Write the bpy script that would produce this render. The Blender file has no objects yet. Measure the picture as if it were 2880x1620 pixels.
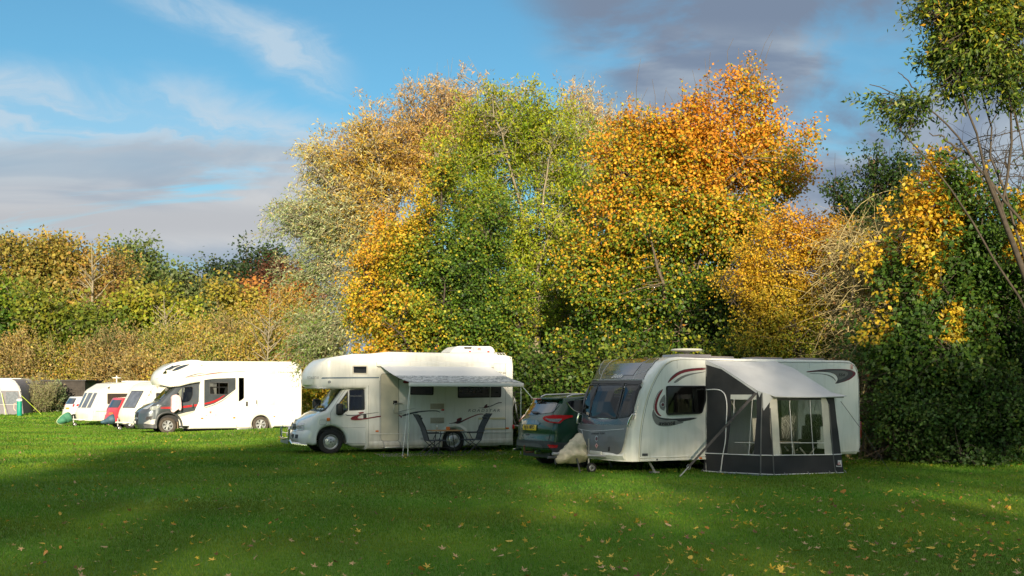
import bpy, bmesh, math, random
import numpy as np
from mathutils import Vector, Matrix
from mathutils.geometry import delaunay_2d_cdt
C = bpy.context.scene.collection
R = math.radians
F = 3100.0; EYE = 1.75; HX = 1440.0; HY = 1106.0        # measured from the photograph: focal length in px, eye height, principal column, horizon row
SUN = Vector((0.09, -0.97, 0.238)).normalized()          # towards the sun

# ---------------------------------------------------------------- tagging
def tag(o, label=None, cat=None, group=None, kind=None):
    if label: o['label'] = label
    if cat: o['category'] = cat
    if group: o['group'] = group
    if kind: o['kind'] = kind
    return o
def link(o, parent=None):
    C.objects.link(o)
    if parent is not None: o.parent = parent
    return o
def empty(name, loc, rz, label, cat, group=None):
    o = link(bpy.data.objects.new(name, None)); o.location = loc; o.rotation_euler = (0, 0, rz); o.empty_display_size = .2
    return tag(o, label, cat, group)
def copy_tree(o, parent=None):
    c = o.copy(); C.objects.link(c); c.parent = parent
    for ch in list(o.children): copy_tree(ch, c)
    return c

# ---------------------------------------------------------------- materials
MATS = {}
def mat(name, col, rough=.5, metal=0., coat=0., spec=.5, var=0., vscale=6., bump=0., bscale=40., alpha=1., sheen=0.):
    if name in MATS: return MATS[name]
    m = bpy.data.materials.new(name); m.use_nodes = True; nt = m.node_tree; p = nt.nodes['Principled BSDF']
    p.inputs['Base Color'].default_value = (*col, 1); p.inputs['Roughness'].default_value = rough
    p.inputs['Metallic'].default_value = metal; p.inputs['Coat Weight'].default_value = coat; p.inputs['Coat Roughness'].default_value = .06
    p.inputs['Specular IOR Level'].default_value = spec
    if var or bump:
        tc = nt.nodes.new('ShaderNodeTexCoord')
    if var:
        n = nt.nodes.new('ShaderNodeTexNoise'); n.inputs['Scale'].default_value = vscale; n.inputs['Detail'].default_value = 6
        nt.links.new(tc.outputs['Object'], n.inputs['Vector'])
        mp = nt.nodes.new('ShaderNodeMapRange'); mp.inputs[1].default_value = .3; mp.inputs[2].default_value = .7
        mp.inputs[3].default_value = 1 - var; mp.inputs[4].default_value = 1 + var * .5
        nt.links.new(n.outputs['Fac'], mp.inputs[0])
        mx = nt.nodes.new('ShaderNodeVectorMath'); mx.operation = 'SCALE'; mx.inputs[0].default_value = col
        nt.links.new(mp.outputs[0], mx.inputs['Scale']); nt.links.new(mx.outputs[0], p.inputs['Base Color'])
        mr = nt.nodes.new('ShaderNodeMapRange'); mr.inputs[3].default_value = max(.03, rough - .06); mr.inputs[4].default_value = min(1, rough + .1)
        nt.links.new(n.outputs['Fac'], mr.inputs[0]); nt.links.new(mr.outputs[0], p.inputs['Roughness'])
    if bump:
        n2 = nt.nodes.new('ShaderNodeTexNoise'); n2.inputs['Scale'].default_value = bscale; n2.inputs['Detail'].default_value = 4
        nt.links.new(tc.outputs['Object'], n2.inputs['Vector'])
        b = nt.nodes.new('ShaderNodeBump'); b.inputs['Strength'].default_value = bump; b.inputs['Distance'].default_value = .02
        nt.links.new(n2.outputs['Fac'], b.inputs['Height']); nt.links.new(b.outputs[0], p.inputs['Normal'])
    MATS[name] = m
    return m
def grimy(name, col, dirt, amount=.5, rough=.25, coat=.4, zlow=.3, zhi=1.0):
    """white bodywork: dirt gathers low down and in faint vertical runs (marks that stay put)"""
    m = bpy.data.materials.new(name); m.use_nodes = True; nt = m.node_tree; p = nt.nodes['Principled BSDF']
    p.inputs['Roughness'].default_value = rough; p.inputs['Coat Weight'].default_value = coat; p.inputs['Coat Roughness'].default_value = .1
    tc = nt.nodes.new('ShaderNodeTexCoord'); mp = nt.nodes.new('ShaderNodeMapping'); mp.inputs['Scale'].default_value = (5, 5, .7)
    nt.links.new(tc.outputs['Object'], mp.inputs['Vector'])
    n = nt.nodes.new('ShaderNodeTexNoise'); n.inputs['Scale'].default_value = 2.2; n.inputs['Detail'].default_value = 7
    nt.links.new(mp.outputs[0], n.inputs['Vector'])
    sx = nt.nodes.new('ShaderNodeSeparateXYZ'); nt.links.new(tc.outputs['Object'], sx.inputs[0])
    lo = nt.nodes.new('ShaderNodeMapRange'); lo.inputs[1].default_value = zlow; lo.inputs[2].default_value = zhi; lo.inputs[3].default_value = .55; lo.inputs[4].default_value = 0
    nt.links.new(sx.outputs['Z'], lo.inputs[0])
    a = nt.nodes.new('ShaderNodeMath'); a.operation = 'ADD'; nt.links.new(n.outputs['Fac'], a.inputs[0]); nt.links.new(lo.outputs[0], a.inputs[1])
    r2 = nt.nodes.new('ShaderNodeMapRange'); r2.inputs[1].default_value = .5; r2.inputs[2].default_value = 1.15; r2.inputs[3].default_value = 0; r2.inputs[4].default_value = amount
    nt.links.new(a.outputs[0], r2.inputs[0])
    mx = nt.nodes.new('ShaderNodeMix'); mx.data_type = 'RGBA'; mx.inputs[6].default_value = (*col, 1); mx.inputs[7].default_value = (*dirt, 1)
    nt.links.new(r2.outputs[0], mx.inputs[0]); nt.links.new(mx.outputs[2], p.inputs['Base Color'])
    n3 = nt.nodes.new('ShaderNodeTexNoise'); n3.inputs['Scale'].default_value = 1.3; nt.links.new(tc.outputs['Object'], n3.inputs['Vector'])
    b = nt.nodes.new('ShaderNodeBump'); b.inputs['Strength'].default_value = .12; b.inputs['Distance'].default_value = .03
    nt.links.new(n3.outputs['Fac'], b.inputs['Height']); nt.links.new(b.outputs[0], p.inputs['Normal'])
    MATS[name] = m
    return m
def glassmat(name, tint, trans=.6, rough=.03, wrinkle=0., refl=1.3):
    m = bpy.data.materials.new(name); m.use_nodes = True; nt = m.node_tree; nt.nodes.clear()
    o = nt.nodes.new('ShaderNodeOutputMaterial'); g = nt.nodes.new('ShaderNodeBsdfGlossy'); g.inputs['Roughness'].default_value = rough
    t = nt.nodes.new('ShaderNodeBsdfTransparent'); t.inputs['Color'].default_value = (*[c * trans for c in tint], 1)
    fr = nt.nodes.new('ShaderNodeFresnel'); fr.inputs['IOR'].default_value = 1.55
    ma = nt.nodes.new('ShaderNodeMath'); ma.operation = 'MULTIPLY_ADD'; ma.inputs[1].default_value = refl; ma.inputs[2].default_value = .02
    mx = nt.nodes.new('ShaderNodeMixShader'); nt.links.new(fr.outputs[0], ma.inputs[0]); nt.links.new(ma.outputs[0], mx.inputs[0])
    nt.links.new(t.outputs[0], mx.inputs[1]); nt.links.new(g.outputs[0], mx.inputs[2]); nt.links.new(mx.outputs[0], o.inputs[0])
    if wrinkle:
        tc = nt.nodes.new('ShaderNodeTexCoord'); mp = nt.nodes.new('ShaderNodeMapping'); mp.inputs['Scale'].default_value = (1.6, 1.6, 1)
        n = nt.nodes.new('ShaderNodeTexNoise'); n.inputs['Scale'].default_value = 5; n.inputs['Detail'].default_value = 5; n.inputs['Distortion'].default_value = 1.5
        b = nt.nodes.new('ShaderNodeBump'); b.inputs['Strength'].default_value = wrinkle; b.inputs['Distance'].default_value = .05
        nt.links.new(tc.outputs['Object'], mp.inputs[0]); nt.links.new(mp.outputs[0], n.inputs['Vector']); nt.links.new(n.outputs['Fac'], b.inputs['Height'])
        nt.links.new(b.outputs[0], g.inputs['Normal']); nt.links.new(b.outputs[0], fr.inputs['Normal'])
    MATS[name] = m
    return m

# ---------------------------------------------------------------- mesh helpers
SPLIT = {'wheel_liner', 'grab_handle', 'steady_leg', 'roof_valance', 'ground_peg', 'guy_line', 'catch', 'locker_trim', 'wiper', 'roof_vent', 'curtain', 'seam_tape', 'skirt_rail', 'chassis', 'bike_rack', 'a_frame', 'strap_peg', 'roof_rail', 'hitch_steel', 'pole', 'side_rail'}
class MB:
    """collects faces of one mesh"""
    def __init__(s): s.v = []; s.f = []
    def add(s, v, f):
        n = len(s.v); s.v += [tuple(p) for p in v]; s.f += [tuple(n + i for i in q) for q in f]; return s
    def box(s, x0, x1, y0, y1, z0, z1):
        return s.add([(x, y, z) for x in (x0, x1) for y in (y0, y1) for z in (z0, z1)],
                     [(0, 1, 3, 2), (4, 6, 7, 5), (0, 4, 5, 1), (2, 3, 7, 6), (0, 2, 6, 4), (1, 5, 7, 3)])
    def rbox(s, x0, x1, y0, y1, z0, z1, r=.01, seg=2):
        bm = bmesh.new(); bmesh.ops.create_cube(bm, size=1)
        for v in bm.verts: v.co = Vector((x0 if v.co.x < 0 else x1, y0 if v.co.y < 0 else y1, z0 if v.co.z < 0 else z1))
        bmesh.ops.bevel(bm, geom=bm.edges[:], offset=r, segments=seg, affect='EDGES', profile=.5)
        bm.verts.index_update(); s.add([v.co[:] for v in bm.verts], [[v.index for v in f.verts] for f in bm.faces]); bm.free(); return s
    def tube(s, pts, r, n=8, cap=True):
        pts = [Vector(p) for p in pts]; rs = r if isinstance(r, (list, tuple)) else [r] * len(pts); b = len(s.v); up = Vector((0, 0, 1)); prev = None
        for i, p in enumerate(pts):
            d = (pts[min(i + 1, len(pts) - 1)] - pts[max(i - 1, 0)])
            d = d.normalized() if d.length > 1e-9 else Vector((0, 0, 1))
            if prev is None: a = d.cross(up if abs(d.z) < .9 else Vector((1, 0, 0))).normalized()
            else: a = (prev - d * prev.dot(d)); a = a.normalized() if a.length > 1e-6 else d.orthogonal().normalized()
            prev = a; c = d.cross(a)
            for k in range(n):
                t = 2 * math.pi * k / n; s.v.append(tuple(p + (a * math.cos(t) + c * math.sin(t)) * rs[i]))
        for i in range(len(pts) - 1):
            for k in range(n):
                k2 = (k + 1) % n; s.f.append((b + i * n + k, b + i * n + k2, b + (i + 1) * n + k2, b + (i + 1) * n + k))
        if cap:
            s.f.append(tuple(b + k for k in reversed(range(n)))); s.f.append(tuple(b + (len(pts) - 1) * n + k for k in range(n)))
        return s
    def lathe(s, prof, c, axis='y', n=32, closed=False):
        """prof: (radius, offset along axis)"""
        b = len(s.v); m = len(prof)
        for k in range(n):
            t = 2 * math.pi * k / n; ct, st = math.cos(t), math.sin(t)
            for r_, h in prof:
                if axis == 'y': s.v.append((c[0] + r_ * ct, c[1] + h, c[2] + r_ * st))
                elif axis == 'z': s.v.append((c[0] + r_ * ct, c[1] + r_ * st, c[2] + h))
                else: s.v.append((c[0] + h, c[1] + r_ * ct, c[2] + r_ * st))
        for k in range(n):
            k2 = (k + 1) % n
            for i in range(m if closed else m - 1):
                j = (i + 1) % m; s.f.append((b + k * m + i, b + k2 * m + i, b + k2 * m + j, b + k * m + j))
        return s
    def build(s, name, m, parent=None, smooth=35, recalc=True, fn=None):
        if name in SPLIT and fn is None:                 # separate pieces become parts of their own
            par = list(range(len(s.v)))
            def fd(i):
                while par[i] != i: par[i] = par[par[i]]; i = par[i]
                return i
            for f in s.f:
                for a in f[1:]: par[fd(a)] = fd(f[0])
            gr = {}
            for f in s.f: gr.setdefault(fd(f[0]), []).append(f)
            if len(gr) > 1:
                out = []
                for fs in gr.values():
                    ids = sorted({i for f in fs for i in f}); mp = {i: k for k, i in enumerate(ids)}; q = MB(); q.v = [s.v[i] for i in ids]; q.f = [tuple(mp[i] for i in f) for f in fs]; out.append(q._b(name, m, parent, smooth, recalc))
                return out[0]
        return s._b(name, m, parent, smooth, recalc, fn)
    def _b(s, name, m, parent=None, smooth=35, recalc=True, fn=None):
        me = bpy.data.meshes.new(name); v = [fn(p) for p in s.v] if fn else s.v
        me.from_pydata([tuple(p) for p in v], [], s.f); return finish(me, name, m, parent, smooth, recalc)
def finish(me, name, m, parent, smooth=35, recalc=True, weld=False):
    if recalc or weld:
        bm = bmesh.new(); bm.from_mesh(me)
        if weld: bmesh.ops.remove_doubles(bm, verts=bm.verts, dist=2e-4)
        if recalc: bmesh.ops.recalc_face_normals(bm, faces=bm.faces)
        bm.to_mesh(me); bm.free()
    if smooth:
        me.polygons.foreach_set('use_smooth', [True] * len(me.polygons)); me.set_sharp_from_angle(angle=R(smooth))
    if m: me.materials.append(m)
    return link(bpy.data.objects.new(name, me), parent)

def inpoly(P, poly):
    P = np.asarray(P); poly = np.asarray(poly); x, y = P[:, 0], P[:, 1]; ins = np.zeros(len(P), bool); n = len(poly)
    for i in range(n):
        x1, y1 = poly[i]; x2, y2 = poly[(i + 1) % n]
        c = (y1 > y) != (y2 > y)
        with np.errstate(divide='ignore', invalid='ignore'):
            ins ^= c & (x < (x2 - x1) * (y - y1) / (y2 - y1 + 1e-300) + x1)
    return ins
def resample(pts, d, closed=True):
    out = []; n = len(pts)
    for i in range(n if closed else n - 1):
        a = np.array(pts[i], float); b = np.array(pts[(i + 1) % n], float); L = np.linalg.norm(b - a); k = max(1, int(round(L / d)))
        out += [tuple(a + (b - a) * j / k) for j in range(k)]
    if not closed: out.append(tuple(pts[-1]))
    return out
def smoothpoly(pts, it=2, closed=True):
    """Chaikin corner cutting"""
    for _ in range(it):
        o = []; n = len(pts)
        if not closed: o.append(pts[0])
        for i in range(n if closed else n - 1):
            a, b = pts[i], pts[(i + 1) % n]
            o += [(a[0] * .75 + b[0] * .25, a[1] * .75 + b[1] * .25), (a[0] * .25 + b[0] * .75, a[1] * .25 + b[1] * .75)]
        if not closed: o.append(pts[-1])
        pts = o
    return pts
def rrect(x0, x1, z0, z1, r, n=4):
    o = []
    for cx, cz, a0 in ((x1 - r, z1 - r, 0), (x0 + r, z1 - r, 90), (x0 + r, z0 + r, 180), (x1 - r, z0 + r, 270)):
        o += [(cx + r * math.cos(R(a0 + 90 * k / n)), cz + r * math.sin(R(a0 + 90 * k / n))) for k in range(n + 1)]
    return o
def roundpoly(pts, r, n=4):
    """round every corner of a polygon with radius r (or a list)"""
    o = []; N = len(pts)
    for i in range(N):
        rr = r[i] if isinstance(r, (list, tuple)) else r
        p = Vector(pts[i]); a = Vector(pts[i - 1]) - p; b = Vector(pts[(i + 1) % N]) - p
        if rr <= 0: o.append(tuple(p)); continue
        d = min(rr, a.length * .45, b.length * .45); p0 = p + a.normalized() * d; p1 = p + b.normalized() * d
        for k in range(n + 1):
            t = k / n; q = p0 * (1 - t) ** 2 + p * 2 * t * (1 - t) + p1 * t * t; o.append(tuple(q))
    return o
def cdt(poly, holes=(), grid=.15):
    poly = [tuple(p[:2]) for p in poly]; loops = [poly] + [list(h) for h in holes]; vs = []; es = []
    for lp in loops:
        b = len(vs); vs += [Vector(p) for p in lp]; es += [(b + i, b + (i + 1) % len(lp)) for i in range(len(lp))]
    a = np.array(poly); lo, hi = a.min(0), a.max(0)
    if grid:
        gx = np.arange(lo[0] + grid / 2, hi[0], grid); gy = np.arange(lo[1] + grid / 2, hi[1], grid)
        if len(gx) and len(gy) and len(gx) * len(gy) < 20000:
            G = np.array([(x, y) for x in gx for y in gy]); k = inpoly(G, poly)
            allb = np.array([p for lp in loops for p in resample(lp, grid * .7)])
            for i in np.nonzero(k)[0]:
                if np.min(np.abs(allb - G[i]).sum(1)) > grid * .35: vs.append(Vector(G[i]))
    r = delaunay_2d_cdt(vs, es, [], 0, 1e-6); V = [tuple(v) for v in r[0]]; Fc = [tuple(f) for f in r[2]]
    cen = np.array([np.mean([V[i] for i in f], axis=0) for f in Fc]); k = inpoly(cen, poly)
    for h in holes: k &= ~inpoly(cen, h)
    return V, [f for f, q in zip(Fc, k) if q]
def patch(poly, fn, holes=(), grid=.15, mb=None):
    mb = mb or MB(); V, Fc = cdt(poly, holes, grid); return mb.add([fn(*p) for p in V], Fc)
def offset_poly(pts, d):
    """outward offset (positive) of a closed polygon, d scalar or per-vertex"""
    P = np.array(pts, float); a = np.roll(P, 1, 0); b = np.roll(P, -1, 0)
    area = .5 * np.sum(P[:, 0] * b[:, 1] - b[:, 0] * P[:, 1]); sg = 1 if area > 0 else -1
    e1 = P - a; e2 = b - P; e1 /= np.linalg.norm(e1, axis=1)[:, None] + 1e-12; e2 /= np.linalg.norm(e2, axis=1)[:, None] + 1e-12
    n1 = np.c_[e1[:, 1], -e1[:, 0]] * sg; n2 = np.c_[e2[:, 1], -e2[:, 0]] * sg; n = n1 + n2; n /= np.linalg.norm(n, axis=1)[:, None] + 1e-12
    cs = np.clip((n * n1).sum(1), .5, 1); d = np.broadcast_to(np.asarray(d, float), (len(P),))
    return P + n * (d / cs)[:, None]
def slab(cap, w, r, deform=None, holes=(), holes_far=None, ny=8, grid=.14, skip=None, step=.09, seg=4, y0=0.):
    """body shell: side elevation `cap` at y=y0 swelling by r (scalar or fn(x,z)) to full outline, extruded over width w"""
    cap = resample(cap, step); P = np.array(cap); rv = np.array([r(*p) for p in P]) if callable(r) else np.full(len(P), float(r))
    rings = []
    for k in range(seg + 1):
        a = math.pi / 2 * k / seg; Q = offset_poly(P, rv * math.sin(a)); rings.append((Q, y0 + rv * (1 - math.cos(a))))
    mid = rings[-1][0]; ye = rings[-1][1]; ys2 = y0 + w - rv
    for k in range(1, ny): rings.append((mid, ye + (ys2 - ye) * k / ny))
    for k in range(seg, -1, -1):
        a = math.pi / 2 * k / seg; Q = offset_poly(P, rv * math.sin(a)); rings.append((Q, y0 + w - rv * (1 - math.cos(a))))
    mb = MB(); n = len(P)
    for Q, Y in rings: mb.v += [(q[0], y, q[1]) for q, y in zip(Q, Y)]
    for i in range(len(rings) - 1):
        for k in range(n):
            q = (i * n + k, i * n + (k + 1) % n, (i + 1) * n + (k + 1) % n, (i + 1) * n + k)
            if skip:
                c = np.mean([mb.v[j] for j in q], axis=0)
                if skip(*c): continue
            mb.f.append(q)
    if holes_far is None: holes_far = holes
    patch(cap, lambda x, z: (x, y0, z), holes, grid, mb); patch(cap, lambda x, z: (x, y0 + w, z), holes_far, grid, mb)
    if deform: mb.v = [deform(*p) for p in mb.v]
    return mb
def shell(mb, name, m, parent, smooth=40):
    me = bpy.data.meshes.new(name); me.from_pydata([tuple(p) for p in mb.v], [], mb.f); return finish(me, name, m, parent, smooth, True, True)

# ---------------------------------------------------------------- measuring frames
CR = {'A': (0, 980, 5.573), 'B': (360, 990, 4.954), 'C': (780, 960, 4.2625), 'D': (1120, 960, 4.2625), 'E': (1420, 1060, 5.175),
      'F': (1600, 980, 3.8143), 'G': (1900, 980, 3.8125), 'H': (2180, 1000, 8.05), 'I': (1980, 1080, 5.176), 'J': (360, 1040, 7.245), 'T': (0, 0, .89444)}
def px(c, x, y):
    a = CR[c]; return a[0] + x / a[2], a[1] + y / a[2]
class Frame:
    def __init__(s, X, Y, Z, th): s.X, s.Y, s.Z, s.c, s.s, s.th = X, Y, Z, math.cos(R(th)), math.sin(R(th)), R(th)
    def side(s, crop, pts, yo=0.):
        o = []
        for p in pts:
            a, b = px(crop, *p); u = (a - HX) / F
            x = (u * (s.Y + yo * s.c) - s.X + yo * s.s) / (s.c - u * s.s); Y = s.Y + x * s.s + yo * s.c
            o.append((x, EYE + (HY - b) / F * Y - s.Z))
        return o
    def traced(s, crop, pts, df, y0=0.):
        o = []
        for p in pts:
            x, z = s.side(crop, [p], y0)[0]
            for _ in range(12):
                X = df(x, y0, z); tx, tz = s.side(crop, [p], X[1])[0]; x += (tx - X[0]) * .8; z += (tz - X[2]) * .8
            o.append((x, z))
        return o
    def front(s, crop, p, xo):
        a, b = px(crop, *p); u = (a - HX) / F
        y = (s.X + xo * s.c - u * s.Y - u * xo * s.s) / (s.s + u * s.c); Y = s.Y + xo * s.s + y * s.c
        return y, EYE + (HY - b) / F * Y - s.Z
    def plane(s, crop, p, A, B):
        """intersection with the vertical plane through local points A,B (x,y): returns (distance along AB, z)"""
        a, b = px(crop, *p); u = (a - HX) / F
        ax, ay = s.X + A[0] * s.c - A[1] * s.s, s.Y + A[0] * s.s + A[1] * s.c
        dx, dy = (B[0] - A[0]) * s.c - (B[1] - A[1]) * s.s, (B[0] - A[0]) * s.s + (B[1] - A[1]) * s.c
        t = (u * ay - ax) / (dx - u * dy); Y = ay + t * dy
        return t, EYE + (HY - b) / F * Y - s.Z
    def root(s, name, label, cat, group=None): return empty(name, (s.X, s.Y, s.Z), s.th, label, cat, group)
class Skin:
    """front/top surface of a slab: an outline polyline swept over y; (t, y) -> point"""
    def __init__(s, fr, line, deform=None):
        s.fr = fr; s.L = np.array(resample(line, .03, False)); d = np.linalg.norm(np.diff(s.L, axis=0), axis=1); s.T = np.r_[0, np.cumsum(d)]; s.deform = deform
    def at(s, t, y, off=.004):
        x = np.interp(t, s.T, s.L[:, 0]); z = np.interp(t, s.T, s.L[:, 1]); e = .03
        dx = np.interp(t + e, s.T, s.L[:, 0]) - np.interp(t - e, s.T, s.L[:, 0]); dz = np.interp(t + e, s.T, s.L[:, 1]) - np.interp(t - e, s.T, s.L[:, 1])
        l = math.hypot(dx, dz) + 1e-9; nx, nz = -dz / l, dx / l
        if nx > 0 and abs(nx) > abs(nz): nx, nz = -nx, -nz
        if nz < 0 and abs(nz) >= abs(nx): nx, nz = -nx, -nz
        x += nx * off; z += nz * off
        return s.deform(x, y, z) if s.deform else (x, y, z)
    def inv(s, crop, p):
        """pixel -> (t, y) on the skin"""
        a, b = px(crop, *p); best = None; f = s.fr
        ts = s.T; vals = []
        for i, t in enumerate(ts):
            y, z = f.front(crop, p, s.L[i, 0]); vals.append((s.L[i, 1] - z, t, y))
        for i in range(len(vals) - 1):
            if vals[i][0] <= 0 <= vals[i + 1][0] or vals[i][0] >= 0 >= vals[i + 1][0]:
                k = vals[i][0] / (vals[i][0] - vals[i + 1][0] + 1e-12); return (vals[i][1] + k * (vals[i + 1][1] - vals[i][1]), vals[i][2] + k * (vals[i + 1][2] - vals[i][2]))
        m = min(vals, key=lambda q: abs(q[0])); return m[1], m[2]
    def poly(s, crop, pts): return [s.inv(crop, p) for p in pts]
def seam(mb, pts3, r=.004, n=4): return mb.tube(pts3, r, n, False)
def lerp(a, b, t): return a + (b - a) * t
def sstep(a, b, x):
    t = min(1, max(0, (x - a) / (b - a))); return t * t * (3 - 2 * t)
_dg = None
def text(s, name, m, parent, fn, w=None, h=.1, shear=0., align='LEFT', bold=0., spacing=1.):
    """lettering as a mesh; fn maps (u along the line, v up) -> point. h = cap height, w = total width"""
    cu = bpy.data.curves.new(name, 'FONT'); cu.body = s; cu.size = 1; cu.shear = shear; cu.offset = bold; cu.space_character = spacing; cu.resolution_u = 3; cu.fill_mode = 'FRONT'
    o = bpy.data.objects.new(name, cu); C.objects.link(o); bpy.context.view_layer.update()
    me = bpy.data.meshes.new_from_object(o.evaluated_get(bpy.context.evaluated_depsgraph_get())); bpy.data.objects.remove(o); bpy.data.curves.remove(cu)
    co = np.array([v.co[:] for v in me.vertices]); x0, x1 = co[:, 0].min(), co[:, 0].max(); sc = h / .7; sx = sc if w is None else w / (x1 - x0)
    off = 0 if align == 'LEFT' else -.5 * (x1 - x0) * sx
    for v in me.vertices: v.co = fn((v.co.x - x0) * sx + off, v.co.y * sc)
    return finish(me, name, m, parent, 0, False)
# ================================================================ sky
W = bpy.data.worlds.new('World'); bpy.context.scene.world = W; W.use_nodes = True
def build_world():
    nt = W.node_tree; nt.nodes.clear(); L = nt.links
    def N(t): return nt.nodes.new(t)
    def val(x, sock):
        if isinstance(x, (int, float)): sock.default_value = x
        else: L.new(x, sock)
    def M(op, a, b=0., c=None):
        n = N('ShaderNodeMath'); n.operation = op; val(a, n.inputs[0]); val(b, n.inputs[1])
        if c is not None: val(c, n.inputs[2])
        return n.outputs[0]
    def SS(x, a, b):
        n = N('ShaderNodeMapRange'); n.interpolation_type = 'SMOOTHERSTEP'; val(x, n.inputs[0]); n.inputs[1].default_value = a; n.inputs[2].default_value = b; return n.outputs[0]
    def noise(u, v, su, sv, detail=6, rough=.6, dist=0., seed=0.):
        c = N('ShaderNodeCombineXYZ'); L.new(M('MULTIPLY', u, su), c.inputs[0]); L.new(M('MULTIPLY', v, sv), c.inputs[1]); c.inputs[2].default_value = seed
        n = N('ShaderNodeTexNoise'); n.inputs['Scale'].default_value = 1; n.inputs['Detail'].default_value = detail; n.inputs['Roughness'].default_value = rough; n.inputs['Distortion'].default_value = dist
        L.new(c.outputs[0], n.inputs['Vector']); return n.outputs['Fac']
    def mixc(f, a, b):
        n = N('ShaderNodeMix'); n.data_type = 'RGBA'; val(f, n.inputs[0])
        for s_, q in ((6, a), (7, b)):
            if isinstance(q, tuple): n.inputs[s_].default_value = (*q, 1)
            else: L.new(q, n.inputs[s_])
        return n.outputs[2]
    tc = N('ShaderNodeTexCoord'); sx = N('ShaderNodeSeparateXYZ'); L.new(tc.outputs['Generated'], sx.inputs[0])
    yy = M('MAXIMUM', M('ABSOLUTE', sx.outputs['Y']), .25); u = M('DIVIDE', sx.outputs['X'], yy); v = M('DIVIDE', sx.outputs['Z'], yy)
    sky = N('ShaderNodeTexSky'); sky.sky_type = 'NISHITA'; sky.sun_disc = False; sky.sun_elevation = math.asin(SUN.z); sky.sun_rotation = math.atan2(SUN.x, SUN.y)
    sky.air_density = 1.0; sky.dust_density = .6; sky.ozone_density = 1.2
    hs = N('ShaderNodeMix'); hs.data_type = 'RGBA'; hs.blend_type = 'MULTIPLY'; hs.inputs[0].default_value = 1; L.new(sky.outputs[0], hs.inputs[6]); hs.inputs[7].default_value = (*SKYTINT, 1)
    col = hs.outputs[2]
    K = CLOUDK
    def cc(r, g, b):
        f = lambda q: ((q / 255 + .055) / 1.055) ** 2.4 if q > 10 else q / 255 / 12.92
        return (f(r) * K, f(g) * K, f(b) * K)
    # P(x,y) of the photo as (u,v): u = (x-1288)*3.606e-4 , v = (989-y)*3.606e-4
    wob = M('MULTIPLY', M('SUBTRACT', noise(u, v, 5, 9, 5, .6, .4, 7), .5), .09)
    vv = M('ADD', v, wob); uu = M('ADD', u, wob)
    # high cirrus streak falling to the right, and thin veil
    d1 = M('ADD', vv, M('MULTIPLY', u, .38))                    # constant along a falling streak
    st = M('MULTIPLY', SS(M('ABSOLUTE', M('SUBTRACT', d1, .235)), .042, .0), M('MULTIPLY', SS(u, -.40, -.30), SS(u, -.12, -.19)))
    st2 = M('MULTIPLY', SS(M('ABSOLUTE', M('SUBTRACT', vv, .313)), .018, 0.), M('MULTIPLY', SS(u, -.26, -.20), SS(u, -.14, -.18)))
    fine = SS(noise(d1, u, 16, 5, 7, .65, .8, 2), .30, .72)
    c1 = M('MULTIPLY', M('ADD', st, M('MULTIPLY', st2, .5)), M('ADD', M('MULTIPLY', fine, .62), .10))
    d2 = M('ADD', vv, M('MULTIPLY', u, .16))
    band = M('MULTIPLY', SS(M('ABSOLUTE', M('SUBTRACT', d2, .185)), .062, .008), SS(u, -.02, -.22))
    c2 = M('MULTIPLY', band, M('ADD', M('MULTIPLY', SS(noise(u, d2, 5, 22, 7, .6, .9, 3), .30, .60), .75), .28))
    veil = M('MULTIPLY', SS(noise(u, v, 4, 11, 6, .6, .8, 4), .5, .75), M('MULTIPLY', SS(v, .36, .12), .45))
    white = M('MINIMUM', M('ADD', M('ADD', c1, c2), veil), .80)
    col = mixc(white, col, cc(196, 214, 228))
    # low lilac-grey cloud bank on the left
    bk = M('MULTIPLY', SS(vv, .245, .215), SS(M('ADD', u, M('MULTIPLY', v, .5)), .06, -.10))
    bn = noise(u, v, 4.2, 18, 7, .6, .7, 9)
    bank = M('MULTIPLY', bk, M('ADD', M('MULTIPLY', SS(bn, .28, .50), .85), M('MULTIPLY', SS(v, .22, .16), .25)))
    ct = mixc(SS(noise(u, v, 3, 13, 6, .55, .6, 21), .35, .66), cc(162, 176, 192), cc(210, 212, 214))
    ct = mixc(SS(vv, .14, .09), ct, cc(146, 168, 190))
    ct = mixc(SS(M('ABSOLUTE', M('SUBTRACT', v, .155)), .03, 0.), ct, cc(190, 193, 198))
    col = mixc(bank, col, ct)
    # slate cloud over the right
    g = M('ADD', M('MULTIPLY', u, .9), M('MULTIPLY', v, .55))
    rk = M('MULTIPLY', SS(M('ADD', g, wob), .17, .27), 1.0)
    rn = noise(u, v, 4.5, 9, 7, .58, .5, 31)
    rc = M('MULTIPLY', rk, M('MINIMUM', M('ADD', SS(rn, .30, .56), M('MULTIPLY', SS(v, .19, .24), .12)), 1.0))
    rcol = mixc(SS(noise(u, v, 5, 12, 6, .55, .6, 44), .36, .66), cc(124, 141, 165), cc(174, 187, 200))
    rcol = mixc(SS(v, .20, .12), rcol, mixc(SS(rn, .4, .65), cc(150, 172, 196), cc(190, 197, 206)))
    rcol = mixc(SS(v, .30, .345), rcol, cc(124, 140, 163))
    col = mixc(rc, col, rcol)
    # thin bright overcast added out of view overhead to fill the shade
    col = mixc(M('MULTIPLY', SS(M('DIVIDE', sx.outputs['Z'], yy), .42, .8), M('ADD', .45, M('MULTIPLY', SS(noise(u, v, 2, 3, 5, .6, .5, 61), .35, .65), .45))), col, tuple(1.1 * q for q in cc(226, 225, 222)))
    bg = N('ShaderNodeBackground'); L.new(col, bg.inputs[0]); bg.inputs[1].default_value = SKYSTR
    o = N('ShaderNodeOutputWorld'); L.new(bg.outputs[0], o.inputs[0])
SKYTINT = (.46, .84, .96); SKYSTR = .085; SUNSTR = 5.0; EXPO = .82; CLOUDK = 1 / (SKYSTR * 2 ** EXPO)
build_world()
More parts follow.
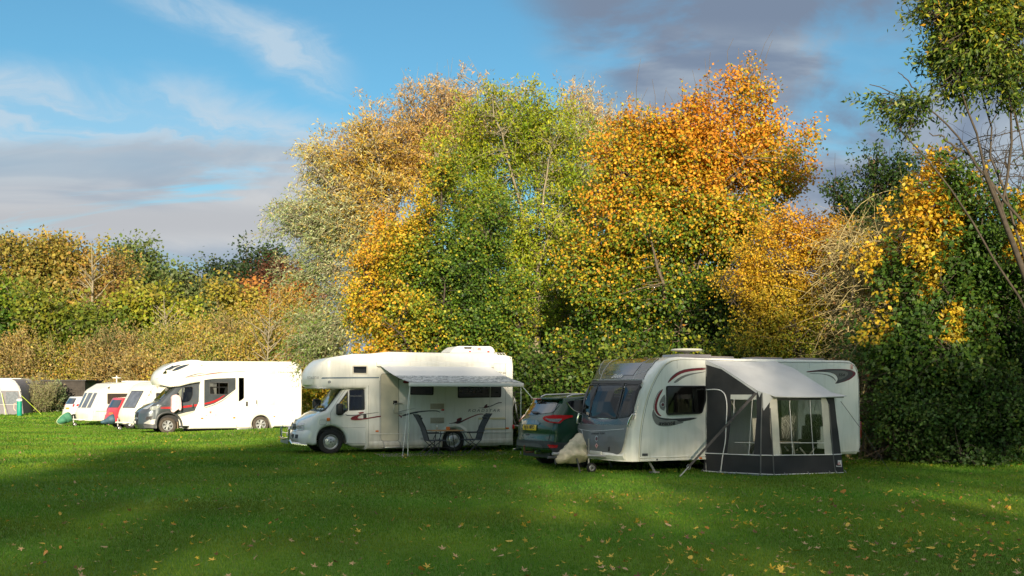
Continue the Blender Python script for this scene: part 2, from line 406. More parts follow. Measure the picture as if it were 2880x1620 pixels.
sl = bpy.data.lights.new('sun', 'SUN'); sl.energy = SUNSTR; sl.angle = R(.8); sl.color = (1, .85, .63)
so = bpy.data.objects.new('sun', sl); C.objects.link(so); so.rotation_euler = (-SUN).to_track_quat('-Z', 'Y').to_euler(); so.location = SUN * 60
S = bpy.context.scene; S.view_settings.view_transform = 'Standard'; S.view_settings.look = 'None'; S.view_settings.exposure = EXPO; S.view_settings.gamma = 1
S.view_settings.use_curve_mapping = False
S.cycles.max_bounces = 6; S.cycles.diffuse_bounces = 3; S.cycles.glossy_bounces = 3; S.cycles.transmission_bounces = 4; S.cycles.transparent_max_bounces = 10
S.cycles.caustics_reflective = False; S.cycles.caustics_refractive = False; S.cycles.use_denoising = True
cam = bpy.data.cameras.new('camera'); co = bpy.data.objects.new('camera', cam); C.objects.link(co); S.camera = co
co.location = (0, 0, EYE); co.rotation_euler = (R(90), 0, 0); cam.sensor_width = 36; cam.lens = 36 * F / 2880; cam.shift_y = (HY - 810) / 2880; cam.clip_end = 6000

# ================================================================ ground
HP = [(-9.2, 44.5, .27, 3.2, 1.6), (-12, 46.0, .10, 4, 1.6), (-20, 58, -.12, 7, 6), (-26, 64, -.10, 6, 6), (-33, 76, .28, 12, 10), (-30, 100, 1.2, 60, 16), (6, 12, .03, 3, 2), (-5, 17, -.03, 4, 3)]
def H(x, y):
    h = 0 * x
    for a, b, k, sx_, sy_ in HP: h = h + k * np.exp(-((x - a) / sx_) ** 2 - ((y - b) / sy_) ** 2)
    d = np.clip((y - 100) / 200, 0, 1); return h + .01 * np.sin(x * 1.3) * np.cos(y * 1.1) - 0 * d
def mesh_np(name, V, Fq, m, parent=None, col=None, smooth=False, nv=4):
    me = bpy.data.meshes.new(name); n = len(V); k = len(Fq)
    me.vertices.add(n); me.vertices.foreach_set('co', np.ascontiguousarray(V, dtype=np.float32).ravel())
    me.loops.add(k * nv); me.loops.foreach_set('vertex_index', np.ascontiguousarray(Fq, dtype=np.int32).ravel())
    me.polygons.add(k); me.polygons.foreach_set('loop_start', np.arange(0, k * nv, nv, dtype=np.int32))
    if smooth: me.polygons.foreach_set('use_smooth', np.ones(k, bool))
    if col is not None:
        a = me.color_attributes.new('tint', 'FLOAT_COLOR', 'POINT'); a.data.foreach_set('color', np.ascontiguousarray(np.c_[col, np.ones(n)], dtype=np.float32).ravel())
    me.update(calc_edges=True)
    if m: me.materials.append(m)
    return link(bpy.data.objects.new(name, me), parent)
def leafmat(name, trans=.4, rough=.5, spec=.3):
    m = bpy.data.materials.new(name); m.use_nodes = True; nt = m.node_tree; p = nt.nodes['Principled BSDF']; o = nt.nodes['Material Output']
    a = nt.nodes.new('ShaderNodeAttribute'); a.attribute_name = 'tint'; p.inputs['Roughness'].default_value = rough; p.inputs['Specular IOR Level'].default_value = spec
    t = nt.nodes.new('ShaderNodeBsdfTranslucent'); mx = nt.nodes.new('ShaderNodeMixShader'); mx.inputs[0].default_value = trans
    nt.links.new(a.outputs['Color'], p.inputs['Base Color']); nt.links.new(a.outputs['Color'], t.inputs['Color'])
    nt.links.new(p.outputs[0], mx.inputs[1]); nt.links.new(t.outputs[0], mx.inputs[2]); nt.links.new(mx.outputs[0], o.inputs[0]); return m
def lawnmat():
    m = bpy.data.materials.new('lawn'); m.use_nodes = True; nt = m.node_tree; p = nt.nodes['Principled BSDF']; p.inputs['Roughness'].default_value = .8; p.inputs['Specular IOR Level'].default_value = .15
    g = nt.nodes.new('ShaderNodeNewGeometry')
    def nz(s, d): 
        n = nt.nodes.new('ShaderNodeTexNoise'); n.inputs['Scale'].default_value = s; n.inputs['Detail'].default_value = d; nt.links.new(g.outputs['Position'], n.inputs['Vector']); return n.outputs['Fac']
    r = nt.nodes.new('ShaderNodeValToRGB'); e = r.color_ramp.elements; e[0].position = .3; e[0].color = (.050, .14, .010, 1); e[1].position = .72; e[1].color = (.15, .27, .025, 1)
    mx = nt.nodes.new('ShaderNodeMath'); mx.operation = 'MULTIPLY_ADD'; mx.inputs[1].default_value = .5; nt.links.new(nz(.5, 4), mx.inputs[0])
    h = nt.nodes.new('ShaderNodeMath'); h.operation = 'MULTIPLY'; h.inputs[1].default_value = .5; nt.links.new(nz(9, 5), h.inputs[0]); nt.links.new(h.outputs[0], mx.inputs[2])
    nt.links.new(mx.outputs[0], r.inputs[0]); nt.links.new(r.outputs[0], p.inputs['Base Color'])
    b = nt.nodes.new('ShaderNodeBump'); b.inputs['Strength'].default_value = .9; b.inputs['Distance'].default_value = .06; nt.links.new(nz(30, 3), b.inputs['Height']); nt.links.new(b.outputs[0], p.inputs['Normal']); return m
def sheet(name, xs, ys, m, dz=0.):
    X, Y = np.meshgrid(xs, ys, indexing='ij'); Z = H(X, Y) + dz; V = np.c_[X.ravel(), Y.ravel(), Z.ravel()]; ny = len(ys)
    i, j = np.meshgrid(np.arange(len(xs) - 1), np.arange(ny - 1), indexing='ij'); a = (i * ny + j).ravel()
    return mesh_np(name, V, np.c_[a, a + ny, a + ny + 1, a + 1], m, smooth=True)
xs = np.r_[np.arange(-900, -60, 60), np.arange(-60, 60, .5), np.arange(60, 901, 60)]; ys = np.r_[np.arange(-300, -10, 30), np.arange(-10, 110, .5), np.arange(110, 200, 10), np.arange(200, 3000, 200)]
tag(sheet('ground', xs, ys, lawnmat()), kind='structure')
rng = np.random.default_rng(11)
def grass():
    """blades of the mown lawn, denser and finer close to the camera"""
    Vs = []; Cs = []; 
    for y0, y1, dens, hh, ww in ((9.6, 13, 2600, .035, .0035), (13, 18, 1300, .04, .006), (18, 26, 500, .045, .010), (26, 38, 260, .055, .02), (38, 60, 110, .065, .035), (60, 84, 40, .08, .06)):
        hw = .5 * y1 * .97 + 2; n = int((y1 - y0) * 2 * hw * dens); x = rng.uniform(-hw, hw, n); y = rng.uniform(y0, y1, n); k = np.abs(x) < y * .485 + 2.2; x, y = x[k], y[k]; n = len(x)
        th = rng.uniform(0, 2 * np.pi, n); h = hh * rng.uniform(.55, 1.25, n); w = ww * rng.uniform(.7, 1.3, n); ln = rng.normal(0, .35, (n, 2)) * h[:, None]
        z = H(x, y) - .004; dx, dy = np.cos(th) * w, np.sin(th) * w
        V = np.stack([np.c_[x - dx, y - dy, z], np.c_[x + dx, y + dy, z], np.c_[x + ln[:, 0], y + ln[:, 1], z + h]], 1)
        patchy = .5 + .5 * np.sin(x * 1.1 + 2 * np.sin(y * .7)) * np.cos(y * .9 + np.sin(x * .8)); t = np.clip(rng.normal(.4, .25, n) + .22 * (patchy - .5), 0, 1)[:, None]
        c = np.array((.060, .160, .010)) * (1 - t) + np.array((.20, .32, .028)) * t; c = c * (1 + .22 * np.sin(x * .55 + 1.7 * np.sin(y * .4)) * np.sin(y * .9 + 1.1 * np.sin(x * .35)))[:, None]; c[:, 0] *= 1 + .25 * np.sin(x * .8 + y * .5) * np.sin(y * 1.3 - x * .2); dead = rng.random(n) < .05; c[dead] = (.20, .19, .07)
        Vs.append(V.reshape(-1, 3)); Cs.append(np.repeat(c, 3, 0))
    V = np.concatenate(Vs); return mesh_np('grass', V, np.arange(len(V)).reshape(-1, 3), leafmat('grass_blade', .35, .6, .25), col=np.concatenate(Cs), nv=3)
tag(grass(), kind='stuff')

# ================================================================ trees
BARK = mat('bark', (.16, .125, .085), .9, var=.4, vscale=9, bump=.5, bscale=25); BARKP = mat('bark_pale', (.27, .23, .15), .85, var=.35, vscale=7, bump=.4)
BARKD = mat('bark_dark', (.07, .055, .04), .9, var=.4, vscale=9); LICH = mat('bark_lichen', (.46, .37, .17), .9, var=.5, vscale=5)
LEAF = leafmat('foliage', .38, .5, .35)
def tubes_np(P, Rr, n=5):
    """P (N,K,3) polylines, Rr (N,K) radii -> verts, quads"""
    N_, K_, _ = P.shape; T = np.gradient(P, axis=1); T /= np.linalg.norm(T, axis=2, keepdims=True) + 1e-9
    ref = np.where(np.abs(T[..., 2:3]) > .9, np.array([1., 0, 0]), np.array([0, 0, 1.])); A = np.cross(T, ref); A /= np.linalg.norm(A, axis=2, keepdims=True) + 1e-9; B = np.cross(T, A)
    a = np.arange(n) * 2 * np.pi / n; V = P[:, :, None, :] + (A[:, :, None, :] * np.cos(a)[:, None] + B[:, :, None, :] * np.sin(a)[:, None]) * Rr[:, :, None, None]
    V = V.reshape(-1, 3); b = (np.arange(N_)[:, None, None] * K_ + np.arange(K_ - 1)[None, :, None]) * n; k = np.arange(n)[None, None, :]; k2 = (k + 1) % n
    return V, np.stack([b + k, b + k2, b + n + k2, b + n + k], -1).reshape(-1, 4)
def noise3(P, f, seed):
    g = np.random.default_rng(seed); s = 0
    for i in range(5):
        k = g.normal(0, 1, 3); k = k / np.linalg.norm(k) * f * (1 + .6 * i); s = s + np.sin(P @ k + g.uniform(0, 6.28)) / (1 + .4 * i)
    return s / 2.2
def tree(name, label, cat, Y, blobs, base, pal, nclus=500, twigs=3, tlen=.5, leaves=14, lsize=(.11, .09), jit=.12, droop=0., up=.2, ramp=(.5, .5, .3, .2), gap=.25, shell_=.55,
         group=None, depth=.8, bark=None, limb=9, trunk_r=.2, seed=1, spikes=0, clump=.45, twr=.006, lat=0., nfreq=1.1, depthoff=0., colfn=None, T='T', flat=.45, br=.55, bsz=8, paths=(), spray=1.7):
    """trunk + limbs + many twigs carrying leaf faces; blobs = (x, y, rx, ry) of the crown as measured in the photo, at distance Y"""
    g = np.random.default_rng(seed); sc = Y / F / CR[T][2]; B = []
    for b in blobs:
        a, d = px(T, b[0], b[1]); B.append(((a - HX) / F * Y, Y + (b[4] if len(b) > 4 else depthoff), EYE + (HY - d) / F * Y, b[2] * sc, b[2] * sc * depth, b[3] * sc))
    B = np.array(B); B[:, 3:] = np.maximum(B[:, 3:] * .45, B[:, 3:] - br * np.array([.55, .55, .35])); vol = B[:, 3] * B[:, 5] * (B[:, 3] + B[:, 5]) ** .5; pick = g.choice(len(B), nclus * 3, p=vol / vol.sum()); d = g.normal(0, 1, (len(pick), 3)); d /= np.linalg.norm(d, axis=1)[:, None]
    r = np.where(g.random(len(pick)) < .8, g.uniform(shell_, 1, len(pick)), g.uniform(.1, shell_, len(pick)))[:, None]; P = B[pick, :3] + d * r * B[pick, 3:]
    zlo = min(.3, B[:, 2].min()); P = P[P[:, 2] > .15]; nz = noise3(P, nfreq, seed + 5); P = P[nz > -1 + 2 * gap * .9 - .3]
    nb = max(8, int(nclus / bsz)); CB = P[:nb]; bi = g.integers(0, len(CB), nclus); ow = CB[bi] - np.average(B[:, :3], axis=0, weights=vol); ow[:, 2] *= .3; ow /= np.linalg.norm(ow, axis=1)[:, None] + 1e-6
    bdir = (CB - np.average(B[:, :3], axis=0, weights=vol)); bdir[:, 2] *= .6; bdir /= np.linalg.norm(bdir, axis=1)[:, None] + 1e-6; bdir = bdir * .8 + np.array([lat * .5, 0, .15 + up * .8]) + g.normal(0, .3, bdir.shape); bdir /= np.linalg.norm(bdir, axis=1)[:, None]
    P = CB[bi] + bdir[bi] * g.uniform(-.7, 1.0, (nclus, 1)) ** 1 * br * spray + g.normal(0, 1, (nclus, 3)) * np.array([br, br, br * .7]) * .42; P[:, 2] = np.maximum(P[:, 2], .15); bcr = g.normal(0, 1, len(CB))
    lo, hi = (B[:, :3] - B[:, 3:]).min(0), (B[:, :3] + B[:, 3:]).max(0); cen = np.average(B[:, :3], axis=0, weights=vol)
    bx, by = base; root = np.array([bx, by, float(H(np.array(bx), np.array(by)))]); o = empty(name, tuple(root), 0, label, cat, group)
    # limbs: farthest-point picks
    idx = [int(np.argmax(P[:, 2]))]; dist = np.linalg.norm(P - P[idx[0]], axis=1)
    for _ in range(min(limb, len(P)) - 1): idx.append(int(np.argmax(dist))); dist = np.minimum(dist, np.linalg.norm(P - P[idx[-1]], axis=1))
    E = P[idx]; top = np.array([cen[0], cen[1], min(hi[2] * .62, cen[2] + (hi[2] - cen[2]) * .3)]); tt = np.linspace(0, 1, 9)
    c1 = root + (top - root) * .5 + np.append(g.normal(0, .25, 2), 0)
    Tk = (1 - tt)[:, None] ** 2 * root + 2 * (tt * (1 - tt))[:, None] * c1 + tt[:, None] ** 2 * top; allP = [Tk[None]]; allR = [np.linspace(trunk_r, trunk_r * .45, 9)[None]]
    f0 = np.clip(.25 + .7 * (E[:, 2] - lo[2]) / (hi[2] - lo[2] + 1e-6) - .12, .2, .97); S0 = np.stack([np.interp(f0, tt, Tk[:, k]) for k in range(3)], 1)
    c2 = S0 * .5 + E * .5 + np.c_[g.normal(0, .3, (len(E), 2)), .12 * np.linalg.norm(E - S0, axis=1)]; t9 = tt[None, :, None]
    LP = (1 - t9) ** 2 * S0[:, None] + 2 * t9 * (1 - t9) * c2[:, None] + t9 ** 2 * E[:, None]; LP = LP + g.normal(0, .04, LP.shape) * (t9 > 0) * (t9 < 1)
    allP.append(LP); allR.append(np.linspace(trunk_r * .30, trunk_r * .05 + .006, 9)[None] * np.ones((len(E), 1)))
    S = LP[:, 2:].reshape(-1, 3); dd = np.linalg.norm(P[:, None] - S[None], axis=2) + .3 * np.linalg.norm(S - cen, axis=1)[None] * .2; j = np.argmin(dd, 1); A0 = S[j] + g.normal(0, .10, P.shape); mid = (A0 + P) / 2 + g.normal(0, .12, P.shape) + np.array([0, 0, .06])
    BP = (1 - t9) ** 2 * A0[:, None] + 2 * t9 * (1 - t9) * mid[:, None] + t9 ** 2 * P[:, None]; allP.append(BP); allR.append(np.linspace(max(.013, trunk_r * .05), twr, 9)[None] * np.ones((len(P), 1)))
    Vv = []; Ff = []; nv = 0
    for p_, r_ in zip(allP, allR):
        v_, f_ = tubes_np(p_, r_); Vv.append(v_); Ff.append(f_ + nv); nv += len(v_)
    for pts, r0, r1, dy in paths:
        q = np.array([((px(T, *p)[0] - HX) / F * (Y + dy), Y + dy, EYE + (HY - px(T, *p)[1]) / F * (Y + dy)) for p in pts]); tq = np.linspace(0, len(q) - 1, 14); q = np.stack([np.interp(tq, np.arange(len(q)), q[:, k]) for k in range(3)], 1) + g.normal(0, .02, (14, 3))
        v_, f_ = tubes_np(q[None], np.linspace(r0, r1, 14)[None], 7); Vv.append(v_); Ff.append(f_ + nv); nv += len(v_)
    # twigs
    n = len(P); P2 = np.repeat(P, twigs, 0); outw = P2 - cen; outw /= np.linalg.norm(outw, axis=1)[:, None] + 1e-9; outw = outw * .4 + np.repeat(bdir[bi], twigs, 0) * .6
    D = outw * .7 + g.normal(0, .6, P2.shape) + np.array([lat, 0, up]); D /= np.linalg.norm(D, axis=1)[:, None]; L_ = tlen * g.uniform(.6, 1.35, len(P2))[:, None]
    P2 = P2 + g.normal(0, clump * .5, P2.shape) * np.array([1, 1, .7]); k5 = np.linspace(0, 1, 4)[None, :, None]
    TW = P2[:, None] + D[:, None] * L_[:, None] * k5 + np.array([0, 0, -1.]) * (droop * k5 ** 2) * L_[:, None]
    v_, f_ = tubes_np(TW, np.linspace(twr, twr * .4, 4)[None] * np.ones((len(P2), 1)), 3); Vv.append(v_); Ff.append(f_ + nv); nv += len(v_)
    if spikes:
        q = g.choice(len(P), spikes, p=(lambda w_: w_ / w_.sum())(np.exp((P[:, 2] - hi[2]) / 1.0) + 1e-9)); s0 = P[q]; L2 = g.uniform(.7, 1.9, spikes)[:, None]; dd2 = np.c_[g.normal(0, .28, (spikes, 2)) + (s0[:, :2] - cen[:2]) * .05, np.ones(spikes)]
        SP = s0[:, None] + dd2[:, None] * L2[:, None] * np.linspace(-.3, 1, 6)[None, :, None] + g.normal(0, .03, (spikes, 6, 3)); v_, f_ = tubes_np(SP, np.linspace(.014, .004, 6)[None] * np.ones((spikes, 1)), 4); Vv.append(v_); Ff.append(f_ + nv); nv += len(v_)
    V = np.concatenate(Vv) - root; mesh_np('trunk', V, np.concatenate(Ff), bark or BARK, o, smooth=True)
    # leaves
    if leaves:
        nt_ = len(P2); m_ = leaves; tpos = g.uniform(.1, 1.05, (nt_, m_, 1)); base_ = P2[:, None] + D[:, None] * L_[:, None] * tpos + np.array([0, 0, -1.]) * droop * tpos ** 2 * L_[:, None] + g.normal(0, jit, (nt_, m_, 3))
        ax = D[:, None] * .6 + g.normal(0, .7, base_.shape) + np.array([0, 0, -droop * .8 - .15]); ax /= np.linalg.norm(ax, axis=2, keepdims=True)
        nn = g.normal(0, flat, base_.shape) + np.array([0, -.45, .40]) + outw[:, None] * .5; sd = np.cross(ax, nn); sd /= np.linalg.norm(sd, axis=2, keepdims=True) + 1e-9; nn = np.cross(sd, ax)
        s_ = g.uniform(.65, 1.25, (nt_, m_, 1)); ll = lsize[0] * s_; lw = lsize[1] * s_ * .5; cup = g.uniform(-.25, .25, (nt_, m_, 1)) * ll
        q0 = base_; q1 = base_ + ax * ll * .45 + sd * lw + nn * cup; q2 = base_ + ax * ll; q3 = base_ + ax * ll * .45 - sd * lw + nn * cup * .6
        LV = np.stack([q0, q1, q2, q3], 2).reshape(-1, 3) - root; nl = nt_ * m_
        hn = (base_[..., 2] - lo[2]) / (hi[2] - lo[2] + 1e-6); cn = np.repeat(noise3(P, .9, seed + 9), twigs)[:, None]; cr = np.repeat(bcr[bi] * .8 + g.normal(0, 1, n) * .3, twigs)[:, None]
        o0, oh, oc, ol = ramp; tv = o0 + oh * (hn - .5) + oc * (cn * .7 + cr * .3) + ol * g.normal(0, 1, (nt_, m_))
        if colfn is not None: tv = tv + colfn(base_, hn)
        tv = np.clip(tv, 0, .999).ravel(); pa = np.array(pal); x_ = tv * (len(pa) - 1); i_ = x_.astype(int); fr_ = (x_ - i_)[:, None]; i2 = np.minimum(i_ + 1, len(pa) - 1)
        cc_ = pa[i_] * (1 - fr_) + pa[i2] * fr_; cc_ = cc_ * g.uniform(.7, 1.3, (nl, 1)) * (1 + g.normal(0, .06, (nl, 3)))
        keep = (LV.reshape(-1, 4, 3)[:, :, 2].min(1) > .02); LV = LV.reshape(-1, 4, 3)[keep].reshape(-1, 3); cc_ = np.clip(cc_[keep], .004, .9)
        mesh_np('crown', LV, np.arange(len(LV)).reshape(-1, 4), LEAF, o, col=np.repeat(cc_, 4, 0))
    return o
GRN = (.055, .125, .012); DG = (.020, .048, .010); LG = (.16, .24, .02); YG = (.32, .33, .025); YL = (.62, .43, .03); GO = (.66, .36, .025); OR = (.60, .24, .02); BR = (.22, .10, .035); SI = (.33, .38, .18); SI2 = (.56, .58, .36); PK = (.54, .38, .19)
SHADE = [(-24, -34, 14.5, 4.6, 330), (-16.5, -37, 15.5, 4.6, 360), (-9.5, -33, 15.5, 4.6, 380), (-3.5, -35, 17.2, 4.2, 330), (.4, -36, 20.4, 3.6, 200), (4.2, -33, 20.4, 3.8, 200), (8, -36, 20, 4.4, 185), (14, -34, 20, 4.6, 235), (21.5, -36, 20, 4.8, 360), (28.5, -34, 19.5, 4.8, 360), (36, -35, 19.5, 4.8, 290)]
def wx(x, Y, T='T'): return (px(T, x, 0)[0] - HX) / F * Y
AUT = [DG, GRN, LG, YG, YL, GO, OR]
# --- willow, left and behind
WIL = [GRN, LG, SI, SI, SI2, YL, (.58, .40, .07), (.56, .33, .07), PK]
tree('willow_tree', 'tall willow with silvery leaves and orange upper shoots leaning out to the left', 'tree', 50,
     [(1010, 355, 95, 75), (1100, 320, 110, 65), (1190, 305, 95, 55), (880, 440, 90, 75), (970, 450, 120, 110), (820, 590, 80, 70), (820, 680, 80, 60), (790, 555, 40, 60), (790, 660, 35, 45), (880, 560, 110, 90), (850, 770, 65, 100), (820, 830, 50, 70), (1070, 380, 110, 110), (845, 860, 45, 45), (960, 600, 110, 110)],
     (wx(1010, 50), 50.5), WIL, nclus=1250, twigs=4, tlen=1.0, leaves=20, lsize=(.19, .045), jit=.10, droop=.35, up=.35, ramp=(.54, .50, .18, .12), gap=.12, br=.8, spray=2.0, trunk_r=.42, limb=14, bark=BARKP, seed=3, spikes=30, lat=-.35,
     twr=.011, colfn=lambda p, h: .16 * np.clip((p[..., 0] + 7.5) / 2.5, -1.3, 1))
tree('willow_tree', 'pinkish gold willow tops showing above the green tree, left of the orange maple', 'tree', 53,
     [(1350, 285, 70, 40), (1450, 290, 90, 45), (1560, 335, 80, 55), (1290, 285, 55, 35), (1640, 330, 50, 30), (1480, 400, 150, 110)], (wx(1460, 53), 53.5), [LG, SI, SI2, PK, (.56, .38, .09), (.52, .30, .17)],
     nclus=330, twigs=4, tlen=1.0, leaves=14, lsize=(.20, .045), jit=.09, droop=.15, up=.9, ramp=(.55, .35, .15, .15), gap=.1, trunk_r=.35, bark=BARKP, seed=4, spikes=35, twr=.011)
# --- ash, centre
tree('ash_tree', 'big bright green ash in the centre behind the cream motorhome', 'tree', 41.5,
     [(1300, 400, 175, 135), (1230, 520, 130, 140), (1400, 420, 130, 150), (1330, 620, 190, 150), (1450, 600, 110, 190), (1300, 800, 170, 110), (1480, 800, 110, 120), (1190, 430, 80, 80), (1330, 325, 120, 50), (1500, 440, 70, 110), (1430, 520, 110, 120), (1250, 360, 90, 60)],
     (wx(1330, 41.5), 42), [(.06, .13, .012), (.13, .23, .015), (.23, .32, .02), (.33, .38, .022), (.42, .42, .025), (.48, .46, .03), (.56, .47, .04)], nclus=1300, twigs=3, tlen=.55, leaves=20, lsize=(.15, .052), jit=.12, droop=.25, up=.45, ramp=(.44, .26, .20, .12), gap=.16, br=.6, spray=2.0, trunk_r=.26,
     limb=14, bark=BARKP, seed=5, spikes=14, depth=.7, twr=.007)
# --- field maple in front, gold at its left edge
tree('field_maple_tree', 'round field maple with golden left edge and green right side, left of the ash', 'tree', 38,
     [(1130, 470, 55, 50), (1070, 570, 85, 80), (1000, 660, 100, 85), (1110, 660, 130, 100), (960, 760, 85, 85), (1080, 800, 160, 85), (940, 835, 60, 50), (1200, 780, 100, 100), (1180, 620, 70, 90), (1000, 880, 90, 50)],
     (wx(1080, 38), 38.4), [DG, GRN, (.10, .19, .02), (.17, .24, .025), YG, YL, GO, (.6, .3, .03)], nclus=1100, twigs=3, tlen=.36, leaves=28, lsize=(.09, .085), jit=.11, droop=.1, up=.15, ramp=(.50, .10, .22, .15), gap=.26, trunk_r=.24, limb=12,
     bark=BARKD, seed=6, depth=.7, colfn=lambda p, h: .27 * np.clip((-2.9 - p[..., 0]) / 1.7, -.75, 1) + .10 * np.clip((p[..., 2] - 6.0) / 1.5, 0, 1))
# --- the big maple
tree('maple_tree', 'broad maple with orange gold top, green skirts and bare shoots above the crown', 'tree', 36,
     [(1700, 300, 50, 35), (1790, 285, 50, 35), (1865, 275, 45, 40), (1780, 340, 130, 45), (1650, 375, 70, 50), (1890, 375, 85, 50), (1770, 400, 170, 60), (1700, 430, 150, 85), (1860, 430, 150, 90), (1950, 480, 100, 75), (1600, 380, 65, 70), (1570, 470, 95, 80), (1650, 560, 150, 100), (1800, 580, 180, 100), (1600, 700, 160, 110), (1750, 740, 170, 110),
      (1500, 650, 50, 75), (1560, 840, 150, 60), (1720, 850, 160, 60), (2040, 440, 50, 30), (1990, 400, 50, 40), (1920, 360, 60, 50)],
     (wx(1740, 36), 36.5), [DG, GRN, (.085, .17, .018), LG, YG, YL, GO, (.66, .30, .03), (.62, .25, .02), OR], nclus=1600, twigs=3, tlen=.42, leaves=32, lsize=(.10, .092), jit=.15, droop=.15, up=.2, ramp=(.42, .66, .22, .19), gap=.30, br=.6, bsz=9, trunk_r=.3, limb=16,
     bark=BARK, seed=7, spikes=60, depth=.72, twr=.008)
# --- golden small tree
tree('hazel_tree', 'small bright yellow tree in front of the maple, above the rear of the caravan', 'tree', 31.5,
     [(1960, 620, 85, 50), (2050, 630, 85, 50), (1930, 700, 80, 65), (2010, 760, 115, 80), (1960, 840, 100, 55), (2090, 780, 80, 70), (2060, 860, 90, 45), (2080, 680, 60, 60)],
     (wx(2010, 31.5), 31.8), [GRN, (.11, .16, .02), YG, (.42, .3, .03), YL, GO, (.66, .34, .03)], nclus=700, twigs=3, tlen=.38, leaves=28, lsize=(.068, .055), jit=.10, droop=.15, up=.2, ramp=(.55, .55, .18, .10), gap=.16, br=.4, trunk_r=.12, limb=10, bark=BARKD, seed=8, depth=.7)
# --- dark tree behind
tree('elm_tree', 'dark green upright tree standing behind the pale leafless thicket', 'tree', 39,
     [(2200, 455, 45, 35), (2150, 520, 45, 40), (2240, 520, 70, 50), (2120, 585, 35, 25), (2265, 470, 35, 30), (2200, 620, 90, 80)], (wx(2200, 39), 39.5), [DG, (.03, .07, .012), (.05, .10, .015), BR], nclus=420, twigs=3, tlen=.6, leaves=22,
     lsize=(.13, .08), jit=.10, up=.9, ramp=(.4, .1, .15, .2), gap=.2, trunk_r=.2, bark=BARKD, seed=9, spikes=14)
# --- leafless thicket
def thicket(name, label, Y, regs, seed, n=420, m=None, leaves=2, group=None, T='T', L=(.6, 1.6), cols=None, lw=.1, ns=9):
    g = np.random.default_rng(seed); sc = Y / F / CR[T][2]; Vv = []; Ff = []; nv = 0; root = None; LVs = []
    a, d = px(T, regs[0][0], 0); bx = (a - HX) / F * Y; root = np.array([bx, Y, float(H(np.array(bx), np.array(Y)))]); o = empty(name, tuple(root), 0, label, 'bush', group)
    w = np.array([r[2] * r[3] for r in regs], float); ri = g.choice(len(regs), n, p=w / w.sum())
    for k in range(3):
        m_ = n if k < 2 else n // 3; st = np.zeros((m_, 3)); 
        for i in range(m_):
            r = regs[ri[i % n]]; a, d = px(T, r[0] + g.normal(0, .5) * r[2], r[1] + g.normal(0, .5) * r[3]); st[i] = ((a - HX) / F * Y, Y + g.normal(0, .7), max(.2, EYE + (HY - d) / F * Y))
        dirn = g.normal(0, 1, (m_, 3)) * np.array([1, .6, .75]) + np.array([0, 0, .35]); dirn /= np.linalg.norm(dirn, axis=1)[:, None]; ln = g.uniform(*L, m_)[:, None] * (1.6 if k == 2 else 1); cv = g.normal(0, .55, (m_, 3)) - np.array([0, 0, .5]); t = np.linspace(0, 1, 9)[None, :, None]
        Pp = st[:, None] + dirn[:, None] * ln[:, None] * (t - .3) + cv[:, None] * ln[:, None] * (t - .3) ** 2 + np.cumsum(g.normal(0, .018, (m_, 9, 3)), 1); r0 = (.005, .008, .015)[k]
        Pp[..., 2] = np.maximum(Pp[..., 2], .03); v_, f_ = tubes_np(Pp, np.linspace(r0, r0 * .35, 9)[None] * np.ones((m_, 1)), 4); Vv.append(v_); Ff.append(f_ + nv); nv += len(v_)
        if leaves:
            q = Pp[:, g.integers(2, 9, leaves)].reshape(-1, 3); LVs.append(q)
    # stems from the ground
    s = np.zeros((9, 3)); Pp = root[None, None] + g.normal(0, .4, (9, 1, 3)) * np.array([1, 1, 0]) + np.linspace(0, 1, 9)[None, :, None] * (np.stack([st[i] for i in range(9)]) - root)[:, None] + np.cumsum(g.normal(0, .03, (9, 9, 3)), 1)
    if ns: v_, f_ = tubes_np(Pp, np.linspace(.045, .012, 9)[None] * np.ones((9, 1)), 5); Vv.append(v_); Ff.append(f_ + nv)
    mesh_np('branches', np.concatenate(Vv) - root, np.concatenate(Ff), m or LICH, o, smooth=True)
    if leaves:
        q = np.concatenate(LVs) + g.normal(0, .05, (sum(len(x) for x in LVs), 3)); k = len(q); ax = g.normal(0, 1, (k, 3)); ax /= np.linalg.norm(ax, axis=1)[:, None]; sd = np.cross(ax, g.normal(0, 1, (k, 3))); sd /= np.linalg.norm(sd, axis=1)[:, None]
        LV = np.stack([q, q + ax * lw * .5 + sd * lw * .35, q + ax * lw, q + ax * lw * .5 - sd * lw * .35], 1).reshape(-1, 3) - root; pa = np.array(cols or [GRN, YG, BR, YL]); cc_ = pa[g.integers(0, len(pa), k)] * g.uniform(.6, 1.2, (k, 1))
        mesh_np('foliage', LV, np.arange(len(LV)).reshape(-1, 4), LEAF, o, col=np.repeat(cc_, 4, 0))
    return o
thicket('thicket', 'tangled leafless thicket with pale lichen yellow stems right of the yellow tree', 30, [(2180, 680, 90, 90), (2200, 780, 100, 100), (2140, 620, 60, 50), (2250, 620, 60, 90), (2210, 900, 80, 90), (2260, 740, 60, 90)], 21, n=1100, leaves=1, cols=[LG, YG, YL, BR])
thicket('thicket', 'brown dense leafless scrub low down between the caravan rear and the dark shrubs', 29.5, [(2230, 900, 80, 110), (2260, 1000, 80, 100), (2220, 1080, 60, 70)], 22, n=420, m=BARK, leaves=2, cols=[DG, GRN, BR])
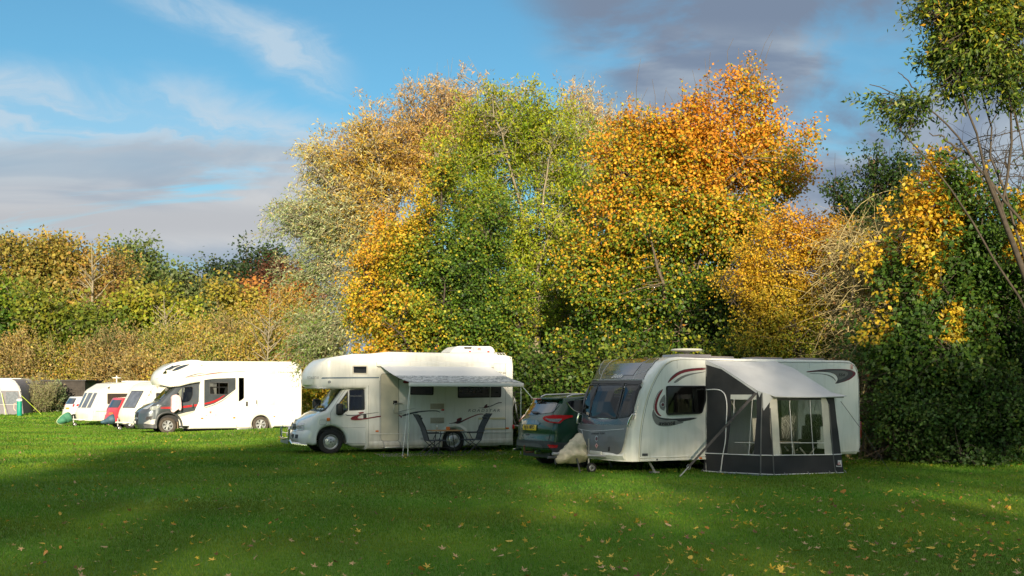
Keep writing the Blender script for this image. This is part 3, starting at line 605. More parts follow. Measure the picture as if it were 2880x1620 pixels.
# --- right hand side
RD = [(.03, .07, .012), (.045, .10, .014), (.07, .14, .018), (.14, .21, .02), (.36, .31, .03), YL, GO]
def ylw(p, h): return np.where(noise3(p, 2.2, 99) > .45 - .4 * (p[..., 2] > 5.0), .55, 0.) * (p[..., 2] > 3.0)
tree('hornbeam_tree', 'dense dark green tree with hanging yellow leaf clusters at the right edge', 'tree', 27.8,
     [(2390, 480, 85, 50), (2400, 560, 120, 100), (2350, 690, 110, 100), (2470, 700, 110, 110), (2545, 620, 55, 100), (2420, 850, 150, 110), (2310, 850, 80, 80), (2550, 850, 60, 150), (2350, 930, 100, 90), (2480, 980, 120, 90)],
     (wx(2430, 27.8), 28.2), RD, nclus=1000, twigs=3, tlen=.42, leaves=20, lsize=(.13, .085), jit=.13, br=.5, bsz=9, droop=.35, up=.1, ramp=(.22, .22, .10, .10), gap=.16, trunk_r=.17, limb=14, bark=BARKD, seed=10, depth=.6, colfn=ylw)
tree('holly_bush', 'low dark bush spreading over the grass edge at the lower right', 'bush', 27.2,
     [(2350, 1070, 90, 80), (2470, 1070, 110, 80), (2570, 1060, 70, 90), (2270, 1110, 60, 50)], (wx(2430, 27.2), 27.5), [(.03, .07, .015), (.06, .12, .025), (.09, .17, .03), (.15, .21, .035), YG], nclus=420, twigs=3, tlen=.35, leaves=22, lsize=(.10, .065), jit=.12,
     up=.1, ramp=(.4, .2, .15, .15), gap=.1, trunk_r=.06, limb=7, bark=BARKD, seed=12, depth=.6)
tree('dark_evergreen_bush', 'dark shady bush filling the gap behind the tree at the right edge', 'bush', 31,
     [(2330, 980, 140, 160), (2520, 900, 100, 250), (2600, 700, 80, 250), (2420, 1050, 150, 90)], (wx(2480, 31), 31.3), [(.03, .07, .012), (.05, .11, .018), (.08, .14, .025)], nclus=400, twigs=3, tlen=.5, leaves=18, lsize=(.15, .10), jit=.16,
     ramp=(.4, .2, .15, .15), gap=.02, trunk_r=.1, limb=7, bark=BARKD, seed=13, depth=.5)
tree('tall_ash_tree', 'tall ash reaching in at the top right with a limb stretching left into the sky', 'tree', 26,
     [(2450, 30, 100, 55), (2500, 110, 95, 80), (2430, 120, 50, 65), (2545, 200, 45, 40), (2440, 200, 40, 25), (2265, 190, 26, 24), (2265, 200, 26, 24), (2250, 170, 20, 20), (2185, 212, 20, 6), (2180, 214, 22, 7), (2185, 210, 20, 6), (2300, 258, 45, 18), (2330, 275, 40, 15), (2280, 250, 40, 15), (2358, 325, 30, 18), (2360, 335, 28, 18), (2560, 20, 60, 60), (2365, 20, 40, 35)],
     (wx(2760, 26), 26.5), [DG, (.05, .10, .014), (.11, .17, .018), (.18, .23, .025), YG, GO, OR], nclus=520, twigs=3, tlen=.42, leaves=20, lsize=(.14, .05), jit=.09, droop=.3, up=.1, ramp=(.36, .30, .15, .18), gap=.08, trunk_r=.12, limb=5, bark=BARKD, seed=14, depth=.9, spikes=0, twr=.007, br=.22,
     paths=[([(2640, 640), (2520, 500), (2450, 400), (2400, 330), (2330, 268), (2240, 228), (2185, 214)], .034, .009, 0), ([(2450, 400), (2380, 350), (2340, 335)], .03, .01, .1), ([(2330, 268), (2280, 200), (2262, 180)], .02, .008, 0), ([(2560, 330), (2540, 200), (2560, 60)], .03, .012, .6), ([(2500, 160), (2430, 130), (2390, 60)], .03, .01, .3)])
# the bare ivy-clad crown at the far right
thicket('bare_ash_tree', 'bare grey branched treetop at the right edge below the tall ash', 29, [(2500, 400, 60, 70), (2540, 440, 50, 80), (2460, 400, 50, 50), (2400, 440, 60, 30)], 23, n=70, m=BARKD, leaves=0, L=(.6, 1.5), ns=0)
# --- understorey behind the vehicles
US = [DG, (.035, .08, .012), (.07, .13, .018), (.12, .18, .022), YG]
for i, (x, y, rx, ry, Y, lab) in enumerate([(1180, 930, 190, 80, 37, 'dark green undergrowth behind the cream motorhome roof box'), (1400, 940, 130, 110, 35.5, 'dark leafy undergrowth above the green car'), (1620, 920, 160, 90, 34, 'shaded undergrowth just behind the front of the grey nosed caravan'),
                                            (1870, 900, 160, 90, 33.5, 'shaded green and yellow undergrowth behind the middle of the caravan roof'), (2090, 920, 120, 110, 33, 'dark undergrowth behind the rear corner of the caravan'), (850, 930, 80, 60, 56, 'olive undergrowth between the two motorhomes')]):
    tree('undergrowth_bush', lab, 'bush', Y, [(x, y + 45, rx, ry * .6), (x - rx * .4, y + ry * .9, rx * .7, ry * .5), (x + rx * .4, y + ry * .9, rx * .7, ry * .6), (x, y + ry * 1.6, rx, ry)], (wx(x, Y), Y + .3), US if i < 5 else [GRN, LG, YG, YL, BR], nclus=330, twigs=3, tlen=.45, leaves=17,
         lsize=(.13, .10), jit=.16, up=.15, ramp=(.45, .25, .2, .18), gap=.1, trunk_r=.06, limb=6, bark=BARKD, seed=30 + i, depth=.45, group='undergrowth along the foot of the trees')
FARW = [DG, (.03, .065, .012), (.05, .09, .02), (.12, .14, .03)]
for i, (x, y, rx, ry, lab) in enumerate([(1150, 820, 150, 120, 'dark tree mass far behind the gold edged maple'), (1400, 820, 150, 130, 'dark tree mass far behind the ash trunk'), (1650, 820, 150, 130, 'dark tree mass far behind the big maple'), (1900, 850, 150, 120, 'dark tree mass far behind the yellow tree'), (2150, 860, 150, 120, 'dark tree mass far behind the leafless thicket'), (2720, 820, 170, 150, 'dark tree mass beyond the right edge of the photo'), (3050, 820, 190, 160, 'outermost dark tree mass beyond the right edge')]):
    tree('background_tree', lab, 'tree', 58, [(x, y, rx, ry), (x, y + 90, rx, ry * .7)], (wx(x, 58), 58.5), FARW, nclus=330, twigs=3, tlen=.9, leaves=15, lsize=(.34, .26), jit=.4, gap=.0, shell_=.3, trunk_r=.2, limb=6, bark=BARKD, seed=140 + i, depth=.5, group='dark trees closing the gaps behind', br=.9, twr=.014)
# --- far left background
SYC = [GRN, (.11, .14, .03), (.20, .19, .035), (.32, .26, .05), (.42, .29, .06), (.40, .22, .05)]
BG = 'background trees beyond the hedge'
def bt(name, lab, Y, blobs, pal, ramp=(.5, .3, .2, .15), n=260, seed=1, ls=.34, cat='tree', bark=None, gap=.18, **k):
    tree(name, lab, cat, Y, blobs, (wx(blobs[0][0], Y), Y + .5), pal, nclus=n, twigs=3, tlen=ls * 2.3, leaves=16, lsize=(ls, ls * .8), jit=ls * 1.3, ramp=ramp, gap=gap, trunk_r=.3, limb=9, bark=bark or BARK, seed=seed, group=BG, clump=.9, twr=.02, nfreq=.5, br=1.0, bsz=7, **k)
bt('sycamore_tree', 'large golden brown sycamore at the far left of the tree line', 105, [(60, 655, 85, 60), (40, 740, 80, 70), (135, 690, 65, 70), (15, 625, 45, 30), (100, 780, 90, 60)], SYC, n=420, seed=41)
bt('sycamore_tree', 'smaller brown gold tree just left of the pale bare trunk', 104, [(195, 690, 55, 55), (200, 760, 60, 60), (160, 650, 30, 25)], SYC, (.62, .2, .2, .15), n=240, seed=42)
bt('lime_tree', 'rounded pale green tree right of the bare trunk in the far tree line', 112, [(350, 700, 60, 50), (335, 668, 35, 28), (390, 730, 50, 40), (290, 700, 30, 40)], [GRN, (.09, .14, .03), (.14, .19, .05), (.2, .24, .08)], (.5, .3, .2, .2), seed=43, n=260)
bt('lime_tree', 'wide grey green tree with two humps left of the far conifers', 110, [(455, 735, 50, 45), (520, 775, 50, 40), (440, 800, 70, 45), (560, 815, 40, 30), (500, 830, 80, 40)], [GRN, (.08, .12, .03), (.13, .17, .05), (.19, .22, .08)], (.5, .3, .2, .2), seed=44, n=420)
bt('pine_tree', 'tallest dark conifer on the skyline left of the willow', 150, [(615, 672, 32, 34), (612, 705, 40, 30), (617, 650, 20, 20)], [DG, (.03, .06, .02), (.06, .09, .03)], seed=45, n=120, ls=.42)
bt('pine_tree', 'low dark conifer on the skyline left of the tallest one', 150, [(553, 700, 24, 16), (560, 718, 30, 16)], [DG, (.03, .06, .02), (.06, .09, .03)], seed=46, n=60, ls=.42)
bt('pine_tree', 'dark conifer on the skyline touching the willow', 150, [(685, 665, 22, 30), (680, 700, 30, 30)], [DG, (.03, .06, .02), (.07, .11, .03)], seed=47, n=80, ls=.42)
bt('copper_beech_tree', 'dark red brown beech below the conifers beside the willow', 125, [(705, 715, 55, 45), (640, 742, 55, 26), (720, 755, 60, 35)], [(.05, .02, .012), (.10, .035, .018), (.16, .06, .025)], seed=48, n=200)
bt('orange_shrub', 'rusty orange tree below the dark red beech', 105, [(740, 770, 50, 35), (700, 790, 40, 25), (660, 770, 40, 20)], [(.15, .07, .02), (.32, .13, .03), (.45, .2, .04)], seed=49, n=160)
bt('young_maple_tree', 'yellow green tree below the copper beech, right of the grey green one', 100, [(620, 805, 50, 35), (590, 775, 25, 22), (650, 830, 50, 30)], [(.10, .16, .02), (.2, .23, .03), (.34, .30, .04), (.42, .3, .05)], seed=50, n=180)
bt('olive_tree_clump', 'dark olive tree at the far left edge below the golden sycamore', 92, [(20, 790, 55, 60), (60, 830, 70, 40)], [DG, GRN, LG, YG], seed=51, n=200)
bt('young_birch_tree', 'yellowish tree in the middle left above the black shed', 90, [(190, 830, 55, 45), (130, 810, 50, 45), (260, 860, 45, 28), (170, 880, 60, 30)], [GRN, (.10, .15, .02), (.18, .22, .025), (.30, .29, .03)], seed=52, n=260)
bt('brown_birch_tree', 'thin brown crowned tree around the pale bare trunk', 98, [(280, 700, 45, 60), (300, 780, 50, 60), (250, 650, 20, 22)], [BR, (.3, .17, .06), (.35, .24, .06), YG], seed=53, n=150, gap=.35, ls=.25)
bt('olive_tree_clump', 'mid green tree behind the scrub in the middle of the far tree line', 94, [(380, 800, 60, 45), (330, 830, 60, 40), (450, 830, 60, 35)], [GRN, LG, YG, (.3, .25, .04)], seed=54, n=220)
def stems(name, lab, Y, x, y0, y1, spread, n, seed, r=.16):
    g = np.random.default_rng(seed); X = wx(x, Y); z1 = EYE + (HY - px('T', 0, y1)[1]) / F * Y; z0 = float(H(np.array(X), np.array(Y))); o = empty(name, (X, Y, z0), 0, lab, 'tree', BG); t = np.linspace(0, 1, 9); A = []; Rr = []
    main = np.c_[g.normal(0, .05, 9).cumsum(), g.normal(0, .05, 9).cumsum(), t * (z1 - z0)]; A.append(main); Rr.append(np.linspace(r, r * .15, 9))
    for i in range(n):
        f = g.uniform(.15, .9); s = np.array([np.interp(f, t, main[:, k]) for k in range(3)]); an = g.uniform(0, 6.28); L_ = spread * (1.1 - f) * g.uniform(.6, 1.2); e = s + np.array([math.cos(an) * L_, math.sin(an) * L_, L_ * g.uniform(.4, 1.1)]); A.append(s + (e - s) * t[:, None] + g.normal(0, .06, (9, 3)) * t[:, None]); Rr.append(np.linspace(r * .35 * (1.1 - f) + .03, .02, 9))
    v_, f_ = tubes_np(np.array(A), np.array(Rr), 5); mesh_np('trunk', v_, f_, BARKP, o, smooth=True); return o
stems('bare_tree', 'slender bare tree with a pale straight trunk in the far tree line', 96, 233, 850, 612, 5.0, 46, 61, .26)
stems('bare_shrub', 'pale many stemmed bare shrub in front of the grey green trees', 88, 425, 870, 745, 3.6, 34, 62, .14)
stems('bare_shrub', 'thin bare branched shrub above the grey and white motorhome', 74, 668, 905, 730, 3.4, 40, 63, .09)
# --- scrub bank
SCG = [(.07, .12, .02), (.13, .18, .03), (.24, .25, .04), (.38, .34, .05), (.50, .38, .06), (.46, .28, .05)]
SCR = [(.10, .12, .03), (.20, .17, .05), (.30, .21, .08), (.36, .26, .10), (.42, .30, .09), (.34, .30, .06), (.38, .22, .05)]
for i, (x, y, rx, ry, Y, hue, lab) in enumerate([(50, 930, 90, 55, 88, 0., 'brown brambly scrub above the grey awning at the far left'), (190, 935, 90, 50, 88, .1, 'green and yellow scrub above the black shed'), (330, 920, 100, 60, 86, 0., 'brown and orange scrub above the two small caravans'),
        (470, 900, 100, 70, 84, .05, 'tall tawny scrub left of the thin bare shrub'), (600, 880, 100, 70, 82, .1, 'tawny twiggy scrub above the white motorhome roof'), (720, 860, 90, 80, 78, .15, 'yellowish scrub at the right end of the bank beside the willow'), (790, 930, 60, 70, 70, .2, 'yellow green scrub between the two motorhomes'), (560, 940, 120, 50, 76, .2, 'lower yellow scrub directly behind the white motorhome'), (400, 960, 100, 40, 78, .1, 'low orange flecked scrub behind the second small caravan')]):
    tree('scrub_bush', lab, 'bush', Y, [(x, y, rx, ry), (x - rx * .5, y + ry * .6, rx * .7, ry * .6), (x + rx * .5, y + ry * .6, rx * .7, ry * .6), (x, y + ry * 1.2, rx, ry * .6)], (wx(x, Y), Y + .5), SCR if i % 2 == 0 else SCG, nclus=340, twigs=5, tlen=.9, leaves=11, lsize=(.20, .12), jit=.22, up=.6,
         ramp=(.42 + hue, .1, .42, .22), gap=.02, trunk_r=.08, limb=6, bark=LICH, seed=70 + i, depth=.6, group='scrub bank behind the pitches', clump=.8, twr=.014, nfreq=.6, br=.9, bsz=8)
# --- trees behind the photographer: they throw the long shade over the foreground
def shade(x, y, h, w, seed, n=230, lab=''):

    hh = h / 2; g = np.random.default_rng(seed); k = [(x, y, h - w * .8), (x - w * .5, y, h - w * 1.5), (x + w * .5, y, h - w * 1.4), (x, y, h - w * 2.3), (x - w * .3, y, h * .35), (x + w * .4, y, h * .3)]
    CR['S'] = (0, 0, 1.); Y = 1000.  # build in a neutral frame, then move
    fx = lambda X, Z: (HX + X / Y * F, HY - (Z - EYE) / Y * F)
    o = tree('shade_tree', lab, 'tree', Y, [(*fx(a, c), w * F / Y * .75, w * .75 * F / Y, 0.) for a, b, c in k], (x, Y), [DG, GRN, LG, YG], nclus=n, twigs=3, tlen=.9, leaves=12, lsize=(.34, .26), jit=.4, gap=.20, trunk_r=.35, limb=9, seed=seed, T='S', group='trees behind the photographer', clump=1.1, twr=.015, nfreq=.5)
    o.location.y = y; o.location.z = 0
CR['S'] = (0, 0, 1.)
for i, (x, y, h, w, n) in enumerate(SHADE): shade(x, y, h, w, 90 + i, n, 'leafy tree %s behind the photographer' % ['furthest to the left', 'well to the left', 'a little to the left', 'leaning just left of straight', 'just left of straight', 'straight', 'a little to the right', 'to the right', 'well to the right', 'far to the right', 'furthest to the right'][i])
# ================================================================ vehicle kit
WHT = grimy('cream_white_panel', (.80, .79, .74), (.36, .32, .22), .55, .28, .35, .2, .9)
WHT2 = grimy('bright_white_panel', (.76, .75, .70), (.5, .47, .38), .22, .2, .5, .2, .7)
WHT3 = grimy('white_caravan_panel', (.82, .82, .78), (.38, .38, .26), .5, .25, .4, .2, .8)
VANW = grimy('van_white_paint', (.78, .78, .75), (.34, .31, .24), .35, .16, .9, .1, .7)
BLK = mat('black_plastic', (.018, .018, .02), .45, var=.3); RUB = mat('rubber', (.022, .021, .020), .8, var=.4, vscale=12, bump=.3, bscale=60); TRIM = mat('dark_grey_trim', (.045, .05, .055), .5, var=.3)
TYM = mat('muddy_tyre', (.07, .058, .046), .85, var=.45, vscale=9, bump=.3, bscale=50)
SIL = mat('silver_wheel', (.55, .56, .56), .3, metal=.6, var=.25, vscale=14); CHR = mat('chrome', (.75, .75, .76), .12, metal=1.)
GREYP = mat('metallic_grey_paint', (.085, .10, .115), .28, metal=.55, coat=1., var=.15, vscale=2); SILP = mat('pale_grey_paint', (.42, .43, .42), .35, metal=.2, var=.2)
RED = mat('red_marking', (.20, .015, .025), .4); ORG = mat('orange_lens', (.75, .16, .01), .2, coat=.6); REDL = mat('red_lens', (.55, .01, .012), .12, coat=1.); CLR = mat('clear_lens', (.55, .57, .58), .08, metal=.5, coat=1., var=.5, vscale=30)
DKM = mat('dark_marking', (.05, .05, .055), .4); GRM = mat('grey_marking', (.22, .22, .21), .4, var=.2); LGM = mat('light_grey_marking', (.40, .41, .40), .4)
ALU = mat('aluminium', (.62, .62, .60), .3, metal=.8, var=.2, vscale=10); GALV = mat('galvanised_steel', (.34, .35, .35), .5, metal=.6, var=.3)
GLS = glassmat('tinted_glass', (.55, .62, .58), .55); GLD = glassmat('dark_acrylic_glass', (.42, .46, .50), .40, .05, 0., .75); PVC = glassmat('clear_sheet', (.95, .95, .90), .90, .15, .10)
SEAM = mat('panel_seam', (.10, .10, .10), .7); CURT = mat('curtain', (.62, .58, .52), .9, var=.2, vscale=12); INT = mat('interior_trim', (.30, .24, .18), .8, var=.3, vscale=3); SEAT = mat('seat_fabric', (.06, .06, .07), .9)
YPL = mat('yellow_plate', (.80, .52, .02), .35); WPL = mat('white_plate', (.75, .75, .72), .35); GRASSM = mat('beige_vent', (.62, .55, .42), .5)

def wheel(parent, x, z, y=0., r=.34, w=.2, style='steel', tyre=None, holes=5):
    """wheel facing -y with its outer face at y"""
    t = MB(); ri = r * .62; yo = y
    prof = [(ri, .02), (ri + .01, 0.0), (r * .80, -.012), (r * .93, .0), (r * .985, .018), (r, .045), (r, w - .045), (r * .985, w - .018), (r * .9, w), (ri, w - .01)]
    t.lathe(prof, (x, yo, z), 'y', 40, True); o = t.build('wheel', tyre or RUB, parent)
    g = MB(); d = .03
    if style == 'steel':
        g.lathe([(ri + .002, .015), (ri - .012, .005), (ri - .025, .02), (ri - .03, .055), (ri * .80, .06), (ri * .74, .035), (ri * .55, .022), (ri * .30, .012), (.0001, .010)], (x, yo, z), 'y', 40)
    else:
        g.lathe([(ri + .002, .015), (ri - .012, .004), (ri - .03, .015), (ri - .035, .035)], (x, yo, z), 'y', 40)
        for k in range(holes):
            a = 2 * math.pi * k / holes + .3
            for s_ in (-.16, .16):
                p0 = (x + math.cos(a) * ri * .16, yo + .012, z + math.sin(a) * ri * .16); p1 = (x + math.cos(a + s_) * (ri - .02), yo + .016, z + math.sin(a + s_) * (ri - .02)); g.tube([p0, p1], [.032, .024], 6)
        g.lathe([(ri * .26, .0), (ri * .24, -.004), (.0001, -.006)], (x, yo, z), 'y', 20)
    g.build('rim', SIL, o)
    b = MB(); b.lathe([(.0001, .07), (ri * .98, .07)], (x, yo, z), 'y', 24)
    if style == 'steel':
        for k in range(holes):
            a = 2 * math.pi * k / holes + .3; b.lathe([(.014, .012), (.012, -.004), (.0001, -.006)], (x + math.cos(a) * ri * .36, yo + .012, z + math.sin(a) * ri * .36), 'y', 8)
        b.lathe([(.022, .004), (.0001, .0)], (x, yo, z), 'y', 10)
    b.build('brake_disc', BLK, o)
    return o
def decal(parent, fr, crop, pts, m, name='marking', y=0., off=.004, smooth=1, grid=.2, df=None):
    q = fr.traced(crop, pts, df, y) if df else fr.side(crop, pts, y)
    if smooth: q = smoothpoly(q, smooth)
    q = resample(q, .12)
    return patch(q, (lambda x, z: df(x, y - off, z)) if df else (lambda x, z: (x, y - off, z)), (), grid).build(name, m, parent, 0)
def pane(parent, outer, frame_w, fm, gm, fnp, name='window', frname='frame', off=.012, inner=None, th=.012):
    """glass pane with a raised frame round it; fnp(a,b,off)->point"""
    inn = inner or [tuple(p) for p in offset_poly(outer, -frame_w)]
    o = patch(outer, lambda a, b: fnp(a, b, off * .5), (), .25).build(name, gm, parent, 0)
    f = MB(); patch(outer, lambda a, b: fnp(a, b, off), [inn], .3, f)
    n = len(f.v); k = len(outer)
    for lp, d0, d1 in ((outer, off, -.01), (inn, off, 0.)):
        b_ = len(f.v); f.v += [fnp(*p, d0) for p in lp] + [fnp(*p, d1) for p in lp]; m_ = len(lp); f.f += [(b_ + i, b_ + (i + 1) % m_, b_ + m_ + (i + 1) % m_, b_ + m_ + i) for i in range(m_)]
    f.build(frname, fm, o, 25); return o
def linework(mb, pts, fn, w=.004, closed=False):
    q = [fn(*p) for p in pts]
    if closed: q = q + [q[0]]
    return mb.tube(q, w, 4, False)
# ================================================================ cream motorhome with the roll-out awning
def cream_motorhome():
    fr = Frame(-5.157, 31.5, 0, 21); W = 2.2
    o = fr.root('motorhome', 'cream motorhome with over-cab bed, white cab, maroon swooshes and open awning', 'motorhome')
    S = lambda pts, y=0.: fr.side('C', pts, y); SD = lambda pts, y=0.: fr.side('D', pts, y)
    # living box with over-cab pod
    xr = SD([(1360, 600)])[0][0]; zt = 2.80; zt2 = SD([(1280, 190)])[0][1]
    top = S([(1090, 190), (900, 192), (760, 215), (560, 245), (470, 280), (390, 340), (345, 400), (338, 450), (345, 490), (400, 515), (600, 528), (1085, 525)])
    box = top[::-1]; zb = S([(1100, 1255)])[0][1]; xb = S([(1097, 600)])[0][0]
    ax_, az, ar = 3.68, .35, .44
    arch = [(ax_ + ar * math.cos(R(a)), az + ar * math.sin(R(a))) for a in np.linspace(190, -10, 15)]
    cap = [(xb, box[0][1]), (xb, zb)] + [(ax_ - ar * 1.0, zb)] + [p for p in arch if p[1] > zb] + [(xr, zb), (xr, zt2 - .30)] + [(xr - .02, zt2 - .14), (xr - .09, zt2 - .04), (xr - .2, zt2)] + [(xb + .6, zt2 + .02)] + top[:-1]
    def df(x, y, z):                                    # pod narrows towards its nose, in plan
        k = sstep(.2, -.95, x) if z > 1.9 else 0; yc = W / 2; t = (y - yc) / yc
        return (x + .20 * k + .20 * k * abs(t) ** 2.2, yc + (y - yc) * (1 - .17 * k * k), z)
    win = {'over': fr.traced('C', [(897, 287), (1083, 287), (1080, 397), (900, 392)], df), 'a': SD([(140, 535), (425, 535), (422, 645), (140, 640)]), 'b': SD([(712, 535), (1235, 540), (1232, 672), (712, 680)])}
    shell(slab(cap, W, lambda x, z: .10 if x < xr - .4 else .06, df, [offset_poly(w, -.03) for w in win.values()], ny=10, grid=.25), 'body', WHT, o)
    P = lambda a, b, off=.004: df(a, -off, b)
    for k, w in win.items():
        p = pane(o, roundpoly(w, .04), .035, (mat('cream_window_frame', (.6, .56, .48), .4) if k == 'over' else BLK), GLD, P)
        cx = np.mean([q[0] for q in w]); cz = np.mean([q[1] for q in w]); ww = max(q[0] for q in w) - min(q[0] for q in w); hh = max(q[1] for q in w) - min(q[1] for q in w)
        MB().box(cx - ww / 2 + .02, cx + ww / 2 - .02, .05, .07, cz - hh / 2, cz + hh * (-.1 if k != 'over' else .1)).build('blind', CURT, p, 0)
    bf = MB()
    for k in 'ab':
        w = win[k]; bf = patch(roundpoly(offset_poly(w, .05), .06), lambda a, b: P(a, b, .006), [roundpoly(w, .04)], .4, bf)
    bf.build('window_surround', WHT, o, 0)
    # habitation door
    dr = roundpoly(S([(1238, 390), (1452, 390), (1455, 1195), (1240, 1195)]), .09)
    d = patch(dr, lambda a, b: P(a, b, .010), (), .3).build('door', mat('door_panel', (.62, .58, .46), .4, var=.15, vscale=2), o, 0)
    m = MB(); linework(m, dr, lambda a, b: P(a, b, .011), .006, True); m.build('door_seal', SEAM, d)
    m = MB(); q = S([(1385, 710), (1435, 755)]); m.rbox(q[0][0], q[1][0], -.035, -.008, q[1][1], q[0][1], .008); m.build('lock', BLK, d)
    m = MB(); q = S([(1495, 745), (1400, 745), (1385, 840), (1400, 858), (1495, 860)]); m.tube([(q[0][0], -.0, q[0][1]), (q[0][0] - .03, -.06, q[0][1])] + [(x, -.07, z) for x, z in q[1:4]] + [(q[4][0] - .03, -.06, q[4][1]), (q[4][0], 0, q[4][1])], .014, 8); m.build('grab_handle', ALU, o)
    # mouldings and seams
    m = MB()
    for pl in (S([(1092, 530), (1092, 1255)]), S([(1225, 470), (1230, 1215)]), SD([(1285, 195), (1288, 1210)])):
        linework(m, pl, lambda a, b: P(a, b, .002), .004)
    m.build('panel_seam', SEAM, o)
    m = MB(); z1 = S([(1150, 245)])[0][1]; x1 = S([(1210, 245)])[0][0]; m.rbox(x1, xr - .08, -.022, .0, z1 - .02, z1, .005); zr = SD([(600, 1095)])[0][1]; m.rbox(xb + .05, ax_ - .62, -.022, 0, zr - .02, zr, .006); m.rbox(ax_ + .62, xr, -.022, 0, zr - .02, zr, .006)
    zs = SD([(300, 1195)])[0][1]; m.rbox(xb, ax_ - .5, -.03, 0, zb, zb + .13, .012); m.rbox(ax_ + .5, xr, -.03, 0, zb + .02, zb + .15, .012); m.build('side_rail', WHT, o)
    m = MB(); pts = [(ax_ + (ar + .07) * math.cos(R(a)), az + (ar + .07) * math.sin(R(a))) for a in np.linspace(185, -5, 20)]; pin = [(ax_ + (ar - .02) * math.cos(R(a)), az + (ar - .02) * math.sin(R(a))) for a in np.linspace(185, -5, 20)]
    for i in range(19):
        m.add([(pts[i][0], 0, pts[i][1]), (pts[i + 1][0], 0, pts[i + 1][1]), (pin[i + 1][0], -.05, pin[i + 1][1]), (pin[i][0], -.05, pin[i][1])], [(0, 1, 2, 3)]); m.add([(pin[i][0], .06, pin[i][1]), (pin[i + 1][0], .06, pin[i + 1][1]), (pin[i + 1][0], -.05, pin[i + 1][1]), (pin[i][0], -.05, pin[i][1])], [(0, 1, 2, 3)])
    m.build('wheel_arch', WHT, o)
    # stripes and swooshes
    decal(o, fr, 'C', [(525, 447), (540, 432), (1215, 428), (1222, 434), (1212, 443), (540, 450)], mat('blue_grey_stripe', (.12, .18, .24), .4), df=df, smooth=0)
    for c, m_, pts in (('C', RED, [(955, 855), (1040, 842), (1035, 858), (985, 872), (960, 895), (880, 935), (875, 925), (905, 898), (985, 885), (985, 862)]),
                       ('C', RED, [(873, 930), (940, 890), (1010, 882), (965, 905), (960, 925), (1035, 925), (1240, 888), (1440, 878), (1490, 890), (1495, 905), (1480, 925), (1478, 902), (1430, 888), (1240, 905), (1040, 938), (900, 946)]),
                       ('C', DKM, [(815, 875), (850, 885), (960, 880), (1215, 848), (1220, 853), (965, 888), (845, 894), (818, 884)]), ('C', DKM, [(1400, 440), (1440, 453), (1520, 452), (1520, 458), (1435, 461), (1400, 452)]),
                       ('C', DKM, [(1500, 880), (1600, 855), (1700, 842), (1700, 855), (1620, 868), (1505, 902)]), ('D', DKM, [(45, 885), (180, 845), (330, 828), (450, 826), (495, 838), (505, 860), (490, 845), (440, 838), (330, 842), (190, 860), (45, 902)]),
                       ('D', RED, [(50, 485), (80, 466), (115, 465), (140, 490), (110, 505), (65, 502)]), ('D', GRM, [(0, 842), (120, 815), (235, 799), (120, 822), (0, 850)]),
                       ('D', DKM, [(960, 795), (1000, 797), (1040, 790), (1025, 783), (1055, 752), (1070, 755), (1055, 780), (1120, 770), (1190, 733), (1240, 728), (1245, 740), (1195, 742), (1110, 785), (1030, 802), (965, 800)]),
                       ('D', RED, [(1015, 800), (1040, 775), (1070, 752), (1062, 782), (1100, 782), (1050, 802)]),
                       ('D', DKM, [(603, 980), (640, 980), (700, 960), (740, 945), (760, 910), (765, 935), (745, 960), (800, 935), (800, 950), (720, 992), (690, 985), (610, 988)]),
                       ('D', RED, [(680, 985), (705, 950), (700, 930), (760, 908), (745, 940), (735, 962), (860, 905), (960, 868), (1015, 866), (1020, 882), (1010, 875), (960, 880), (860, 920), (720, 990), (690, 993)])):
        decal(o, fr, c, pts, m_, df=df, smooth=1)
    a, b = SD([(838, 846), (1215, 846)]); hh = SD([(838, 812)])[0][1] - a[1]
    text('ROADSTAR', 'lettering', DKM, o, lambda u, v: P(a[0] + u, a[1] + (b[1] - a[1]) * 0 + v, .005), b[0] - a[0], hh, .25, spacing=1.5)
    a2, b2 = fr.traced('C', [(362, 452), (495, 448)], df); text('ROADSTAR', 'lettering', DKM, o, lambda u, v: P(a2[0] + u, a2[1] + v, .005), b2[0] - a2[0], S([(0, 417)])[0][1] - S([(0, 450)])[0][1], .0, spacing=1.3)
    q = SD([(1195, 385), (1245, 385)]); text('70', 'lettering', DKM, o, lambda u, v: P(q[0][0] + u, q[0][1] + v, .005), q[1][0] - q[0][0], .05, .3)
    decal(o, fr, 'D', [(1252, 370), (1292, 370), (1292, 376), (1252, 376)], GRM, df=df, smooth=0); decal(o, fr, 'D', [(1252, 382), (1292, 382), (1292, 390), (1252, 390)], GRM, df=df, smooth=0)
    # vents, lockers, lamps
    for p0, p1 in (((383, 745), (550, 812)), ((383, 915), (550, 982))):
        q = SD([p0, p1]); m = MB(); m.rbox(q[0][0], q[1][0], -.012, 0, q[1][1], q[0][1], .004); v = m.build('vent', GRASSM, o)
        m = MB()
        for k in range(6): z = lerp(q[1][1], q[0][1], (k + .7) / 6.4); m.box(q[0][0] + .012, q[1][0] - .012, -.016, -.010, z - .004, z + .004)
        m.build('louvre', TRIM, v, 0)
    m = MB(); linework(m, roundpoly(SD([(1050, 925), (1285, 925), (1285, 1050), (960, 1050), (960, 925)]), .03), lambda a, b: P(a, b, .001), .003, True); linework(m, roundpoly(S([(508, 942), (588, 942), (588, 1000), (508, 1000)], 0), .04), lambda a, b: P(a, b, -.02), .003, True); m.build('locker_door', SEAM, o)
    q = SD([(960, 915), (1285, 935), (960, 1040), (1285, 1055)]); m = MB(); m.rbox(q[0][0], q[1][0], -.014, 0, q[1][1], q[0][1], .004); m.rbox(q[2][0], q[3][0], -.014, 0, q[3][1], q[2][1], .004); m.build('locker_trim', mat('yellowed_trim', (.66, .58, .36), .5), o)
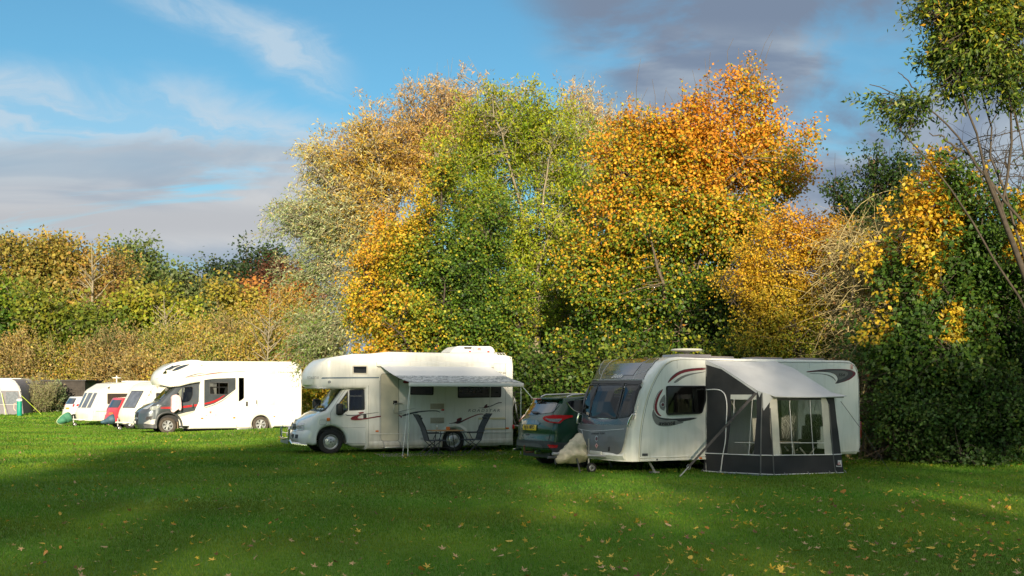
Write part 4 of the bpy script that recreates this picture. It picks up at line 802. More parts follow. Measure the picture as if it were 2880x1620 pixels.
    for c, p0, p1 in (('C', (1177, 1067), (1213, 1086)), ('D', (1288, 1032), (1325, 1050)), ('D', (515, 813), (550, 832))):
        q = fr.side(c, [p0, p1]); m = MB(); m.rbox(q[0][0], q[1][0], -.022, 0, q[1][1], q[0][1], .006); m.build('marker_lamp', ORG if c == 'C' or p0[0] > 600 else REDL, o)
    q = SD([(1365, 1000), (1385, 1048)]); MB().rbox(xr + .02, xr + .09, -.02, .10, q[1][1], q[0][1], .012).build('tail_lamp', REDL, o)
    q = SD([(260, 1130), (305, 1168)]); MB().rbox(q[0][0], q[1][0], -.03, 0, q[1][1], q[0][1], .012).build('water_inlet', WHT, o)
    m = MB(); q = S([(588, 487)]); m.lathe([(.045, 0), (.04, -.02), (.0001, -.02)], df(q[0][0], 0, q[0][1]), 'y', 16); m.build('front_marker', CLR, o)
    # roof furniture
    m = MB(); zz = zt2 + .05
    q = SD([(545, 170), (1170, 170)]); m.tube([(q[0][0] - .12, .25, zz - .02), (q[0][0], .25, zz + .05), (q[1][0], .25, zz + .06), (q[1][0] + .10, .25, zz - .02)], .018, 8); m.tube([(q[0][0], 1.9, zz + .05), (q[1][0], 1.9, zz + .06)], .018, 8)
    for k in range(5): x = xr - .42 + k * .09; m.tube([(x, .25 + 0, zz - .02), (x, .5, zz + .09), (x, .9, zz + .10)], .012, 6)
    m.tube([(xr - .05, .35, zz), (xr + .12, .35, zz - .04), (xr + .16, .35, zz - .3), (xr + .16, .35, .9)], .016, 8); m.tube([(xr - .05, .75, zz), (xr + .12, .75, zz - .04), (xr + .16, .75, zz - .3), (xr + .16, .75, .9)], .016, 8)
    m.build('roof_rail', WHT, o)
    m = MB(); q = SD([(265, 168), (335, 190)]); m.rbox(q[0][0], q[1][0], .5, .75, zt2 + .02, zt2 + .12, .02); q = S([(1490, 0), (1660, 0)]); m.rbox(q[0][0], q[1][0], .7, 1.2, zt2 + .02, zt2 + .09, .02); q = SD([(0, 0), (190, 0)]); m.rbox(q[0][0], q[1][0], .7, 1.2, zt2 + .02, zt2 + .08, .02); m.build('roof_vent', WHT, o)
    q = SD([(380, 0), (560, 0)]); MB().rbox(q[0][0], q[1][0], .4, 1.3, zt2 + .05, zt2 + .13, .01).build('solar_panel', BLK, o)
    # ---- cab
    zs_ = zb - .02; CW = 1.98; y0 = .06; yc = W / 2
    nose = [(-.96, .30), (-1.0, .45), (-.97, .62), (-.90, .70), (-.90, .84), (-.82, .96), (-.45, 1.15), (-.12, 1.26), (.50, 2.02), (.62, 2.12)]
    cab = [(xb + .08, 2.12), (xb + .08, zs_)] + [(.62, zs_)] + [(.46 * math.cos(R(a)), .35 + .46 * math.sin(R(a))) for a in np.linspace(-8, 188, 15)][0:] + [(-.62, .26)] + nose
    rr = .10; capc = [tuple(p) for p in offset_poly(cab, -rr)]; capc = [p for p in capc]
    def dc(x, y, z):
        t = (y - yc) / (CW / 2); k = sstep(-.25, -.95, x); tum = .13 * sstep(1.15, 2.1, z)
        return (x + .26 * k * abs(t) ** 3 - .05 * (1 - t * t) * (1 if x < .5 and z > 1.2 else 0), yc + (y - yc) * (1 - tum - .10 * k), z)
    # window openings of the cab door
    sidey = y0
    def gp(pts):                       # trace on the leaning cab side, undo the lean
        o_ = []
        return fr.traced('C', pts, dc, y0)
    w1 = gp([(735, 745), (845, 590), (848, 830), (760, 885)]); w2 = gp([(862, 580), (1035, 572), (1048, 600), (1048, 815), (1035, 825), (858, 832)])
    sk = Skin(fr, nose, lambda x, y, z: dc(x, y, z)); tb = sk.T[int(np.argmin(np.abs(sk.L[:, 0] + .12)))]; te = sk.T[-1] - .12
    skp = lambda x, y, z: -.07 < x < .47 and z > 1.28 and .27 < y < W - .27 and z > 1.26 + (x + .12) * 1.15 - .15
    def isfront(x, y, z): return skp(x, y, z)
    shell(slab(capc, CW, rr, dc, [offset_poly(w1, -.02), offset_poly(w2, -.02)], ny=30, grid=.16, step=.045, y0=y0, skip=isfront), 'cab', VANW, o)
    PC = lambda a, b, off=.004: dc(a, y0 - off, b)
    for w in (w1, w2): pane(o, roundpoly(w, .03), .022, BLK, GLS, PC, off=.008)
    ws = [(tb + .03, .20), (te, .26), (te, W - .26), (tb + .03, W - .20)]; ws = roundpoly(ws, .08)
    pane(o, ws, .085, BLK, GLS, lambda t, y, off: sk.at(t, y, off + .004), 'windscreen', 'seal', off=.012)
    m = MB(); m.add([sk.at(tb - .14, .2, .014), sk.at(tb + .03, .2, .014), sk.at(tb + .03, W - .2, .014), sk.at(tb - .14, W - .2, .014)], [(0, 1, 2, 3)]); m.build('scuttle', BLK, o, 0)
    m = MB()
    for ya, yb in ((.55, 1.15), (1.25, 1.85)): m.tube([sk.at(tb - .05, ya, .03), sk.at(tb + .10, (ya + yb) / 2 - .2, .035), sk.at(tb + .18, yb - .3, .03)], .012, 5)
    m.build('wiper', BLK, o)
    # door lines, handle, mirror, indicator
    m = MB(); dl = gp([(1082, 560), (1085, 1225), (810, 1225), (790, 1160), (760, 1090), (700, 1060), (645, 1050), (638, 850), (730, 700), (830, 560), (1000, 545)]); linework(m, roundpoly(dl, .05), lambda a, b: PC(a, b, .001), .004, True)
    linework(m, gp([(455, 1065), (590, 1065)]), lambda a, b: PC(a, b, .001), .004); linework(m, gp([(655, 1040), (1080, 1030)]), lambda a, b: PC(a, b, .001), .003); m.build('door_gap', SEAM, o)
    q = gp([(1030, 875), (1088, 925)]); MB().rbox(q[0][0], q[1][0], y0 - .035, y0, q[1][1], q[0][1], .01).build('door_handle', BLK, o)
    q = gp([(735, 815)])[0]; m = MB(); m.rbox(q[0] - .10, q[0] + .11, -.17, .0, q[1] - .17, q[1] + .17, .07, 4); m.tube([(q[0] + .05, -.02, q[1] - .1), (q[0] + .08, .12, q[1] - .1)], .03); m.build('wing_mirror', BLK, o)
    m = MB(); m.rbox(-.1, .12, W + .02, W + .2, 1.28, 1.58, .05, 3); m.build('wing_mirror', BLK, o)
    q = gp([(600, 915), (632, 955)]); m = MB(); m.rbox(q[0][0] - .02, q[1][0], y0 - .04, y0 + .05, q[1][1], q[0][1], .02); m.build('side_indicator', ORG, o)
    # front: headlight, grille, badge, bumper intakes, bull bar
    def fpatch(pts, m_, name, off=.008, par=o, rnd=.02): return patch(roundpoly(sk.poly('C', pts), rnd), lambda t, y: sk.at(t, y, off), (), .08).build(name, m_, par, 0)
    ypos = lambda t0, t1, a, b, m_, name, off=.01, rnd=.03: patch(roundpoly([(t0, a), (t1, a), (t1, b), (t0, b)], rnd), lambda t, y: sk.at(t, y, off), (), .07).build(name, m_, o, 0)
    tz = lambda z: float(np.interp(z, sk.L[:40, 1], sk.T[:40]))
    g1, g2 = .71, .84
    tg0 = sk.T[int(np.argmin(np.abs(sk.L[:, 1] - .69) + (sk.L[:, 0] > -.5) * 9))]; tg1 = sk.T[int(np.argmin(np.abs(sk.L[:, 1] - .86) + (sk.L[:, 0] > -.5) * 9))]
    ypos(tg0, tg1, .72, 1.48, BLK, 'grille', .012)
    for a_, b_ in ((.22, .66), (1.54, 1.98)): ypos(tg0 - .02, tg1 + .03, a_, b_, CLR, 'headlight', .016, .05)
    m = MB()
    for k in range(3): t = lerp(tg0, tg1, (k + 1) / 4); m.tube([sk.at(t, .76, .018), sk.at(t, 1.44, .018)], .006, 4)
    m.lathe([(.055, 0), (.05, -.02), (.0001, -.02)], (0, 0, 0), 'x', 16); c_ = sk.at((tg0 + tg1) / 2, 1.1, .02); nn = 16 * 3
    for i in range(len(m.v) - nn, len(m.v)): v = m.v[i]; m.v[i] = (c_[0] + v[0], c_[1] + v[1], c_[2] + v[2])
    m.build('grille_bar', SIL, o)
    c_ = sk.at(tg1 + .12, 1.1, .005); m = MB(); m.lathe([(.05, .0), (.045, -.015), (.0001, -.015)], (c_[0], c_[1], c_[2]), 'x', 16); m.build('badge', GRM, o)
    tb0 = sk.T[int(np.argmin(np.abs(sk.L[:, 1] - .50) + (sk.L[:, 0] > -.5) * 9))]
    for a_, b_ in ((.35, .52), (.60, .78), (1.42, 1.60), (1.68, 1.85)): ypos(tb0 - .05, tb0 + .06, a_, b_, BLK, 'bumper_intake', .006, .02)
    m = MB(); xq = -1.14
    m.tube([(-.75, .42, .30), (-1.05, .42, .34), (xq, .42, .45), (xq, .42, .72), (-1.09, .50, .78), (-1.09, 1.7, .78), (xq, 1.78, .72), (xq, 1.78, .45), (-1.05, 1.78, .34), (-.75, 1.78, .30)], .035, 10); m.tube([(xq - .01, .42, .47), (xq - .05, 1.1, .42), (xq - .01, 1.78, .47)], .03, 8); m.tube([(xq, .42, .60), (xq, 1.78, .60)], .012, 6)
    m.tube([(xq + .03, .42, .42), (-1.1, .1, .32), (-.7, .02, .27)], .032, 8); m.build('bull_bar', CHR, o); MB().rbox(xq - .03, xq - .01, .48, 1.72, .30, .46, .004).build('skid_plate', GALV, o)
    MB().rbox(-1.06, -1.02, .84, 1.36, .50, .61, .004).build('number_plate', WPL, o)
    # underbody, wheels
    m = MB(); m.box(.75, 3.05, .35, 1.85, .26, .5); m.box(4.25, 5.1, .3, 1.9, .28, .5); m.tube([(4.3, .25, .3), (5.2, .25, .33)], .03, 8); m.tube([(.45, .4, .35), (.45, 1.8, .35)], .05, 8); m.build('chassis', BLK, o); m = MB(); m.box(-.44, .44, .32, 1.9, .40, .82); m.box(3.27, 4.09, .30, 1.9, .42, .80); m.build('wheel_liner', BLK, o)
    wheel(o, 0, .35, .10, .35, .21, 'steel'); wheel(o, 3.68, .35, .08, .35, .21, 'steel'); wheel(o, 0, .35, 1.88, .35, .21, 'steel'); wheel(o, 3.68, .35, 1.9, .35, .21, 'steel')
    q = S([(1235, 1265), (1490, 1300)]); m = MB(); m.rbox(q[0][0] + .05, q[1][0], -.32, -.02, .17, .20, .008); m.tube([(q[0][0] + .06, -.04, .36), (q[0][0] + .08, -.3, .19)], .014, 6); m.tube([(q[1][0] - .1, -.04, .36), (q[1][0] - .04, -.3, .19)], .014, 6); m.build('entry_step', ALU, o)
    # inside the cab
    m = MB()
    for y_ in (.45, 1.35): m.rbox(.45, .95, y_, y_ + .5, .7, .95, .05); m.rbox(.85, 1.05, y_, y_ + .5, .9, 1.65, .05); m.rbox(.88, 1.0, y_ + .12, y_ + .38, 1.68, 1.88, .04)
    m.build('seat', SEAT, o); MB().rbox(-.35, .12, .2, 2.0, .8, 1.20, .06).build('dashboard', TRIM, o)
    m = MB(); m.tube([(.18 + .06 * math.sin(a), .68 + .18 * math.cos(a), 1.16 + .17 * math.sin(a)) for a in np.linspace(0, 2 * math.pi, 20)], .014, 6); m.build('steering_wheel', BLK, o)
    return o, fr, zt2, xr
CM, CMF, CMT, CMX = cream_motorhome()
def cm_things():
    fr = CMF; W = 2.2; base = lambda n, l, c, g=None: fr.root(n, l, c, g); SD = lambda p, y=0.: fr.side('D', p, y); S = lambda p, y=0.: fr.side('C', p, y)
    # roll-out awning
    o = base('awning', 'pale grey roll-out awning pulled out from the side of the cream motorhome', 'awning'); yo = -2.15
    a = S([(1225, 300)])[0]; b = SD([(1090, 295)])[0]; c = SD([(135, 505)], yo)[0]; d = SD([(1500, 530)], yo)[0]; zf = (c[1] + d[1]) / 2; z0 = (a[1] + b[1]) / 2
    m = MB(); n = 14
    can = bpy.data.materials.new('awning_canvas'); can.use_nodes = True; nt = can.node_tree; p = nt.nodes['Principled BSDF']; p.inputs['Roughness'].default_value = .7
    tc = nt.nodes.new('ShaderNodeTexCoord'); sx = nt.nodes.new('ShaderNodeSeparateXYZ'); nt.links.new(tc.outputs['Object'], sx.inputs[0])
    mr = nt.nodes.new('ShaderNodeMapRange'); mr.inputs[1].default_value = yo * .50; mr.inputs[2].default_value = yo * .56; nt.links.new(sx.outputs['Y'], mr.inputs[0])
    mp = nt.nodes.new('ShaderNodeMapping'); mp.inputs['Scale'].default_value = (5, 9, 9); nt.links.new(tc.outputs['Object'], mp.inputs[0]); nz = nt.nodes.new('ShaderNodeTexNoise'); nz.inputs['Scale'].default_value = 1.3; nz.inputs['Distortion'].default_value = 1.6; nt.links.new(mp.outputs[0], nz.inputs['Vector'])
    rp = nt.nodes.new('ShaderNodeValToRGB'); e = rp.color_ramp.elements; e[0].position = .42; e[0].color = (.16, .19, .21, 1); e[1].position = .55; e[1].color = (.62, .65, .66, 1); nt.links.new(nz.outputs['Fac'], rp.inputs[0])
    mx = nt.nodes.new('ShaderNodeMix'); mx.data_type = 'RGBA'; mx.inputs[6].default_value = (.80, .80, .80, 1); nt.links.new(rp.outputs[0], mx.inputs[7]); nt.links.new(mr.outputs[0], mx.inputs[0]); nt.links.new(mx.outputs[2], p.inputs['Base Color'])
    for i in range(n + 1):
        t = i / n; sag = -.05 * math.sin(math.pi * t); zc = lerp(z0, zf + .06, t) + sag
        for j in range(2): m.v.append((lerp((a[0], b[0])[j], (c[0], d[0] - .03)[j], t), lerp(-.09, yo, t), zc))
    for i in range(n): m.f.append((2 * i, 2 * i + 1, 2 * i + 3, 2 * i + 2))
    k = len(m.v); m.v += [(x, y, z - .004) for x, y, z in m.v]; m.f += [tuple(k + i for i in reversed(f)) for f in m.f]
    m.build('canopy', can, o, 60, False)
    MB().rbox(a[0] - .10, b[0] + .12, -.13, 0, z0 - .03, z0 + .13, .03).build('cassette', WHT, o)
    MB().rbox(c[0] - .02, d[0], yo - .06, yo + .03, zf - .06, zf + .05, .02).build('front_rail', mat('white_rail', (.75, .75, .72), .35, metal=.1), o)
    for q, f in ((SD([(140, 530)], yo)[0], SD([(112, 1372)], yo)[0]), (SD([(1472, 555)], yo)[0], SD([(1465, 1250)], yo)[0])):
        m = MB(); m.tube([(q[0], yo, zf - .05), (f[0], yo - .02, .01)], .016, 8); m.lathe([(.05, 0), (.045, .012), (.0001, .012)], (f[0], yo - .02, .0), 'z', 12); m.build('leg', ALU, o)
    m = MB(); q = SD([(1105, 545), (1100, 885)], -.15); m.tube([(q[0][0], -.15, q[0][1]), (q[1][0], -.1, q[1][1])], .010, 6); m.build('winch_rod', ALU, o)
    for q, e in ((SD([(140, 530)], yo)[0], SD([(55, 1395)], yo - .35)[0]), (SD([(1478, 555)], yo)[0], SD([(1700, 900)], yo + .3)[0])):
        m = MB(); m.tube([(q[0], yo, zf - .02), (e[0], yo - .3, max(.01, e[1] if q[0] > 2 else .01))], .006 if q[0] < 2 else .012, 5); m.build('guy_line', mat('white_cord', (.8, .8, .78), .6), o)
    # roof box
    rb = base('roof_box', 'white plastic roof box with red catches on top of the cream motorhome', 'roof box'); q = SD([(632, 150), (1165, 150), (900, 55)], .5); x0, x1 = q[0][0], q[1][0]; zt = q[2][1]; zb = CMT + .12
    cap = roundpoly([(x0, zb), (x1, zb), (x1 - .02, zt - .10), (x1 - .12, zt), (x0 + .22, zt - .01), (x0 + .04, zt - .14)], .06); capc = [tuple(p) for p in offset_poly(cap, -.04)]
    shell(slab(capc, 1.1, .04, None, ny=6, y0=.5), 'lid', mat('white_box_plastic', (.78, .79, .79), .35, var=.1), rb); m = MB(); m.rbox(x0 - .04, x1 + .05, .46, 1.64, zb - .02, zb + .04, .015); m.rbox(x0 + .2, x1 - .15, .52, 1.58, CMT + .03, zb, .02); m.build('base', mat('box_base_grey', (.42, .42, .40), .5), rb)
    for u, w in ((845, 872), (1065, 1095)): q = SD([(u, 115), (w, 135)], .5); MB().rbox(q[0][0], q[1][0], .485, .51, q[1][1], q[0][1], .005).build('catch', REDL, rb)
    rdm = mat('red_print', (.55, .04, .03), .5); q = SD([(930, 106), (1002, 106)], .5); text('FIAMMA', 'lettering', rdm, rb, lambda u, v: (q[0][0] + u, .496, q[0][1] + v), q[1][0] - q[0][0], .085, 0, bold=.01)
    q = SD([(928, 112), (1012, 117)], .5); m = MB(); m.box(q[0][0], q[1][0], .494, .499, q[1][1], q[0][1]); q = SD([(912, 90)], .5)[0]; m.tube([(q[0] + .035 * math.cos(a_), .497, q[1] + .055 * math.sin(a_)) for a_ in np.linspace(1.0, 5.2, 12)], [.002 + .009 * math.sin(math.pi * i / 11) for i in range(12)], 5); m.build('emblem', rdm, rb)
    # folding chairs and table on the mat
    y0 = -1.35
    MB().add([(x, y, .012) for x, y in ((1.0, -1.95), (4.75, -2.0), (5.1, -.35), (1.2, -.3))], [(0, 1, 2, 3)]).add([(x, y, .0) for x, y in ((1.0, -1.95), (4.75, -2.0), (5.1, -.35), (1.2, -.3))], [(0, 3, 2, 1)]).build('body', None, None)
    mt = bpy.data.objects['body'] if False else None
    x = [o_ for o_ in C.objects if o_.name.startswith('body') and o_.parent is None][0]; x.name = 'groundsheet'; x.location = (fr.X, fr.Y, 0); x.rotation_euler = (0, 0, fr.th); x.data.materials.clear(); x.data.materials.append(mat('groundsheet_weave', (.17, .16, .15), .95, var=.25, vscale=4)); tag(x, 'grey groundsheet on the grass under the table and chairs', 'groundsheet')
    CF = mat('grey_chair_mesh', (.075, .085, .10), .85, var=.2); CM_ = mat('dark_chair_frame', (.04, .042, .045), .4, metal=.4)
    def chair(cx, dirn, label):
        """recliner seen from the side; dirn=+1 faces right"""
        h = fr; X = h.X + cx * h.c - y0 * h.s; Y = h.Y + cx * h.s + y0 * h.c
        c_ = empty('folding_chair', (X, Y, float(H(np.array(X), np.array(Y)))), h.th + (0 if dirn > 0 else math.pi), label, 'chair', 'reclining camp chairs under the awning')
        b_ = [(-.14, .42), (-.26, .80), (-.40, 1.06), (-.47, 1.16)]; m = MB()
        for y_, s_ in ((-.24, 1), (.24, -1)): m.tube([(x_, y_, z_) for x_, z_ in b_], .014, 6)
        m.build('back_frame', CM_, c_)
        m = MB()
        for i in range(3):
            (xa, za), (xb_, zb_) = b_[i], b_[i + 1]; m.add([(xa, -.23, za), (xa, .23, za), (xb_, .23, zb_), (xb_, -.23, zb_), (xa - .015, -.23, za - .01), (xa - .015, .23, za - .01), (xb_ - .015, .23, zb_ - .01), (xb_ - .015, -.23, zb_ - .01)], [(0, 1, 2, 3), (7, 6, 5, 4), (0, 3, 7, 4), (1, 5, 6, 2)])
        m.build('backrest', CF, c_); m = MB(); m.tube([(-.36, -.2, 1.04), (-.36, .2, 1.04)], .035, 10); m.tube([(-.40, -.2, 1.10), (-.40, .2, 1.10)], .035, 10); m.build('head_cushion', CF, c_)
        MB().rbox(-.15, .36, -.23, .23, .40, .43, .012).build('seat', CF, c_)
        for y_ in (-.27, .27):
            m = MB(); m.rbox(-.20, .30, y_ - .025, y_ + .025, .61, .635, .01); m.tube([(.22, y_, .61), (.12, y_, .42)], .010, 6); m.tube([(-.18, y_, .62), (-.24, y_, .70)], .010, 6); m.build('armrest', CM_, c_)
            m = MB(); m.tube([(-.15, y_ * .93, .42), (.30, y_ * .93, .01)], .012, 6); m.build('leg', CM_, c_); m = MB(); m.tube([(.22, y_ * .93, .42), (-.32, y_ * .93, .01)], .012, 6); m.build('leg', CM_, c_)
        m = MB(); m.tube([(.30, -.25, .012), (.30, .25, .012)], .012, 6); m.tube([(-.32, -.25, .012), (-.32, .25, .012)], .012, 6); m.build('stretcher', CM_, c_)
        return c_
    q1 = SD([(400, 1190)], y0)[0][0]; q2 = SD([(905, 1190)], y0)[0][0]
    chair(q1, 1, 'grey reclining camp chair left of the table, facing right'); chair(q2, -1, 'grey reclining camp chair right of the table, facing left')
    q = SD([(365, 1085), (745, 1085)], y0); xm = (q[0][0] + q[1][0]) / 2; hw = (q[1][0] - q[0][0]) / 2; X = fr.X + xm * fr.c - y0 * fr.s; Y = fr.Y + xm * fr.s + y0 * fr.c; t = empty('camping_table', (X, Y, float(H(np.array(X), np.array(Y)))), fr.th, 'wooden topped folding camping table between the two grey chairs', 'table')
    MB().rbox(-hw, hw, -.3, .3, .675, .70, .008).build('table_top', mat('table_wood', (.48, .27, .12), .5, var=.25, vscale=5), t)
    for xa in (-.18, .16):
        for y_ in (-.22, .22): MB().tube([(xa, y_, .675), (xa + (.10 if xa > 0 else -.10) * .9, y_, .01)], .012, 6).build('leg', CM_, t)
    m = MB(); m.tube([(-.25, -.22, .2), (.24, .22, .2)], .009, 6); m.tube([(-.25, .22, .2), (.24, -.22, .2)], .009, 6); m.build('brace', CM_, t)
    def onto(n, l, c, dx, fn, zz=.70): e = empty(n, (X + dx * fr.c, Y + dx * fr.s, zz), fr.th, l, c); fn(e); return e
    onto('drink_can', 'silver drink can standing on the left half of the camping table', 'can', -.22, lambda e: MB().lathe([(.0001, 0), (.026, 0), (.03, .008), (.03, .125), (.024, .14), (.0001, .14)], (0, 0, 0), 'z', 18).build('can_body', ALU, e))
    onto('orange_cup', 'small orange box standing on the camping table', 'box', .10, lambda e: MB().rbox(-.05, .05, -.04, .04, 0, .10, .01).build('box_body', mat('orange_plastic', (.75, .17, .02), .5), e))
    # bicycle on the rear rack
    bx = CMX + .30; bk = base('bicycle', 'bicycle carried upright on a rack behind the cream motorhome', 'bicycle')
    for n_, yy in (('wheel', .35), ('wheel', 1.35)):
        m = MB(); m.lathe([(.31, -.02), (.335, 0), (.31, .02), (.30, 0)], (bx, yy, 1.15), 'x', 32, True); m.build('wheel', RUB, bk)
        m = MB()
        for k in range(12): m.tube([(bx, yy, 1.15), (bx, yy + .31 * math.cos(k * .5236), 1.15 + .31 * math.sin(k * .5236))], .002, 3)
        m.build('spokes', ALU, C.objects[-1] if False else bk)
    m = MB(); m.tube([(bx, .35, 1.15), (bx, .55, 1.62), (bx, 1.05, 1.70), (bx, 1.35, 1.15)], .018, 6); m.tube([(bx, .55, 1.62), (bx, .80, 1.10), (bx, 1.05, 1.66)], .018, 6); m.tube([(bx, .8, 1.10), (bx, 1.35, 1.15)], .012, 6); m.build('frame', mat('white_bike_paint', (.7, .7, .7), .3), bk)
    m = MB(); m.tube([(bx - .3, .52, 1.78), (bx + .3, .52, 1.78)], .012, 6); m.tube([(bx, .52, 1.6), (bx, .52, 1.78)], .014, 6); m.build('handlebar', BLK, bk); MB().rbox(bx - .07, bx + .07, .98, 1.22, 1.78, 1.83, .02).build('saddle', BLK, bk)
    m = MB(); m.tube([(CMX, .3, .75), (CMX + .5, .3, .75), (CMX + .5, 1.6, .75), (CMX, 1.6, .75)], .02, 6); m.tube([(CMX, .4, 1.5), (CMX + .3, .4, .75)], .018, 6); m.tube([(CMX, 1.5, 1.5), (CMX + .3, 1.5, .75)], .018, 6); m.build('bike_rack', ALU, CM)
cm_things()
# ================================================================ white motorhome with grey cab (middle left)
def grey_motorhome():
    fr = Frame(-14.72, 47.2, 0, 27); W = 2.3
    o = fr.root('motorhome', 'white motorhome with metallic grey cab and a pink cover hung on its wing mirror', 'motorhome')
    S = lambda pts, y=0.: fr.side('B', pts, y); J = lambda pts, y=0.: fr.side('J', pts, y)
    xr = S([(2405, 600)])[0][0]; zt = S([(1500, 150)])[0][1]; xb = S([(1045, 600)])[0][0]; zb = S([(1200, 1040)])[0][1]
    pod = S([(1045, 155), (980, 140), (880, 138), (740, 158), (600, 190), (500, 230), (400, 290), (365, 340), (350, 400), (365, 430), (440, 445), (560, 462), (720, 452), (860, 415), (1000, 390), (1045, 388)])
    wc = 4.01; az, ar = .36, .50; arch = [(wc + ar * math.cos(R(a)), az + ar * math.sin(R(a))) for a in np.linspace(195, -15, 17)]
    zr = S([(2200, 1010)])[0][1]
    box = pod[::-1]
    cap = box + [] ; body = [box[0]] + S([(1020, 700), (960, 830), (888, 1045)]) + [(wc - ar, zb)] + [p for p in arch if p[1] > zb] + [(wc + ar, zr), (xr - .10, zr), (xr - .02, zr + .15), (xr, 1.2), (xr, zt - .30), (xr - .07, zt - .10), (xr - .22, zt - .01), (xr - .5, zt)] + [p for p in pod[:-1]]
    def df(x, y, z):
        k = sstep(.5, -1.1, x) if z > 1.9 else 0; yc = W / 2; t = (y - yc) / yc
        return (x + .22 * k + .22 * k * abs(t) ** 2.2, yc + (y - yc) * (1 - .20 * k * k), z)
    w1 = S([(1132, 418), (1402, 422), (1400, 598), (1135, 592)]); wd = S([(1540, 358), (1615, 358), (1615, 640), (1590, 665), (1540, 692)])
    shell(slab(body, W, lambda x, z: .09 if x < xr - .4 else .07, df, [offset_poly(w1, -.03), offset_poly(wd, -.02)], ny=10, grid=.3), 'body', WHT2, o)
    P = lambda a, b, off=.004: df(a, -off, b)
    dr = roundpoly(S([(1515, 315), (1680, 315), (1688, 965), (1515, 965)]), .08); d = patch(dr, lambda a, b: P(a, b, .010), [offset_poly(wd, -.02)], .4).build('door', WHT2, o, 0)
    m = MB(); linework(m, dr, lambda a, b: P(a, b, .012), .005, True); m.build('door_seal', mat('soft_seam', (.35, .35, .33), .7), d); m = MB(); q = S([(1640, 690), (1668, 755)]); m.rbox(q[0][0], q[1][0], -.04, -.01, q[1][1], q[0][1], .01); m.build('lock', BLK, d)
    # grey panel round the side window
    gp_ = S([(1062, 388), (1200, 370), (1500, 360), (1500, 520), (1420, 580), (1330, 650), (1200, 720), (1060, 765)]); patch(resample(gp_, .15), lambda a, b: P(a, b, .005), [roundpoly(w1, .05)], .3).build('grey_side_panel', GREYP, o, 0)
    for pts, m_ in (([(1062, 712), (1150, 695), (1250, 655), (1345, 598), (1352, 603), (1255, 665), (1155, 706), (1062, 724)], REDL), ([(1062, 728), (1150, 712), (1250, 675), (1300, 648), (1304, 652), (1250, 683), (1155, 718), (1062, 733)], REDL),
                    ([(1045, 780), (1200, 730), (1335, 662), (1500, 528), (1500, 535), (1340, 675), (1200, 745), (1045, 792)], GRM), ([(780, 358), (860, 325), (1000, 293), (1072, 298), (1000, 302), (870, 335)], DKM), ([(760, 365), (900, 335), (1300, 283), (1640, 266), (1650, 270), (1300, 290), (900, 345)], mat('maroon_line', (.25, .04, .03), .4)),
                    ([(1090, 300), (1300, 276), (1330, 280), (1100, 306)], GRM)):
        decal(o, fr, 'B', pts, m_, df=df, off=.009)
    q = S([(2088, 290), (2300, 286)]); text('TRACKER', 'lettering', DKM, o, lambda u, v: P(q[0][0] + u, q[0][1] + v, .005), q[1][0] - q[0][0], .055, .35, bold=.015); q = S([(2232, 303), (2290, 303)]); text('FB', 'lettering', mat('faint_print', (.55, .42, .38), .5), o, lambda u, v: P(q[0][0] + u, q[0][1] + v, .005), q[1][0] - q[0][0], .04, .2)
    q = fr.traced('B', [(372, 362), (560, 358)], df); text('AUTO-TRAIL', 'lettering', mat('pale_print', (.5, .5, .5), .4), o, lambda u, v: P(q[0][0] + u, q[0][1] + v, .006), q[1][0] - q[0][0], .06)
    sk2 = Skin(fr, S([(350, 400), (365, 340), (400, 290), (500, 230), (600, 190), (740, 158), (880, 138), (980, 140)])[0:8], df)
    for pts in ([(505, 252), (530, 230), (620, 198), (720, 176), (745, 180), (655, 216), (560, 254)], [(600, 272), (652, 225), (760, 182), (858, 168), (850, 180), (780, 214), (690, 254)]):
        decal(o, fr, 'B', pts, mat('dark_skylight', (.03, .04, .06), .08, coat=1.), 'skylight', df=df, off=.012, smooth=1)
    p = pane(o, roundpoly(w1, .05), .03, TRIM, GLD, lambda a, b, off=.004: P(a, b, off + .003)); x0, x1 = w1[0][0], w1[1][0]; z0, z1 = w1[2][1], w1[0][1]; xm = (x0 + x1) / 2; m = MB(); m.box(xm - .012, xm + .012, -.022, -.012, z0, z1); m.build('window_bar', BLK, p, 0)
    m = MB(); m.add([(x0 + .03, .06, z0), (x0 + .25, .08, z0), (x0 + .18, .08, z1 - .2), (x0 + .03, .06, z1 - .2)], [(0, 1, 2, 3)]); m.add([(x1 - .03, .06, z0), (x1 - .2, .08, z0), (x1 - .12, .08, z1 - .2), (x1 - .03, .06, z1 - .2)], [(0, 1, 2, 3)]); m.box(x0, x1, .05, .06, z1 - .25, z1 - .2); m.build('curtain', CURT, p, 0)
    p = pane(o, roundpoly(wd, .03), .022, BLK, GLD, lambda a, b, off=.004: P(a, b, off + .012)); p.parent = d
    for p0, p1 in (((1932, 232), (2048, 302)), ((1935, 665), (2048, 738))): q = S([p0, p1]); m = MB(); m.rbox(q[0][0], q[1][0], -.012, 0, q[1][1], q[0][1], .004); m.build('vent', mat('ivory_vent', (.78, .72, .58), .5), o)
    for p0, p1 in (((1015, 915), (1048, 933)), ((1463, 905), (1495, 925)), ((2025, 893), (2050, 907))): q = S([p0, p1]); MB().rbox(q[0][0], q[1][0], -.025, 0, q[1][1], q[0][1], .006).build('marker_lamp', ORG, o)
    m = MB()
    for pl in (S([(1057, 160), (1052, 600), (1050, 780)]), S([(1250, 830), (1252, 1030)])): linework(m, pl, lambda a, b: P(a, b, .001), .005)
